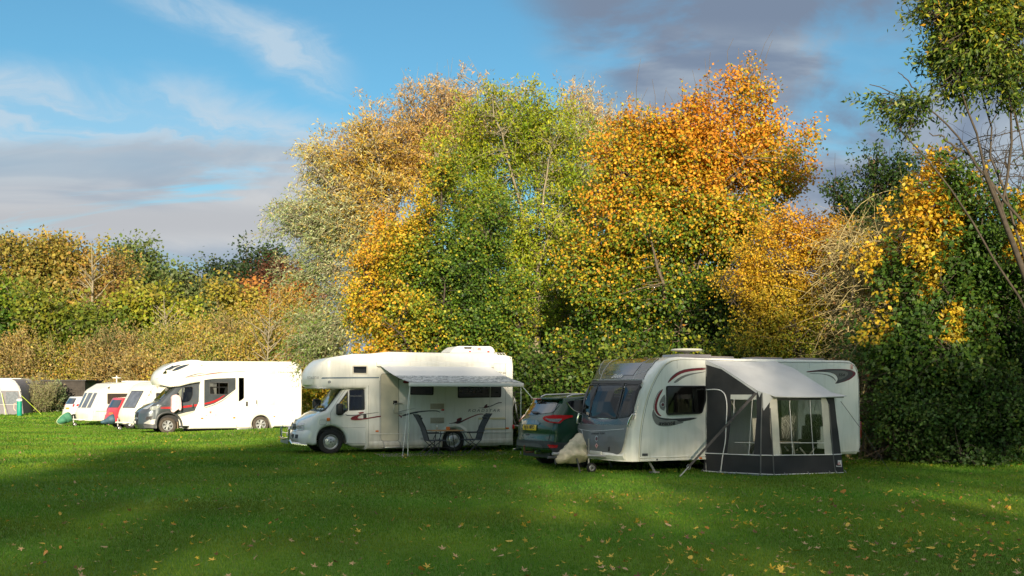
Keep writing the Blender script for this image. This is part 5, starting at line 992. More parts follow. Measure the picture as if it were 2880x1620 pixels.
    linework(m, roundpoly(S([(1065, 810), (1240, 810), (1240, 1030), (1060, 1030)]), .04), lambda a, b: P(a, b, .001), .003, True); linework(m, S([(1100, 290), (1110, 240), (1170, 218), (2300, 218), (2345, 260), (2385, 500)]), lambda a, b: P(a, b, .001), .004); linework(m, S([(1070, 925), (1505, 930)]), lambda a, b: P(a, b, .001), .003); m.build('panel_seam', mat('soft_seam', (.35, .35, .33), .7), o)
    m = MB()
    for p0 in ((1090, 880), (1222, 877), (1027, 188), (2255, 190), (2293, 485), (2295, 820)): q = S([p0])[0]; m.rbox(q[0] - .03, q[0] + .03, -.03, 0, q[1] - .012, q[1] + .012, .006)
    q = S([(1785, 668), (1798, 725)]); m.rbox(q[0][0], q[1][0], -.04, 0, q[1][1], q[0][1], .01); m.build('catch', BLK, o)
    q = S([(1715, 635), (1790, 635), (1800, 700), (1790, 775), (1715, 778)]); m = MB(); m.tube([(x_, -.06 if 0 < i < 4 else 0, z_) for i, (x_, z_) in enumerate(q)], .014, 6); m.build('grab_handle', WHT2, o)
    m = MB(); q = S([(1150, 840)])[0]; m.lathe([(.07, 0), (.065, -.006), (.0001, -.006)], (q[0], 0, q[1]), 'y', 20); m.build('locker_sticker', mat('pink_sticker', (.75, .42, .38), .5), o); m = MB(); m.rbox(q[0] - .02, q[0] + .02, -.012, -.006, q[1] - .03, q[1] + .03, .003); m.build('sticker_mark', REDL, o)
    pts = [(wc + (ar + .05) * math.cos(R(a)), az + (ar + .05) * math.sin(R(a))) for a in np.linspace(190, -10, 20)]; m = MB(); m.tube([(x_, .01, z_) for x_, z_ in pts], .045, 8); m.build('wheel_arch', WHT2, o)
    # ---- cab (bonnet, windscreen)
    CW = 2.02; y0 = .08; yc = W / 2; fcx = 0.
    nose = [(-1.14, .24), (-1.20, .40), (-1.18, .62), (-1.14, .95), (-1.04, 1.06), (-.62, 1.29), (-.28, 1.42), (.42, 2.18), (.55, 2.26)]
    xb2 = S([(960, 600)])[0][0]
    cab = [(xb + .1, 2.26), (xb + .1, .50), (xb2 - .1, .28), (.64, .28)] + [(.52 * math.cos(R(a)), .36 + .52 * math.sin(R(a))) for a in np.linspace(-8, 190, 15)] + [(-.6, .24)] + nose; capc = [tuple(p) for p in offset_poly(cab, -.12)]
    def dc(x, y, z):
        t = (y - yc) / (CW / 2); k = sstep(-.3, -1.15, x); tum = .15 * sstep(1.2, 2.25, z)
        return (x + .30 * k * abs(t) ** 3 - .05 * (1 - t * t) * (1 if z > 1.4 else 0), yc + (y - yc) * (1 - tum - .10 * k), z)
    def gp(pts, cr='J'):
        o_ = []
        return fr.traced(cr, pts, dc, y0)
    wa = gp([(940, 560), (1060, 390), (1115, 350), (1085, 640), (1020, 660)]); wb = gp([(1130, 345), (1300, 340), (1325, 360), (1325, 500), (1290, 600), (1240, 655), (1100, 680)])
    sk = Skin(fr, nose, dc); tb = float(sk.T[np.argmin(np.abs(sk.L[:, 1] - 1.42))]); te = sk.T[-1] - .10
    shell(slab(capc, CW, .12, dc, [offset_poly(wa, -.02), offset_poly(wb, -.02)], ny=30, grid=.16, step=.045, y0=y0, skip=lambda x, y, z: -.20 < x < .38 and z > 1.46 and .30 < y < W - .30), 'cab', GREYP, o)
    PC = lambda a, b, off=.004: dc(a, y0 - off, b)
    for w in (wa, wb): pane(o, roundpoly(w, .04), .02, BLK, GLS, PC, off=.008)
    pane(o, roundpoly([(tb + .03, .24), (te, .30), (te, W - .30), (tb + .03, W - .24)], .08), .08, BLK, GLS, lambda t, y, off: sk.at(t, y, off + .004), 'windscreen', 'seal', off=.012)
    # lower white sweep of the cab flank
    patch(resample(gp([(1000, 920), (1180, 870), (1365, 835), (1300, 1140), (1050, 1140), (1040, 1060)]), .1), lambda a, b: PC(a, b, .006), (), .15).build('white_sill_panel', WHT2, o, 0)
    patch(resample(gp([(1000, 925), (1180, 872), (1365, 838), (1365, 862), (1190, 925), (1045, 968)]), .1), lambda a, b: PC(a, b, .010), (), .15).build('marking', mat('beige_marking', (.5, .47, .38), .4), o, 0)
    for a_, b_ in ((760, 742), (783, 772)): patch(resample(gp([(665, a_), (880, a_ - 5), (1100, a_ - 18), (1445, a_ - 62), (1445, a_ - 48), (1100, a_ - 3), (880, a_ + 10), (665, a_ + 8)]), .1), lambda a, b: PC(a, b, .006), (), .3).build('marking', REDL, o, 0)
    m = MB(); linework(m, roundpoly(gp([(1385, 300), (1390, 640), (1375, 840), (1050, 900), (900, 860), (800, 720), (830, 610), (1040, 330), (1120, 300)]), .05), lambda a, b: PC(a, b, .001), .005, True); linework(m, roundpoly(gp([(1140, 1015), (1330, 1015), (1300, 1110), (1155, 1110)]), .03), lambda a, b: PC(a, b, .007), .005, True); linework(m, gp([(1370, 850), (1430, 850), (1425, 980), (1355, 980)]), lambda a, b: PC(a, b, .007), .005, True); m.build('door_gap', SEAM, o)
    m = MB(); pts = [(.57 * math.cos(R(a)), .36 + .57 * math.sin(R(a))) for a in np.linspace(178, -5, 22)]; m.tube([dc(x_, y0 + .01, z_) for x_, z_ in pts], .055, 8); m.build('wheel_arch', TRIM, o)
    q = gp([(1305, 690), (1340, 775)]); MB().rbox(q[0][0], q[1][0], y0 - .035, y0, q[1][1], q[0][1], .01).build('door_handle', BLK, o)
    ypos = lambda z0_, z1_, a, b, m_, name, off=.01, rnd=.03: patch(roundpoly([(TZ(z0_), a), (TZ(z1_), a), (TZ(z1_), b), (TZ(z0_), b)], rnd), lambda t, y: sk.at(t, y, off), (), .07).build(name, m_, o, 0)
    TZ = lambda z: float(np.interp(z, sk.L[:, 1], sk.T))
    ypos(.70, .94, .70, 1.60, BLK, 'grille', .014); ypos(.38, .64, .62, 1.68, BLK, 'bumper_grille', .010)
    m = MB()
    for k in range(4): t = TZ(.72 + .06 * k); m.tube([sk.at(t, .74, .02), sk.at(t, 1.56, .02)], .007, 4)
    c_ = sk.at(TZ(.82), 1.15, .02); m.lathe([(.07, 0), (.06, -.02), (.0001, -.02)], c_, 'x', 16); m.build('grille_bar', CHR, o); ypos(.66, .70, .62, 1.68, SILP, 'bumper_trim', .018, .01)
    for a_, b_ in ((.20, .52), (1.78, 2.10)): ypos(1.06, 1.30, a_, b_, CLR, 'headlight', .016, .05)
    patch(resample(roundpoly(gp([(440, 755), (560, 735), (690, 715), (640, 770), (540, 820), (430, 820)]), .05), .06), lambda a, b: PC(a, b, .012), (), .08).build('headlight', CLR, o, 0)
    patch(resample(roundpoly(gp([(375, 955), (510, 935), (480, 1000), (400, 1020), (350, 1010)]), .03), .06), lambda a, b: PC(a, b, .008), (), .08).build('bumper_vent', BLK, o, 0)
    patch(resample(roundpoly(gp([(310, 1090), (400, 1040), (520, 1010), (600, 1000), (590, 1110), (440, 1115)]), .03), .06), lambda a, b: PC(a, b, .006), (), .08).build('bumper_corner', SILP, o, 0)
    patch(resample(roundpoly(gp([(300, 1115), (450, 1110), (590, 1120), (585, 1195), (330, 1185)]), .03), .06), lambda a, b: PC(a, b, .010), (), .08).build('bumper_skirt', TRIM, o, 0)
    c_ = sk.at(TZ(.50), 1.15, .02); n_ = MB(); n_.rbox(c_[0] - .02, c_[0], .89, 1.41, .45, .56, .004); pl = n_.build('number_plate', WPL, o); MB().box(c_[0] - .023, c_[0] - .020, 1.34, 1.41, .45, .56).build('plate_band', mat('blue_band', (.02, .12, .35), .4), pl, 0)
    m = MB(); m.tube([sk.at(tb - .03, .5, .03), sk.at(tb + .12, .9, .035)], .012, 5); m.tube([sk.at(tb - .03, 1.2, .03), sk.at(tb + .12, 1.6, .035)], .012, 5); m.build('wiper', BLK, o)
    # mirrors: far one bare, near one wearing the cover
    m = MB(); m.rbox(-.05, .10, W + .04, W + .26, 1.36, 1.72, .05, 3); m.build('wing_mirror', BLK, o); q = gp([(985, 700)])[0]; m = MB(); m.rbox(q[0] - .10, q[0] + .06, -.24, -.02, q[1] - .16, q[1] + .26, .05, 3); m.tube([(q[0], -.05, q[1] - .15), (q[0] - .1, .12, q[1] - .1)], .03); m.build('wing_mirror', BLK, o)
    cv = fr.root('mirror_cover', 'pale pink striped cloth cover hanging over the near wing mirror of the grey cab', 'mirror cover'); q = fr.side('J', [(890, 620), (890, 560), (920, 520), (980, 505), (1040, 530), (1070, 580), (1082, 680), (1085, 770), (1075, 820), (1050, 830), (1030, 800), (1000, 810), (960, 840), (925, 870), (900, 850), (885, 810)], -.2)
    cy, cz = np.mean(q, axis=0); m = MB(); 
    for yy, s_ in ((-.27, 1.), (-.30, .8), (0.0, 1.), (.02, .8)): pass
    b_ = [(x_, -.26, z_) for x_, z_ in q]; f_ = [(x_, .02, z_) for x_, z_ in q]; V2, F2 = cdt(q, (), .06); k = len(V2)
    bulge = lambda x_, z_: .05 * max(0, 1 - ((x_ - cy) / .22) ** 2) * (.6 + .4 * math.sin(x_ * 60)); m.add([(x_, -.26 - bulge(x_, z_), z_) for x_, z_ in V2], F2); m.add([(x_, .02, z_) for x_, z_ in V2], F2); n = len(q); m.add(b_ + f_, [(i, (i + 1) % n, n + (i + 1) % n, n + i) for i in range(n) if q[i][1] > cz or q[(i + 1) % n][1] > cz])
    m.build('cloth', mat('pink_cloth', (.72, .52, .53), .85, var=.15, vscale=14), cv, 50, True)
    m = MB(); m.box(.75, 3.4, .4, 1.9, .26, .5); m.box(4.6, 5.3, .4, 1.9, .32, .5); m.build('chassis', BLK, o); m = MB(); m.box(-.47, .47, .34, 1.95, .40, .86); m.box(wc - .47, wc + .47, .34, 1.95, .40, .84); m.build('wheel_liner', BLK, o)
    m = MB(); q = S([(1505, 1035), (1720, 1065)]); m.rbox(q[0][0], q[1][0], -.25, .0, .16, .2, .01); m.tube([(q[0][0], 0, .35), (q[0][0], -.2, .2)], .014, 6); m.tube([(q[1][0], 0, .35), (q[1][0], -.2, .2)], .014, 6); m.build('entry_step', ALU, o)
    for x_, y_ in ((0, .10), (4.01, .10), (0, 1.99), (4.01, 1.99)): wheel(o, x_, .36, y_, .36, .22, 'alloy', TYM, 6)
    m = MB(); m.rbox(.40, .44, .12, .38, .22, .52, .01); m.build('mud_flap', mat('muddy_flap', (.20, .15, .10), .8), o)
    m = MB()
    for y_ in (.5, 1.4): m.rbox(.55, 1.0, y_, y_ + .5, .9, 1.1, .05); m.rbox(.95, 1.12, y_, y_ + .5, 1.1, 1.8, .05)
    m.build('seat', SEAT, o); MB().rbox(-.30, .2, .3, 2.0, .95, 1.36, .06).build('dashboard', TRIM, o)
    for i, xx in enumerate((-.30, .12)): pass
    return o, fr
GM, GMF = grey_motorhome()
# ================================================================ grey nosed caravan (right)
def big_caravan():
    fr = Frame(2.714, 23.7, 0, 26.4); W = 2.2
    o = fr.root('caravan', 'large white caravan with a dark grey nose, three front windows and a porch awning', 'caravan')
    S = lambda pts, y=0.: fr.side('F', pts, y); G = lambda pts, y=0.: fr.side('G', pts, y)
    zb = .30; RF = .30
    j = S([(752, 1218), (752, 1120), (757, 1000), (768, 880), (785, 760), (812, 630), (842, 520), (880, 415), (925, 320), (975, 235), (1030, 172), (1095, 135), (1180, 120)])
    rear = G([(1972, 1120), (1965, 600), (1960, 350), (1945, 240), (1915, 185), (1870, 155), (1800, 150)])
    xr = rear[0][0]; zbr = G([(1985, 1112)])[0][1]
    # twin axle arches are hidden low down: straight skirt
    ax1, ax2 = 3.35, 4.15; az, ar = .33, .40
    cap = j + [] ; cap = list(j[::-1])                                   # roof end -> down to the base joint
    cap += [(j[0][0] + 1.4, zb + .02), (ax1 - ar, zb + .05)] + [(ax1 + ar * math.cos(R(a)), az + ar * math.sin(R(a))) for a in np.linspace(180, 90, 6)] + [(ax2 + ar * math.cos(R(a)), az + ar * math.sin(R(a))) for a in np.linspace(90, 0, 6)] + [(ax2 + ar, zb + .06), (xr - .1, zbr), (xr, zbr + .12)] + rear[1:]
    rv = lambda x, z: lerp(lerp(RF, .07, sstep(1.5, 2.35, z)), .045, sstep(.75, 1.75, x)) if x < 3 else .05
    yc = W / 2
    def df(x, y, z):
        t = (y - yc) / yc; k = sstep(1.2, -.1, x); return (x - .08 * k * (1 - t * t), y, max(z, zb - .02) if x < 3 else z)
    w1 = S([(1042, 400), (1463, 400), (1463, 560), (1425, 690), (1395, 702), (1055, 716), (1042, 690)])
    full = offset_poly(resample(cap, .09), [rv(*p) for p in resample(cap, .09)])
    sh = slab(cap, W, rv, df, [offset_poly(w1, -.03)], ny=14, grid=.25, step=.09, seg=6)
    # front outline polyline (bottom -> roof) from the full outline
    fl = []
    for p in full.tolist():
        if p[1] < .34: break
        fl.append(tuple(p))
    fl = fl[::-1]
    sk = Skin(fr, fl, df)
    # openings for the three front windows
    wins = [[(158, 705), (240, 392), (350, 388), (256, 742)], [(265, 742), (357, 388), (632, 386), (545, 755)], [(550, 752), (650, 386), (782, 384), (690, 690), (650, 735)]]
    WP = [sk.poly('F', w) for w in wins]
    bbt = (min(p[0] for w in WP for p in w), max(p[0] for w in WP for p in w)); bby = (min(p[1] for w in WP for p in w), max(p[1] for w in WP for p in w))
    zlo = float(np.interp(bbt[0], sk.T, sk.L[:, 1])); zhi = float(np.interp(bbt[1], sk.T, sk.L[:, 1]))
    sh = slab(cap, W, rv, df, [offset_poly(w1, -.03)], ny=30, grid=.25, step=.06, seg=6, skip=lambda x, y, z: x < 1.0 and zlo + .06 < z < zhi - .06 and bby[0] + .08 < y < bby[1] - .08 and x < float(np.interp(z, sk.L[:, 1], sk.L[:, 0])) + .08)
    shell(sh, 'body', WHT3, o)
    P = lambda a, b, off=.004: df(a, -off, b); FS = lambda t, y, off=.006: sk.at(t, y, off)
    DG_ = mat('nose_dark_grey', (.050, .056, .065), .22, coat=.8, var=.15); MG = mat('nose_mid_grey', (.14, .145, .147), .42, coat=.3, var=.18, vscale=2, bump=.05, bscale=2)
    def fp(pts, m_, name, off=.006, rnd=.0, par=None, grid=.12, crop='F'):
        q = sk.poly(crop, pts); q = roundpoly(q, rnd) if rnd else q; return patch(resample(q, .1), lambda t, y: FS(t, y, off), (), grid).build(name, m_, par or o, 0)
    BO = .016; ring = MB(); outer = sk.poly('F', [(138, 806), (160, 700), (250, 352), (800, 350), (700, 690), (640, 822)]); q = resample(outer, .1)
    patch(q, lambda t, y: FS(t, y, .014), [tuple(map(tuple, offset_poly(w, -.0))) for w in WP], .14, ring); ring.build('window_band', DG_, o, 0)
    for w in WP:
        p = pane(o, roundpoly(w, .05), .035, BLK, GLD, lambda t, y, off: FS(t, y, off + .012), 'front_window', 'frame', off=.02)
        t0, t1 = min(a[0] for a in w), max(a[0] for a in w); y0_, y1_ = min(a[1] for a in w), max(a[1] for a in w); c_ = MB()
        for s_ in (0, 1):
            yy = y0_ + .08 if s_ == 0 else y1_ - .30
            for i in range(5): a = FS(t0, yy + i * .04, -.10 - .02 * (i % 2)); b = FS(t1, yy + i * .04 + (.05 if s_ == 0 else -.03), -.10 - .02 * (i % 2)); a2 = FS(t0, yy + .04 + i * .04, -.10 - .02 * ((i + 1) % 2)); b2 = FS(t1, yy + .04 + i * .04 + (.05 if s_ == 0 else -.03), -.10 - .02 * ((i + 1) % 2)); c_.add([a, a2, b2, b], [(0, 1, 2, 3)])
        c_.build('curtain', CURT, p, 0)
    # sunroof panel above, lines, glass
    fp([(258, 338), (300, 215), (345, 150), (400, 122), (980, 112), (900, 190), (850, 250), (808, 334)], DG_, 'sunroof_panel', .014); fp([(385, 290), (420, 215), (470, 160), (530, 124), (872, 118), (800, 175), (752, 235), (715, 292)], mat('sunroof_glass', (.03, .032, .05), .05, coat=1.), 'sunroof', .020)
    m = MB()
    for pts in ([(258, 338), (808, 334)], [(352, 336), (372, 250), (430, 165), (520, 122)], [(712, 332), (740, 270), (800, 190), (875, 118)], [(405, 122), (345, 170), (318, 235), (330, 275), (358, 292)], [(960, 115), (900, 190), (850, 240), (790, 270), (728, 288)]):
        q = resample(sk.poly('F', pts), .06, False); m.tube([FS(t, y, .015) for t, y in q], .004, 5)
    q = resample(sk.poly('F', [(150, 868), (280, 888), (440, 880), (610, 866)]), .06, False); m.tube([FS(t, y, .034) for t, y in q], .005, 5); q = resample(sk.poly('F', [(128, 860), (172, 880), (198, 1000)]), .06, False); m.tube([FS(t, y, .034) for t, y in q], .005, 5); m.build('white_piping', mat('white_line', (.7, .7, .7), .3), o)
    fp([(112, 832), (125, 812), (640, 824), (632, 880), (612, 1000), (585, 1110), (555, 1137), (190, 1120), (175, 1000), (112, 870)], MG, 'locker_lid', .032, .05)
    fp([(250, 352), (800, 350), (796, 384), (245, 384)], BLK, 'window_hinge_rail', .03)
    def lt(s_, a, b, h, m_, off=.024, shear=0., bold=0.):
        (ta, ya), (tb_, yb) = sk.inv('F', a), sk.inv('F', b); h_ = abs(sk.inv('F', (a[0], a[1] - h))[0] - ta); text(s_, 'lettering', m_, o, lambda u, v: FS(ta + v + (tb_ - ta) * u / abs(yb - ya), ya - u, off), abs(yb - ya), h_, shear, bold=bold)
    lt('Elddis', (485, 324), (595, 320), 34, mat('pale_lettering', (.75, .75, .75), .3), .026, .15, .02); lt('avanté 554', (288, 922), (426, 920), 18, BLK, .038, .1, .02)
    def disc(a, r_, m_, off, n=20, name='badge'): t_, y_ = sk.inv('F', a); mb = MB(); mb.add([FS(t_ + r_ * math.sin(k * 2 * math.pi / n), y_ + r_ * math.cos(k * 2 * math.pi / n), off) for k in range(n)], [tuple(range(n))]); return mb.build(name, m_, o, 0)
    disc((345, 968), .065, SIL, .038); disc((345, 968), .045, mat('maroon_badge', (.10, .015, .025), .3), .041)
    fp([(345, 1015), (364, 1042), (345, 1074), (327, 1042)], mat('pink_sticker2', (.80, .45, .38), .5), 'gas_sticker', .038); disc((345, 1043), .02, REDL, .041, 8, 'sticker_mark')
    for a in ((225, 1062), (471, 1078)): t_, y_ = sk.inv('F', a); p_ = FS(t_, y_, .02); MB().rbox(p_[0] - .03, p_[0] + .01, y_ - .025, y_ + .025, p_[2] - .05, p_[2] + .05, .01).build('lid_catch', BLK, o)
    for pts in ([(98, 830), (92, 760), (118, 690), (150, 655), (158, 668), (140, 740), (128, 830)], [(640, 840), (660, 730), (690, 670), (712, 668), (722, 700), (690, 800), (660, 842)]): pass
    m = MB()
    for a, b in (((137, 705), (118, 805)), ((700, 712), (655, 822))): (ta, ya), (tb_, yb) = sk.inv('F', a), sk.inv('F', b); m.tube([FS(ta, ya, .0), FS(ta, ya, .06), FS((ta + tb_) / 2, (ya + yb) / 2, .075), FS(tb_, yb, .06), FS(tb_, yb, .0)], .018, 8)
    m.build('grab_handle', CHR, o)
    # side: seam, mouldings, window, graphics
    m = MB(); linework(m, j, lambda a, b: P(a, b, .001), .009); m.build('joint_strip', mat('yellowed_strip', (.62, .58, .42), .5), o); m = MB(); linework(m, [(p[0] + .04, p[1]) for p in j], lambda a, b: P(a, b, .001), .004); linework(m, S([(1190, 120), (1460, 122)]) + G([(1130, 150), (1800, 150)]), lambda a, b: P(a, b, .001), .005); linework(m, G([(1800, 150), (1870, 155), (1920, 190), (1950, 260), (1962, 380), (1970, 1120)]), lambda a, b: P(a, b, .002), .006); linework(m, S([(1160, 125), (1162, 215)]), lambda a, b: P(a, b, .001), .002); linework(m, G([(1435, 155), (1438, 215)]), lambda a, b: P(a, b, .001), .002); m.build('panel_seam', SEAM, o)
    zr_ = S([(1100, 1155)])[0][1]; m = MB(); m.rbox(.03, xr - .02, -.024, 0, zr_ - .03, zr_, .008); m.rbox(.03, ax1 - ar - .03, -.028, .01, zb - .02, zb + .03, .008); m.build('skirt_rail', WHT3, o)
    pane(o, roundpoly(w1, .05), .03, BLK, GLD, P, 'side_window', 'frame', off=.03); q = S([(1335, 440), (1390, 440), (1400, 560), (1370, 680), (1390, 690), (1410, 690)]); m = MB()
    for i in range(6): x0 = lerp(q[0][0], q[1][0], i / 6); x1 = lerp(q[0][0], q[1][0], (i + 1) / 6); x2 = lerp(q[3][0], q[5][0], i / 6); x3 = lerp(q[3][0], q[5][0], (i + 1) / 6); d_ = .06 + .02 * (i % 2); e_ = .06 + .02 * ((i + 1) % 2); m.add([(x0, d_, q[0][1]), (x1, e_, q[0][1]), (x3, e_, q[3][1]), (x2, d_, q[3][1])], [(0, 1, 2, 3)])
    m.build('curtain', CURT, o, 0)
    MB().rbox(.9, 2.2, 1.2, 2.0, .5, 1.15, .05).build('sofa', INT, o)
    for m_, pts in ((RED, [(1058, 368), (1100, 310), (1170, 255), (1260, 222), (1465, 208), (1465, 228), (1330, 240), (1220, 262), (1150, 300), (1068, 368)]), (DKM, [(1056, 366), (1095, 305), (1165, 250), (1260, 217), (1465, 203), (1465, 209), (1262, 224), (1170, 257), (1100, 312), (1060, 368)]), (GRM, [(1115, 368), (1180, 310), (1270, 273), (1465, 246), (1465, 253), (1320, 280), (1230, 312), (1150, 370)]),
                    (GRM, [(1035, 485), (1000, 520), (972, 570), (968, 615), (985, 655), (1035, 672)]), (GRM, [(905, 650), (890, 700), (900, 760), (930, 810), (970, 832), (1040, 838), (1120, 828), (1250, 790), (1180, 780), (1010, 762), (945, 725), (918, 680)]),
                    (DKM, [(918, 690), (950, 730), (1010, 748), (1130, 755), (1395, 738), (1330, 765), (1190, 788), (1150, 770), (1000, 765), (935, 735)]), (RED, [(1010, 430), (1005, 450), (965, 525), (942, 600), (945, 660), (965, 700), (998, 728), (960, 722), (925, 680), (915, 620), (930, 550), (960, 480)]), (DKM, [(1012, 430), (960, 470), (925, 545), (910, 620), (916, 672), (908, 660), (905, 610), (922, 540), (958, 465)])):
        decal(o, fr, 'F', pts, m_, df=df, off=.003 if m_ is GRM else .006, smooth=1)
    q = S([(960, 822), (1138, 822)]); text('avanté', 'lettering', BLK, o, lambda u, v: P(q[0][0] + u, q[0][1] + v, .010), q[1][0] - q[0][0], .085, .15, bold=.02)
    q = S([(1003, 603)])[0]; m = MB(); m.lathe([(.055, -.0), (.05, -.012), (.0001, -.012)], (q[0], -.004, q[1]), 'y', 20); m.build('badge', SIL, o); m = MB(); m.lathe([(.036, 0), (.0001, 0)], (q[0], -.019, q[1]), 'y', 16); m.build('badge_centre', mat('maroon_badge', (.1, .015, .025), .3), o)
    for m_, pts, of in ((mat('maroon_edge', (.13, .02, .035), .4), [(1398, 247), (1480, 235), (1600, 222), (1750, 218), (1860, 224), (1915, 245), (1935, 268), (1915, 300), (1850, 345), (1702, 386), (1730, 350), (1740, 330), (1725, 290), (1680, 262), (1600, 250), (1500, 250), (1410, 258)], .003), (DKM, [(1420, 250), (1600, 228), (1750, 224), (1850, 232), (1895, 250), (1905, 272), (1880, 305), (1820, 345), (1708, 384), (1735, 348), (1740, 320), (1715, 280), (1670, 258), (1600, 247), (1500, 246)], .006),
                        (mat('mid_marking', (.13, .135, .13), .4), [(1580, 240), (1700, 234), (1800, 240), (1845, 255), (1850, 275), (1820, 310), (1740, 345), (1740, 310), (1715, 278), (1660, 255)], .008), (GRM, [(1430, 268), (1520, 266), (1620, 275), (1690, 300), (1722, 350), (1716, 352), (1680, 310), (1610, 282), (1520, 272), (1440, 273)], .004)):
        decal(o, fr, 'G', pts, m_, df=df, off=of)
    q = G([(1742, 298), (1812, 296)]); text('554', 'lettering', BLK, o, lambda u, v: P(q[0][0] + u, q[0][1] + v, .012), q[1][0] - q[0][0], .065, .2, bold=.02)
    q = S([(785, 1127), (845, 1152)]); MB().rbox(q[0][0], q[1][0], -.012, 0, q[1][1], q[0][1], .004).build('tyre_plate', TRIM, o); q = S([(1390, 1167), (1418, 1184)]); MB().rbox(q[0][0], q[1][0], -.04, 0, q[1][1], q[0][1], .006).build('marker_lamp', ORG, o)
    q = S([(938, 1192)])[0]; m = MB(); m.lathe([(.022, -.01), (.0001, -.012)], (q[0], -.02, q[1]), 'y', 12); m.build('skirt_hole', BLK, o)
    q = G([(1875, 170), (1890, 222)]); MB().rbox(q[0][0], q[1][0], -.05, 0, q[1][1], q[0][1], .015).build('high_marker', mat('pink_lens', (.7, .4, .35), .2, coat=1.), o)
    q = G([(1982, 780), (1995, 965)]); MB().rbox(xr + .02, xr + .10, .02, .25, q[1][1], q[0][1], .02).build('tail_lamp', mat('dark_red_lens', (.20, .01, .01), .15, coat=1.), o)
    # front lower bumper and skirt nose
    m = MB(); pts = [(-.38, .32), (-.42, .40), (-.38, .47), (-.2, .50), (.1, .44), (.1, .30)]
    n_ = 12
    for i in range(n_ + 1):
        y_ = lerp(.12, W - .12, i / n_); b_ = .10 * (1 - abs(2 * i / n_ - 1) ** 3)
        m.v += [(x_ - b_ + .10, y_, z_) for x_, z_ in pts]
    for i in range(n_):
        for k in range(6): m.f.append((i * 6 + k, i * 6 + (k + 1) % 6, (i + 1) * 6 + (k + 1) % 6, (i + 1) * 6 + k))
    m.f += [tuple(range(6)), tuple(range(n_ * 6, n_ * 6 + 6))]; m.build('front_bumper', WHT3, o, 30)
    p_ = MB(); p_.rbox(-.46, -.42, .80, 1.50, .36, .47, .006); p_.build('registration_holder', mat('off_white', (.66, .66, .6), .5), o)
    # A-frame, jockey wheel, steadies, wheels, roof things
    m = MB(); m.tube([(.2, .45, .34), (-1.15, 1.05, .40)], .035, 6); m.tube([(.2, 1.75, .34), (-1.15, 1.15, .40)], .035, 6); m.tube([(-1.0, 1.1, .40), (-1.5, 1.1, .43)], .035, 8); m.build('a_frame', GALV, o)
    q = fr.side('F', [(240, 1285)], .95)[0]; xj = q[0]; m = MB(); m.tube([(xj - .04, 1.0, .75), (xj - .04, 1.0, .2)], .026, 8); m.tube([(xj - .05, 1.0, .22), (xj - .05, .92, .12), (xj + .08, .92, .1)], .02, 6); m.build('jockey_post', GALV, o); wheel(o, xj, .11, .90, .11, .09, 'steel', holes=3)
    m = MB(); q = S([(850, 1265), (920, 1335)], .2); m.tube([(q[0][0], .25, .34), (q[1][0], .20, .03)], .028, 6); m.rbox(q[1][0] - .09, q[1][0] + .08, .12, .30, .0, .04, .01); m.tube([(q[0][0], 1.95, .34), (q[1][0], 1.98, .03)], .028, 6); m.tube([(xr - .5, .3, .36), (xr - .65, .25, .03)], .028, 6); m.build('steady_leg', GALV, o)
    m = MB(); m.box(.3, 6.0, .5, 1.7, .30, .42); m.box(ax1 - .42, ax2 + .42, .32, 1.9, .4, .7); m.build('chassis', BLK, o)
    for x_ in (ax1, ax2):
        for y_ in (.10, 1.92): wheel(o, x_, .31, y_, .31, .18, 'alloy', holes=5)
    z_ = G([(600, 118)])[0][1] + .03; m = MB(); q = S([(818, 0), (1265, 0)]); m.rbox(1.45, 2.35, .55, 1.25, z_ - .03, z_ + .10, .03); rv1 = m.build('roof_light', mat('smoked_acrylic', (.17, .16, .17), .15, coat=.8), o)
    for a, b in ((270, 575), (805, 1095), (1270, 1540)): q = G([(a, 100), (b, 100)], .9); m = MB(); m.rbox(q[0][0], q[1][0], .7, 1.3, z_ - .03, z_ + .07, .03); m.build('roof_light', mat('smoked_acrylic', (.17, .16, .17), .15, coat=.8), o)
    q = S([(1160, 30), (1400, 30), (1290, 75)], .7); m = MB(); xx = q[2][0]; m.lathe([(.0001, .16), (.34, .20), (.36, .22), (.34, .24), (.0001, .245)], (xx, .8, z_ - .02), 'z', 28); m.lathe([(.05, 0), (.035, .10), (.09, .18)], (xx, .8, z_ - .02), 'z', 16); m.build('tv_aerial', mat('aerial_plastic', (.66, .65, .56), .5), o)
    # hitch cover: separate thing
    hc = fr.root('hitch_cover', 'crumpled beige fabric cover over the tow hitch of the large caravan', 'hitch cover'); yo = 1.1
    pl = fr.side('E', [(725, 1190), (745, 1150), (840, 1060), (930, 950), (1010, 880), (1060, 820), (1095, 808), (1130, 835), (1150, 920), (1185, 1080), (1190, 1225), (1120, 1250), (1000, 1268), (880, 1255), (790, 1272), (740, 1245)], yo)
    pl = smoothpoly(pl, 1); cx, cz = np.mean(pl, axis=0); V2, F2 = cdt(pl, (), .045); g = np.random.default_rng(5); D = np.array(pl); m = MB()
    def dp(x, z):
        d = min(math.hypot(x - a, z - b) for a, b in pl); h_ = .30 * (1 - math.exp(-d / .10)); return h_ * (1 + .22 * math.sin(9 * x + 14 * z) * math.sin(11 * z - 6 * x + 2)) + .012 * math.sin(38 * x + 20 * z)
    m.add([(x, yo - dp(x, z), z) for x, z in V2], F2); m.add([(x, yo + dp(x, z), z) for x, z in V2], F2); shell(m, 'cloth', mat('beige_canvas', (.56, .49, .35), .9, var=.28, vscale=7, bump=.5, bscale=14), hc, 60)
    m = MB(); m.tube([(-1.45, 1.1, .44), (-1.42, 1.1, .20)], .02, 6); m.tube([(-1.0, .9, .33), (-.95, .85, .02)], .018, 6); m.tube([(-1.1, 1.1, .35), (-1.62, 1.1, .35)], .03, 6); m.build('hitch_steel', TRIM, o)
    return o, fr, xr
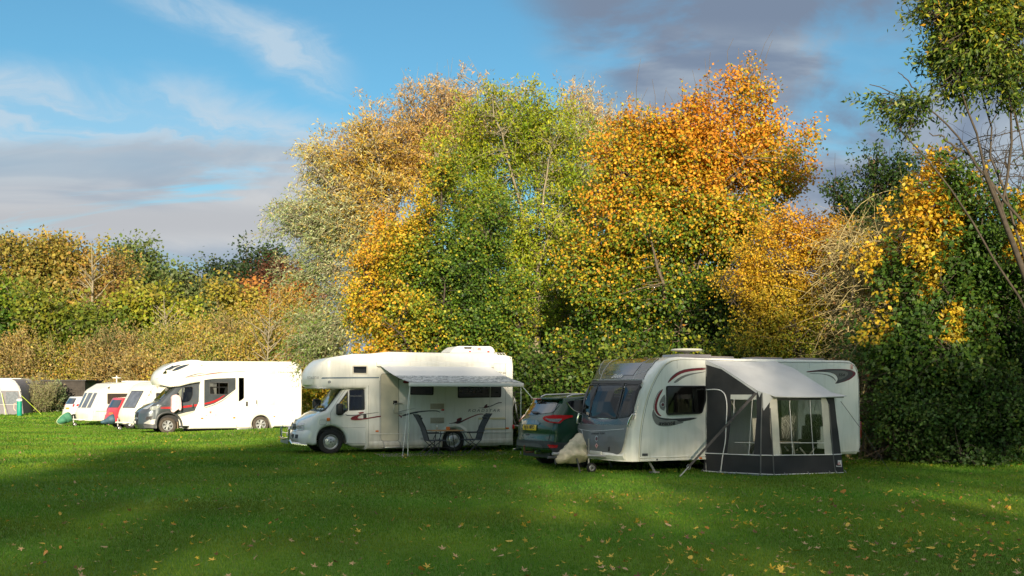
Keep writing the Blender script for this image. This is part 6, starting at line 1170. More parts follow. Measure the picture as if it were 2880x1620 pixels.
BC, BCF, BCX = big_caravan()
def porch():
    fr = BCF; o = fr.root('porch_awning', 'charcoal and light grey porch awning with clear windows against the large caravan', 'awning')
    G = lambda pts, y=0.: fr.side('G', pts, y)
    CH = mat('charcoal_cloth', (.030, .031, .034), .85, var=.25, vscale=3, bump=.35, bscale=3.5); LGc = mat('light_grey_cloth', (.54, .55, .56), .8, var=.08, vscale=2, bump=.25, bscale=2.5); CRc = mat('cream_cloth', (.56, .54, .47), .85, var=.08, bump=.3, bscale=4); MUD = mat('mud_flap_cloth', (.17, .19, .21), .7, var=.25, bump=.5, bscale=5); PIP = mat('white_piping_cord', (.75, .75, .75), .5)
    yf = -1.60; A = (fr.side('G', [(322, 600)])[0][0], 0.); 
    B = fr.side('G', [(925, 900)], yf)[0][0]; Bp = (B, yf); dAB = math.hypot(B - A[0], yf)
    def LP(pts): return [fr.plane('G', p, A, Bp) for p in pts]             # (fraction along AB, z)
    def Lf(a, b, off=.0): nx, ny = yf, A[0] - B; l = math.hypot(nx, ny); return (A[0] + (B - A[0]) * a + nx / l * off, yf * a + ny / l * off, b)
    SC = dAB
    def lpatch(pts, m_, name, off=0., holes=(), grid=.12, wr=0.):
        q = [(a * SC, b) for a, b in LP(pts)]; hs = [[(a * SC, b) for a, b in LP(h)] for h in holes]
        return patch(resample(q, .15), lambda a, b: Lf(a / SC, b, off + wr * math.sin(7 * a + 3 * b) * math.sin(5 * b - 2 * a)), hs, grid).build(name, m_, o, 60, False)
    win = [(592, 495), (870, 495), (868, 700), (840, 1130), (552, 1128), (590, 780)]
    lpatch([(322, 132), (500, 205), (700, 340), (878, 468), (925, 480), (912, 1150), (700, 1140), (312, 1125)], CH, 'side_wall', 0, [win], wr=.012)
    lpatch([(312, 1120), (700, 1136), (912, 1146), (908, 1345), (480, 1325), (300, 1312)], CH, 'side_skirt', .004, wr=.015); lpatch([(300, 1310), (480, 1325), (908, 1345), (905, 1392), (600, 1372), (480, 1355), (300, 1345)], MUD, 'mud_flap', .006, wr=.02)
    lpatch([(592, 495), (870, 495), (868, 550), (592, 545)], mat('pale_blind', (.55, .56, .52), .8, bump=.3, bscale=8), 'rolled_blind', .006)
    lpatch(win, PVC, 'side_window', -.004)
    m = MB()
    def lline(pts, r=.009): q = resample([(a * SC, b) for a, b in LP(pts)], .06, False); m.tube([Lf(a / SC, b, .012) for a, b in q], r, 5)
    lline(smoothpoly([(332, 442), (470, 437), (530, 480), (552, 560), (556, 640), (545, 850), (540, 1000), (510, 1140), (488, 1330)], 2, False), .012); lline([(315, 1122), (700, 1138), (912, 1146)], .010); lline([(302, 1312), (480, 1326), (908, 1346)], .010); lline([(632, 545), (628, 740)], .006); lline([(828, 550), (790, 1135)], .006); lline([(640, 1008), (850, 1012)], .005)
    # front wall
    FP = lambda pts: G(pts, yf)
    def fpatch(pts, m_, name, off=0., holes=(), grid=.12, wr=0., par=None):
        q = FP(pts); return patch(resample(q, .15), lambda a, b: (a, yf - off - wr * math.sin(8 * a + 2 * b) * math.sin(6 * b), b), [FP(h) for h in holes], grid).build(name, m_, par or o, 60, False)
    fwin = [(1086, 512), (1558, 512), (1572, 700), (1600, 1137), (1125, 1142), (1105, 800)]
    fpatch([(925, 480), (1010, 560), (1050, 512), (1700, 512), (1720, 700), (1775, 1135), (1680, 1138), (1040, 1146), (915, 1146)], CH, 'front_wall', 0, [[(1006, 640), (1012, 570), (1050, 515), (1605, 515), (1640, 600), (1660, 900), (1684, 1134), (1045, 1142), (1020, 900)]], wr=.012)
    fpatch([(1006, 640), (1012, 570), (1050, 515), (1086, 515), (1105, 800), (1125, 1142), (1045, 1143), (1020, 900)], CRc, 'cream_panel', .002, wr=.006); fpatch([(1558, 515), (1605, 515), (1640, 600), (1660, 900), (1684, 1136), (1600, 1138), (1572, 700)], CRc, 'cream_panel', .002, wr=.006)
    fpatch([(1086, 512), (1558, 512), (1560, 552), (1088, 556)], CH, 'window_header', .004); fpatch(fwin, glassmat('clear_front_sheet', (.97, .97, .95), .95, .06, .02), 'front_window', -.004)
    fpatch([(912, 1140), (1040, 1142), (1680, 1136), (1775, 1132), (1802, 1330), (1060, 1352), (905, 1345)], CH, 'front_skirt', .004, wr=.015); fpatch([(905, 1345), (1060, 1352), (1802, 1330), (1805, 1362), (1400, 1382), (1150, 1390), (905, 1392)], MUD, 'mud_flap', .006, wr=.02)
    def fline(pts, r=.009): q = resample(FP(pts), .06, False); m.tube([(a, yf - .012, b) for a, b in q], r, 5)
    fline([(912, 1144), (1040, 1146), (1680, 1138), (1778, 1133)], .010); fline([(905, 1346), (1060, 1353), (1802, 1330)], .010); fline([(1222, 560), (1218, 600), (1226, 700), (1252, 1138)], .007); fline([(1438, 556), (1445, 700), (1475, 1136)], .006); fline([(1110, 1012), (1590, 1012)], .006); m.build('white_piping', PIP, o)
    m = MB()
    for pts in ([(925, 480), (912, 900), (908, 1345)], [(1010, 640), (1040, 1146), (1050, 1350)], [(1640, 600), (1684, 1136), (1710, 1340)]): q = FP(pts); m.tube([(a, yf - .012, b) for a, b in q], .014, 5)
    m.build('seam_tape', mat('zip_tape', (.12, .12, .12), .7), o)
    # right hand wall (clear sheet with dark borders)
    D = FP([(1700, 512)])[0]; D2 = FP([(1790, 1330)])[0]; xw = 3.80
    def Rf(a, b, off=0.): t_ = a; xb_ = lerp(D[0], D2[0], (D[1] - b) / (D[1] - D2[1])); return (lerp(xb_, xw, t_), lerp(yf, 0, t_), b)
    zt_ = D[1]; hp = [(.07, .52), (.93, .52), (.93, zt_ - .03), (.07, zt_ - .03)]
    patch(resample([(0, .06), (1, .06), (1, 2.25), (.75, 2.05), (0, zt_)], .12), Rf, [hp], .12).build('side_wall', CH, o, 60, False); patch(resample(hp, .12), Rf, (), .15).build('side_window', PVC, o, 0, False)
    # roof
    top = [Lf(*LP([(322, 128)])[0])]; zw = 2.49
    e0 = FP([(1045, 512)])[0]; e1 = FP([(1800, 508)])[0]; lx = A[0]; rx = 3.72; 
    zk = 2.36; m = MB(); n = 10; cor = LP([(880, 462)])[0]
    rows = [((lx, -.0, zw), (rx, -.0, zw)), ((lerp(lx, B, .30), yf * .30, LP([(500, 205)])[0][1] + .01), (3.85, yf * .30, LP([(500, 205)])[0][1] + .01)), ((lerp(lx, B, .93), yf * .93, cor[1] + .02), (e1[0] - .12, yf * .85, lerp(cor[1], e1[1], .5) + .03)), ((e0[0] - .02, yf - .10, e0[1]), (e1[0], yf - .10, e1[1]))]
    for a, b in rows:
        for i in range(n + 1): t = i / n; m.v.append((lerp(a[0], b[0], t), lerp(a[1], b[1], t), lerp(a[2], b[2], t) - .02 * math.sin(math.pi * t)))
    for r_ in range(3):
        for i in range(n): m.f.append((r_ * (n + 1) + i, r_ * (n + 1) + i + 1, (r_ + 1) * (n + 1) + i + 1, (r_ + 1) * (n + 1) + i))
    k = len(m.v); m.v += [(x, y, z - .012) for x, y, z in m.v]; m.f += [tuple(k + i for i in reversed(f)) for f in m.f]; nn = n + 1
    for a, b in [(r_ * nn, (r_ + 1) * nn) for r_ in range(3)] + [(r_ * nn + n, (r_ + 1) * nn + n) for r_ in range(3)] + [(3 * nn + i, 3 * nn + i + 1) for i in range(n)]: m.f.append((a, b, k + b, k + a))
    m.build('roof', LGc, o, 50, False)
    m = MB(); q = LP([(322, 128), (500, 200), (700, 330), (880, 462), (872, 480), (690, 352), (495, 222), (322, 172)]); m.add([Lf(a, b, .012) for a, b in q], [(0, 1, 6, 7), (1, 2, 5, 6), (2, 3, 4, 5)]); q = FP([(925, 470), (1050, 512), (1012, 560), (935, 668)]); m.add([(a, yf - .03, b) for a, b in q], [(0, 1, 2, 3)]); c0 = Lf(*LP([(882, 462)])[0], .012); m.add([c0, (q[0][0], yf - .03, q[0][1]), (q[3][0], yf - .03, q[3][1])], [(0, 1, 2)])
    q = FP([(1700, 515), (1800, 505), (1798, 530), (1720, 655)]); m.add([(a, yf - .02 + (.25 if i == 2 else 0), b) for i, (a, b) in enumerate(q)], [(0, 1, 2, 3)]); m.build('roof_valance', LGc, o, 50, False)
    m = MB(); m.tube([Lf(cor[0], cor[1], .0), (e0[0], yf - .06, e0[1] - .03), (e1[0] - .05, yf - .06, e1[1] - .03)], .014, 6); m.tube([Lf(.97, 1.7, -.04), Lf(.97, .02, -.04)], .014, 6); m.tube([(D2[0] - .05, yf + .04, .02), (D[0] - .05, yf + .04, zt_)], .014, 6); m.tube([(A[0] + .02, -.02, 2.45), (A[0], -.02, .02)], .012, 6); m.build('pole', GALV, o)
    # storm strap, peg, badge, right guy line
    a = LP([(870, 480)])[0]; s0 = Lf(a[0], a[1], .03); pe = px('G', 42, 1378); Y = F * EYE / (pe[1] - HY); X = (pe[0] - HX) / F * Y; dx, dy = X - fr.X, Y - fr.Y; e = (dx * fr.c + dy * fr.s, -dx * fr.s + dy * fr.c, .0); rg = px('G', 128, 1280)
    v = Vector(e) - Vector(s0); p1 = Vector(s0) + v * .88; m = MB(); w_ = v.cross(Vector((.44, .9, 0))).normalized() * .032
    m.add([Vector(s0) - w_, Vector(s0) + w_, p1 + w_ * .7, p1 - w_ * .7], [(0, 1, 2, 3)]); w2 = v.cross(w_).normalized() * .002; m.add([Vector(s0) - w_ + w2, Vector(s0) + w_ + w2, p1 + w_ * .7 + w2, p1 - w_ * .7 + w2], [(3, 2, 1, 0)]); ss = m.build('storm_strap', mat('strap_webbing', (.05, .048, .05), .8), o, 0, False)
    m = MB(); m.tube([p1, Vector(s0) + v * .985, Vector(e) + Vector((0, 0, .01))], .014, 6); m.tube([p1 + Vector((.05 * math.cos(t), 0, .05 * math.sin(t))) for t in np.linspace(0, 6.28, 13)], .006, 5); m.build('strap_peg', GALV, ss)
    q = FP([(1716, 1198), (1773, 1198), (1777, 1270), (1718, 1267)]); m = MB(); m.add([(a_, yf - .016, b_) for a_, b_ in q], [(0, 1, 2, 3)]); bd = m.build('badge', mat('badge_white', (.72, .68, .68), .5), o, 0, False); m = MB()
    def tri(cx, cz, s_): t_ = FP([(cx - s_, cz + s_ * .8), (cx + s_, cz + s_ * .8), (cx, cz - s_)]); m.add([(a_, yf - .019, b_) for a_, b_ in t_], [(0, 1, 2)])
    tri(1747, 1224, 9); tri(1738, 1241, 8); tri(1757, 1241, 8); m.build('badge_emblem', mat('crimson_print', (.5, .02, .06), .5), bd, 0, False); m = MB(); t_ = FP([(1728, 1250), (1768, 1250), (1768, 1260), (1728, 1260)]); m.add([(a_, yf - .019, b_) for a_, b_ in t_], [(0, 1, 2, 3)]); m.build('badge_line', BLK, bd, 0, False)
    q0 = FP([(1772, 568)])[0]; q1 = G([(1982, 862)], -.4)[0]; m = MB(); m.tube([(q0[0], yf, q0[1]), (q1[0], -.42, q1[1])], .006, 5); pe = px('T', 2240, 1190); Y = F * EYE / (pe[1] - HY); X = (pe[0] - HX) / F * Y; dx, dy = X - fr.X, Y - fr.Y; m.tube([(q1[0], -.42, q1[1]), (dx * fr.c + dy * fr.s, -dx * fr.s + dy * fr.c, .02)], .006, 5); m.build('guy_line', BLK, o)
    m = MB()
    for cx in (300, 480, 660, 780, 905): a = LP([(cx, 1370 if cx > 400 else 1345)])[0]; m.tube([Lf(a[0], .06, .02), Lf(a[0], .01, .08)], .008, 5)
    for cx in (1050, 1160, 1410, 1640, 1710, 1805): a = FP([(cx, 1365)])[0]; m.tube([(a[0], yf - .02, .06), (a[0], yf - .09, .0)], .008, 5)
    m.build('ground_peg', GALV, o)
    # furniture inside
    def inside(n, l, c, x, y): X = fr.X + x * fr.c - y * fr.s; Y = fr.Y + x * fr.s + y * fr.c; return empty(n, (X, Y, 0), fr.th, l, c)
    xc = G([(1400, 1050)], -.8)[0][0]; c = inside('reclining_chair', 'dark padded reclining chair inside the porch awning seen through its front window', 'chair', xc, -.8); PAD = mat('black_padding', (.022, .022, .024), .8, bump=.4, bscale=12)
    m = MB(); bk = [(.0, .42), (.10, .70), (.20, 1.0), (.27, 1.20)]
    for i in range(3):
        (xa, za), (xb_, zb_) = bk[i], bk[i + 1]; m.rbox(min(xa, xb_) - .05, max(xa, xb_) + .03, -.23, .23, za, zb_ + .02, .03)
    m.build('backrest', PAD, c); m = MB(); m.rbox(.10, .32, -.18, .18, 1.12, 1.28, .05, 3); m.build('head_cushion', PAD, c); m = MB(); m.rbox(-.52, .04, -.23, .23, .40, .46, .02); m.build('seat', PAD, c); LG2 = mat('white_tube', (.7, .7, .68), .4)
    for y_ in (-.25, .25):
        for xa, xb_ in ((-.4, .15), (.05, -.5)): m = MB(); m.tube([(xa, y_, .55), (xb_, y_, .02)], .018, 6); m.build('leg', LG2, c)
        m = MB(); m.rbox(-.45, .1, y_ - .03, y_ + .03, .62, .65, .01); m.build('armrest', BLK, c)
    xt = G([(1150, 1050)], -.9)[0][0]; t = inside('folding_table', 'pale wooden folding table inside the porch awning left of the dark chair', 'table', xt - .25, -.95)
    m = MB(); m.rbox(-.75, .45, -.3, .3, .66, .69, .008); m.build('table_top', mat('pale_wood', (.60, .48, .34), .5, var=.15), t)
    for xa in (-.6, .3):
        for y_ in (-.22, .22): m = MB(); m.tube([(xa, y_, .66), (xa + .12, y_, .02)], .016, 6); m.build('leg', LG2, t)
    q = G([(1100, 560), (1420, 1010)], -.02)
    MB().rbox(q[0][0] - .05, q[1][0] - .35, -.02, -.012, .45, 2.15, .004).build('dark_doorway_sheet', mat('doorway_shade_colour', (.035, .033, .03), .6), BC); MB().rbox(q[1][0] - .33, q[1][0] - .26, -.05, 0, .45, 2.15, .01).build('door_frame', WHT3, BC)  # flat dark sheet on the wall; the doorway's inner shade is its colour
porch()
# ================================================================ dark green car beside the large caravan (rear faces left)
def hatch(fr, L, W, prof, paint, label, crop, tr, plate=None, detail=True, group=None):
    o = fr.root('parked_car', label, 'car', group)
    yc = W / 2
    rear, roofend, front = prof
    ax = (.86, .86 + 2.69) if detail else (.75, 3.2); az, ar = .36, .40
    sill = .36
    arc = lambda xc: [(xc + ar * math.cos(R(a)), az + ar * math.sin(R(a))) for a in np.linspace(0, 180, 11)]
    out = [(L - .1, .30)] + front + roofend[::-1] + rear[::-1] + [(.12, .36)] + [(ax[0] - ar, sill)] + arc(ax[0])[::-1][1:-1] + [(ax[0] + ar, sill), (ax[1] - ar, sill)] + arc(ax[1])[::-1][1:-1] + [(ax[1] + ar, sill)]
    capc = [tuple(p) for p in offset_poly(out, -.10)]
    def dc(x, y, z):
        t = (y - yc) / yc; kr = sstep(.9, .0, x); kf = sstep(L - 1.0, L, x); tum = .14 * sstep(1.0, 1.70, z) + .03 * sstep(.9, 1.0, z) - .03
        return (x + .10 * kr * abs(t) ** 3 - .25 * kf * abs(t) ** 3, yc + (y - yc) * (1 - tum - .02 * kr - .08 * kf), z)
    line = rear + roofend; sk = Skin(fr, line, dc)
    P = lambda a, b, off=.004: dc(a, -off, b); T = lambda pts: fr.traced(crop, pts, dc, 0.); SKP = lambda pts: sk.poly(crop, pts)
    shell(slab(capc, W, .10, dc, (), ny=18, grid=.12, step=.06), 'body', paint, o)
    sp = lambda pts, m_, name, off=.006, rnd=.04, par=None: patch(resample(roundpoly(SKP(pts), rnd), .06), lambda t, y: sk.at(t, y, off), (), .08).build(name, m_, par or o, 0)
    dp = lambda pts, m_, name, off=.006, rnd=.02: patch(resample(roundpoly(T(pts), rnd), .06), lambda a, b: P(a, b, off), (), .08).build(name, m_, o, 0)
    tr(o, sk, sp, dp, P, T, SKP, dc)
    for x_ in ax:
        for y_ in (.06, W - .28): wheel(o, x_, .35, y_, .35, .22, 'alloy', holes=5)
    m = MB(); m.box(.15, L - .3, .25, W - .25, .24, .40); m.build('underbody', BLK, o); return o
GP = mat('dark_green_paint', (.006, .045, .022), .25, metal=.1, coat=.5, spec=.5); DGL = mat('dark_privacy_glass', (.010, .012, .016), .04, coat=1., spec=.8); GCL = mat('grey_lower_cladding', (.10, .105, .11), .5, var=.2)
def green_car():
    fr = Frame(.865, 25.4, 0, 27)
    rear = [(.14, .36), (.02, .42), (.0, .62), (.03, .78), (.02, .95), (.06, 1.10), (.16, 1.20), (.40, 1.50), (.46, 1.60)]; roof = [(.50, 1.645), (1.2, 1.70), (2.0, 1.70), (2.7, 1.60)]; front = [(4.5, .5), (4.48, .75), (4.3, .95), (3.6, 1.08)]
    def tr(o, sk, sp, dp, P, T, SKP, dc):
        tz = lambda z: float(np.interp(z, sk.L[:60, 1], sk.T[:60])); Wd = 1.84
        w = sp([(245, 540), (355, 330), (800, 345), (730, 490), (690, 520), (420, 555), (310, 550)], DGL, 'rear_window', .008, .05)
        m = MB(); m.rbox(.36, .54, .26, 1.58, 1.60, 1.64, .015); m.build('spoiler', GP, o); m = MB(); q = SKP([(475, 315), (590, 315)]); m.rbox(.352, .364, min(q[0][1], q[1][1]), max(q[0][1], q[1][1]), 1.60, 1.625, .004); m.build('brake_light', REDL, o)
        sp([(370, 508), (430, 512), (542, 522), (455, 542), (400, 538)], BLK, 'wiper', .03, .01)
        sp([(235, 660), (290, 635), (460, 635), (515, 670), (500, 695), (240, 690)], mat('tailgate_trim', (.03, .06, .07), .12, coat=1., metal=.4), 'tailgate_recess', .012, .03)
        p = sp([(272, 697), (472, 702), (467, 778), (267, 768)], YPL, 'number_plate', .022, .008)
        (ta, ya), (tb_, yb) = sk.inv('E', (287, 752)), sk.inv('E', (440, 757)); h_ = abs(sk.inv('E', (287, 702))[0] - ta); text('NJ16 MPO', 'lettering', BLK, p, lambda u, v: sk.at(ta + v + (tb_ - ta) * u / abs(yb - ya), ya - u, .026), abs(yb - ya), h_, 0, bold=.02)
        sp([(300, 825), (360, 828), (345, 850), (310, 848)], BLK, 'reversing_camera', .01, .01)
        # cladding and bumper
        sp([(145, 910), (600, 935), (660, 940), (700, 1110), (580, 1100), (160, 1070)], TRIM, 'bumper', .02, .02); sp([(150, 950), (480, 965), (540, 990), (585, 1080), (560, 1110), (420, 1075), (200, 1060), (150, 1020)], GCL, 'diffuser', .03, .03)
        dp([(640, 945), (800, 955), (1000, 960), (1000, 1120), (700, 1120), (660, 1040)], TRIM, 'bumper_side', .010); dp([(608, 985), (770, 993), (750, 1035), (640, 1035)], REDL, 'reflector', .016)
        dp([(535, 600), (570, 570), (700, 552), (990, 560), (985, 585), (900, 605), (845, 630), (800, 678), (640, 665), (575, 640)], REDL, 'tail_lamp', .012, .03); dp([(565, 600), (640, 608), (830, 608), (770, 660), (640, 645)], CLR, 'lamp_lens', .018, .02)
        t0, t1 = tz(1.05), tz(1.22); m = patch(roundpoly([(t0, 1.66), (t1, 1.60), (t1, 1.80), (t0, 1.82)], .04), lambda t, y: sk.at(t, y, .012), (), .06); m.build('tail_lamp', REDL, o, 0)
        dp([(895, 370), (960, 345), (1110, 335), (1250, 335), (1250, 540), (1050, 512), (960, 450)], DGL, 'side_window', .010, .03)
        m = MB(); q = T([(895, 368), (940, 430), (1000, 490), (1060, 515), (1200, 530)]); m.tube([P(a, b, .014) for a, b in q], .012, 5); m.build('chrome_trim', CHR, o)
        for y_ in (.28, 1.56): m = MB(); m.tube([(.62, y_, 1.66), (.75, y_, 1.71), (1.6, y_, 1.74), (2.5, y_, 1.70)], .02, 8); m.build('roof_rail', ALU, o)
        m = MB()
        for pl in ([(845, 290), (800, 420), (700, 520), (655, 640), (620, 830), (605, 930)],): linework(m, [sk.inv('E', p_) for p_ in pl], lambda t, y: sk.at(t, y, .004), .005)
        linework(m, [sk.inv('E', p_) for p_ in ([145, 870], [400, 880], [605, 905])], lambda t, y: sk.at(t, y, .004), .004); m.build('panel_gap', BLK, o)
        for a in ((515, 1085), (205, 1065)): t_, y_ = sk.inv('E', a); p_ = sk.at(t_, y_, .0); m = MB(); m.tube([(.25, y_, .36), (-.03, y_, .36)], .04, 12); m.build('exhaust_tip', CHR, o)
        t_, y_ = sk.inv('E', (262, 1060)); yy = .98; m = MB(); m.tube([(.2, yy, .36), (-.08, yy, .34), (-.14, yy, .38), (-.14, yy, .46)], .022, 8); m.lathe([(.0001, .03), (.022, .02), (.03, 0), (.022, -.02), (.0001, -.03)], (-.14, yy, .49), 'z', 14); m.build('tow_ball', mat('rusty_steel', (.16, .08, .05), .6, metal=.5), o)
    return hatch(fr, 4.52, 1.84, (rear, roof, front), GP, 'dark green car with yellow rear plate parked behind the beige hitch cover', 'E', tr)
green_car()
def small_car(X, Y, Z, th, paint, label, plate_c, white):
    fr = Frame(X, Y, Z, th); rear = [(.12, .34), (.02, .42), (.0, .62), (.05, .86), (.10, .98), (.36, 1.40)]; roof = [(.42, 1.46), (1.2, 1.50), (2.0, 1.46), (2.5, 1.34)]; front = [(3.85, .5), (3.8, .75), (3.5, .9), (3.0, .98)]
    def tr(o, sk, sp, dp, P, T, SKP, dc):
        tz = lambda z: float(np.interp(z, sk.L[:50, 1], sk.T[:50])); Wd = 1.7
        yp = lambda z0, z1, a, b, m_, name, off=.008, rnd=.03: patch(resample(roundpoly([(tz(z0), a), (tz(z1), a + .02), (tz(z1), b - .02), (tz(z0), b)], rnd), .08), lambda t, y: sk.at(t, y, off), (), .08).build(name, m_, o, 0)
        yp(1.00, 1.36, .22, 1.48, DGL, 'rear_window'); yp(.66, .78, .58, 1.12, plate_c, 'number_plate', .014, .01)
        for a, b in ((.06, .26), (1.44, 1.64)): yp(.84, 1.12 if not white else 1.0, a, b, REDL, 'tail_lamp', .012)
        yp(.36, .46, .2, 1.5, TRIM, 'bumper_trim', .012)
        patch(resample(roundpoly([(.10, .88), (.42, .88), (.50, 1.0), (.14, 1.0)], .03), .06), lambda a, b: P(a, b, .010), (), .08).build('tail_lamp', REDL if white else CLR, o, 0)
        patch(resample(roundpoly([(.62, 1.02), (1.5, .98), (2.4, .98), (2.3, 1.12), (1.9, 1.34), (.85, 1.36)], .05), .1), lambda a, b: P(a, b, .010), (), .1).build('side_window', DGL, o, 0)
    return hatch(fr, 3.9, 1.7, (rear, roof, front), paint, label, 'A', tr, detail=False)
# ================================================================ two older caravans, far left
def old_caravan(fr, crop, L, H_, label, fpts, tint, w3, pod=None, stripe=None):
    W = 2.1; o = fr.root('caravan', label, 'caravan', None); yc = W / 2
    def df(x, y, z): t = (y - yc) / yc; k = sstep(1.2, 0, x); return (x + .10 * k * abs(t) ** 4 - .04 * k, yc + (y - yc) * (1 - .05 * k), z)
    fp, wz0, wz1 = fpts; out = [(L, .38), (L + .05, 1.2), (L - .05, H_ - .45), (L - .35, H_ - .08), (L - .9, H_)] + fp[::-1] + [(.25, .30)]
    ax_ = L * .52; out += [(ax_ - .36, .34)] + [(ax_ + .36 * math.cos(R(a)), .34 + .36 * math.sin(R(a))) for a in np.linspace(180, 0, 9)] + [(ax_ + .36, .34)]
    capc = [tuple(p) for p in offset_poly(out, -.06)]; shell(slab(capc, W, .06, df, (), ny=10, grid=.3), 'body', tint, o); sk = Skin(fr, fp, df)
    tz = lambda z: float(np.interp(z, sk.L[:, 1], sk.T)); P = lambda a, b, off=.004: df(a, -off, b)
    for a, b in w3:
        q = roundpoly([(tz(wz0), a), (tz(wz1), a + .03), (tz(wz1), b - .03), (tz(wz0), b)], .05); p = pane(o, q, .03, mat('pale_window_rubber', (.45, .45, .42), .5) if len(w3) > 1 else BLK, mat('grey_window', (.10, .11, .14), .08, coat=1., var=.5, vscale=3), lambda t, y, off: sk.at(t, y, off), 'front_window', 'frame', off=.015)
    q = roundpoly([(.95, 1.25), (2.2, 1.25), (2.2, 1.85), (.95, 1.85)], .05); pane(o, q, .035, TRIM, mat('brown_window', (.06, .045, .03), .08, coat=1., var=.4, vscale=2), P, 'side_window', 'frame', off=.02)
    if L > 5: q = roundpoly([(3.9, 1.25), (4.9, 1.25), (4.9, 1.8), (3.9, 1.8)], .05); pane(o, q, .035, TRIM, BLK, P, 'side_window', 'frame', off=.02)
    if stripe: decal_ = patch(resample([(.25, .83), (L - .2, .83), (L - .2, .87), (.25, .87)], .2), lambda a, b: P(a, b, .004), (), .3).build('stripe', mat('teal_stripe', (.10, .28, .28), .5), o, 0)
    m = MB(); linework(m, [(x + .03, z) for x, z in fp], lambda a, b: df(a + .05, -.002, b), .012); linework(m, [(.1, .55), (L, .55)], lambda a, b: P(a, b, .002), .010); m.build('edge_strip', mat('old_trim', (.50, .47, .40), .5), o)
    m = MB(); m.tube([(.3, .5, .36), (-.9, 1.0, .42)], .035, 6); m.tube([(.3, 1.6, .36), (-.9, 1.1, .42)], .035, 6); m.build('a_frame', WHT3, o)
    m = MB(); m.tube([(-.55, .98, .6), (-.55, .98, .2)], .03, 6); m.build('jockey_post', GALV, o); wheel(o, -.5, .12, .86, .12, .09, 'steel', holes=3)
    m = MB(); m.tube([(.9, .2, .36), (1.15, .15, .03)], .03, 6); m.tube([(L - .7, .2, .36), (L - .95, .15, .03)], .03, 6); m.build('steady_leg', mat('pinkish_steel', (.4, .22, .18), .6), o)
    for y_ in (.08, W - .24): wheel(o, ax_, .31, y_, .31, .17, 'steel')
    m = MB(); m.rbox(L * .45, L * .75, .6, 1.3, H_ - .02, H_ + .09, .03); m.build('roof_light', WHT3, o)
    return o, sk
WHO = grimy('old_caravan_panel', (.80, .77, .67), (.45, .38, .26), .4, .3, .3, .2, 1.)
XA, YA = px('A', 1425, 1190); Ya = 61.5; Xa = (XA - HX) / F * Ya; za = float(H(np.array(Xa), np.array(Ya)))
FA = Frame(Xa, Ya, za, 46); oa, _ = old_caravan(FA, 'A', 5.4, 2.50, 'older cream white caravan with three sloping front windows, left of the red car', ([(.0, .32), (-.02, .75), (.06, .95), (.55, 1.95), (.72, 2.1), (1.3, 2.42), (2.0, 2.5)], 1.02, 1.90), WHO, ((.18, .66), (.72, 1.38), (1.44, 1.92)), stripe=True)
m = MB(); m.lathe([(.0001, .20), (.26, .24), (.26, .27), (.0001, .30)], (2.0, 1.0, 2.50), 'z', 20); m.lathe([(.03, 0), (.03, .4)], (2.0, 1.0, 2.48), 'z', 8); m.build('tv_aerial', WHT3, oa)
XB, YB = px('A', 2165, 1250); Yb = 54.0; Xb = (XB - HX) / F * Yb; zb_ = float(H(np.array(Xb), np.array(Yb)))
FB = Frame(Xb, Yb, zb_, 47); ob, _ = old_caravan(FB, 'A', 4.9, 2.45, 'white caravan with one big sloping front window just left of the grey motorhome', ([(.0, .30), (-.06, .70), (.02, .98), (.58, 1.98), (.80, 2.2), (1.2, 2.4), (1.9, 2.45)], 1.10, 1.95), WHO, ((.40, 1.70),))
REDP = mat('red_car_paint', (.66, .014, .018), .18, coat=1.); WPT = mat('white_car_paint', (.74, .74, .73), .2, coat=1.)
def at(crop, x, y, Y): a, b = px(crop, x, y); return (a - HX) / F * Y, EYE + (HY - b) / F * Y
X1, _ = at('A', 1850, 1000, 57.8); small_car(X1, 57.8, float(H(np.array(X1), np.array(57.8))) - .02, 44, REDP, 'bright red small car standing between the two older caravans', ORG, False).scale = (1.0, 1.05, 1.14)
X1, _ = at('A', 1140, 1000, 68.); small_car(X1, 68., float(H(np.array(X1), np.array(68.))), 44, WPT, 'white small car with red lamps behind the older cream caravan', mat('orange_plate', (.8, .35, .02), .4), True)
def hitch(fr, pts, crop, yo, m_, label, piping=None):
    hc = fr.root('hitch_cover', label, 'hitch cover'); pl = smoothpoly(fr.side(crop, pts, yo), 1); V2, F2 = cdt(pl, (), .07); m = MB()
    dp = lambda x, z: .26 * (1 - math.exp(-min(math.hypot(x - a, z - b) for a, b in pl) / .10)) * (1 + .2 * math.sin(12 * x + 9 * z))
    m.add([(x, yo - dp(x, z), z) for x, z in V2], F2); m.add([(x, yo + dp(x, z), z) for x, z in V2], F2); shell(m, 'cloth', m_, hc, 60)
    if piping: m = MB(); m.tube([(x, yo, z) for x, z in pl + [pl[0]]], .018, 5); m.build('piping', piping, hc)
    return hc
hitch(FA, [(885, 1145), (905, 1110), (960, 1050), (1040, 1000), (1090, 1000), (1115, 1040), (1140, 1140), (1060, 1160), (960, 1190), (905, 1180)], 'A', 1.0, mat('green_tarpaulin', (.05, .20, .12), .7, var=.2, bump=.3), 'green hitch cover with pale piping on the older cream caravan', mat('pale_green_piping', (.5, .6, .35), .6))
hitch(FB, [(1580, 1180), (1575, 1135), (1650, 1110), (1700, 1060), (1775, 1020), (1800, 1060), (1800, 1180), (1700, 1190)], 'A', 1.0, mat('blue_tarpaulin', (.05, .11, .15), .6, var=.4, vscale=5, bump=.3), 'dark blue hitch cover on the white caravan beside the red car')
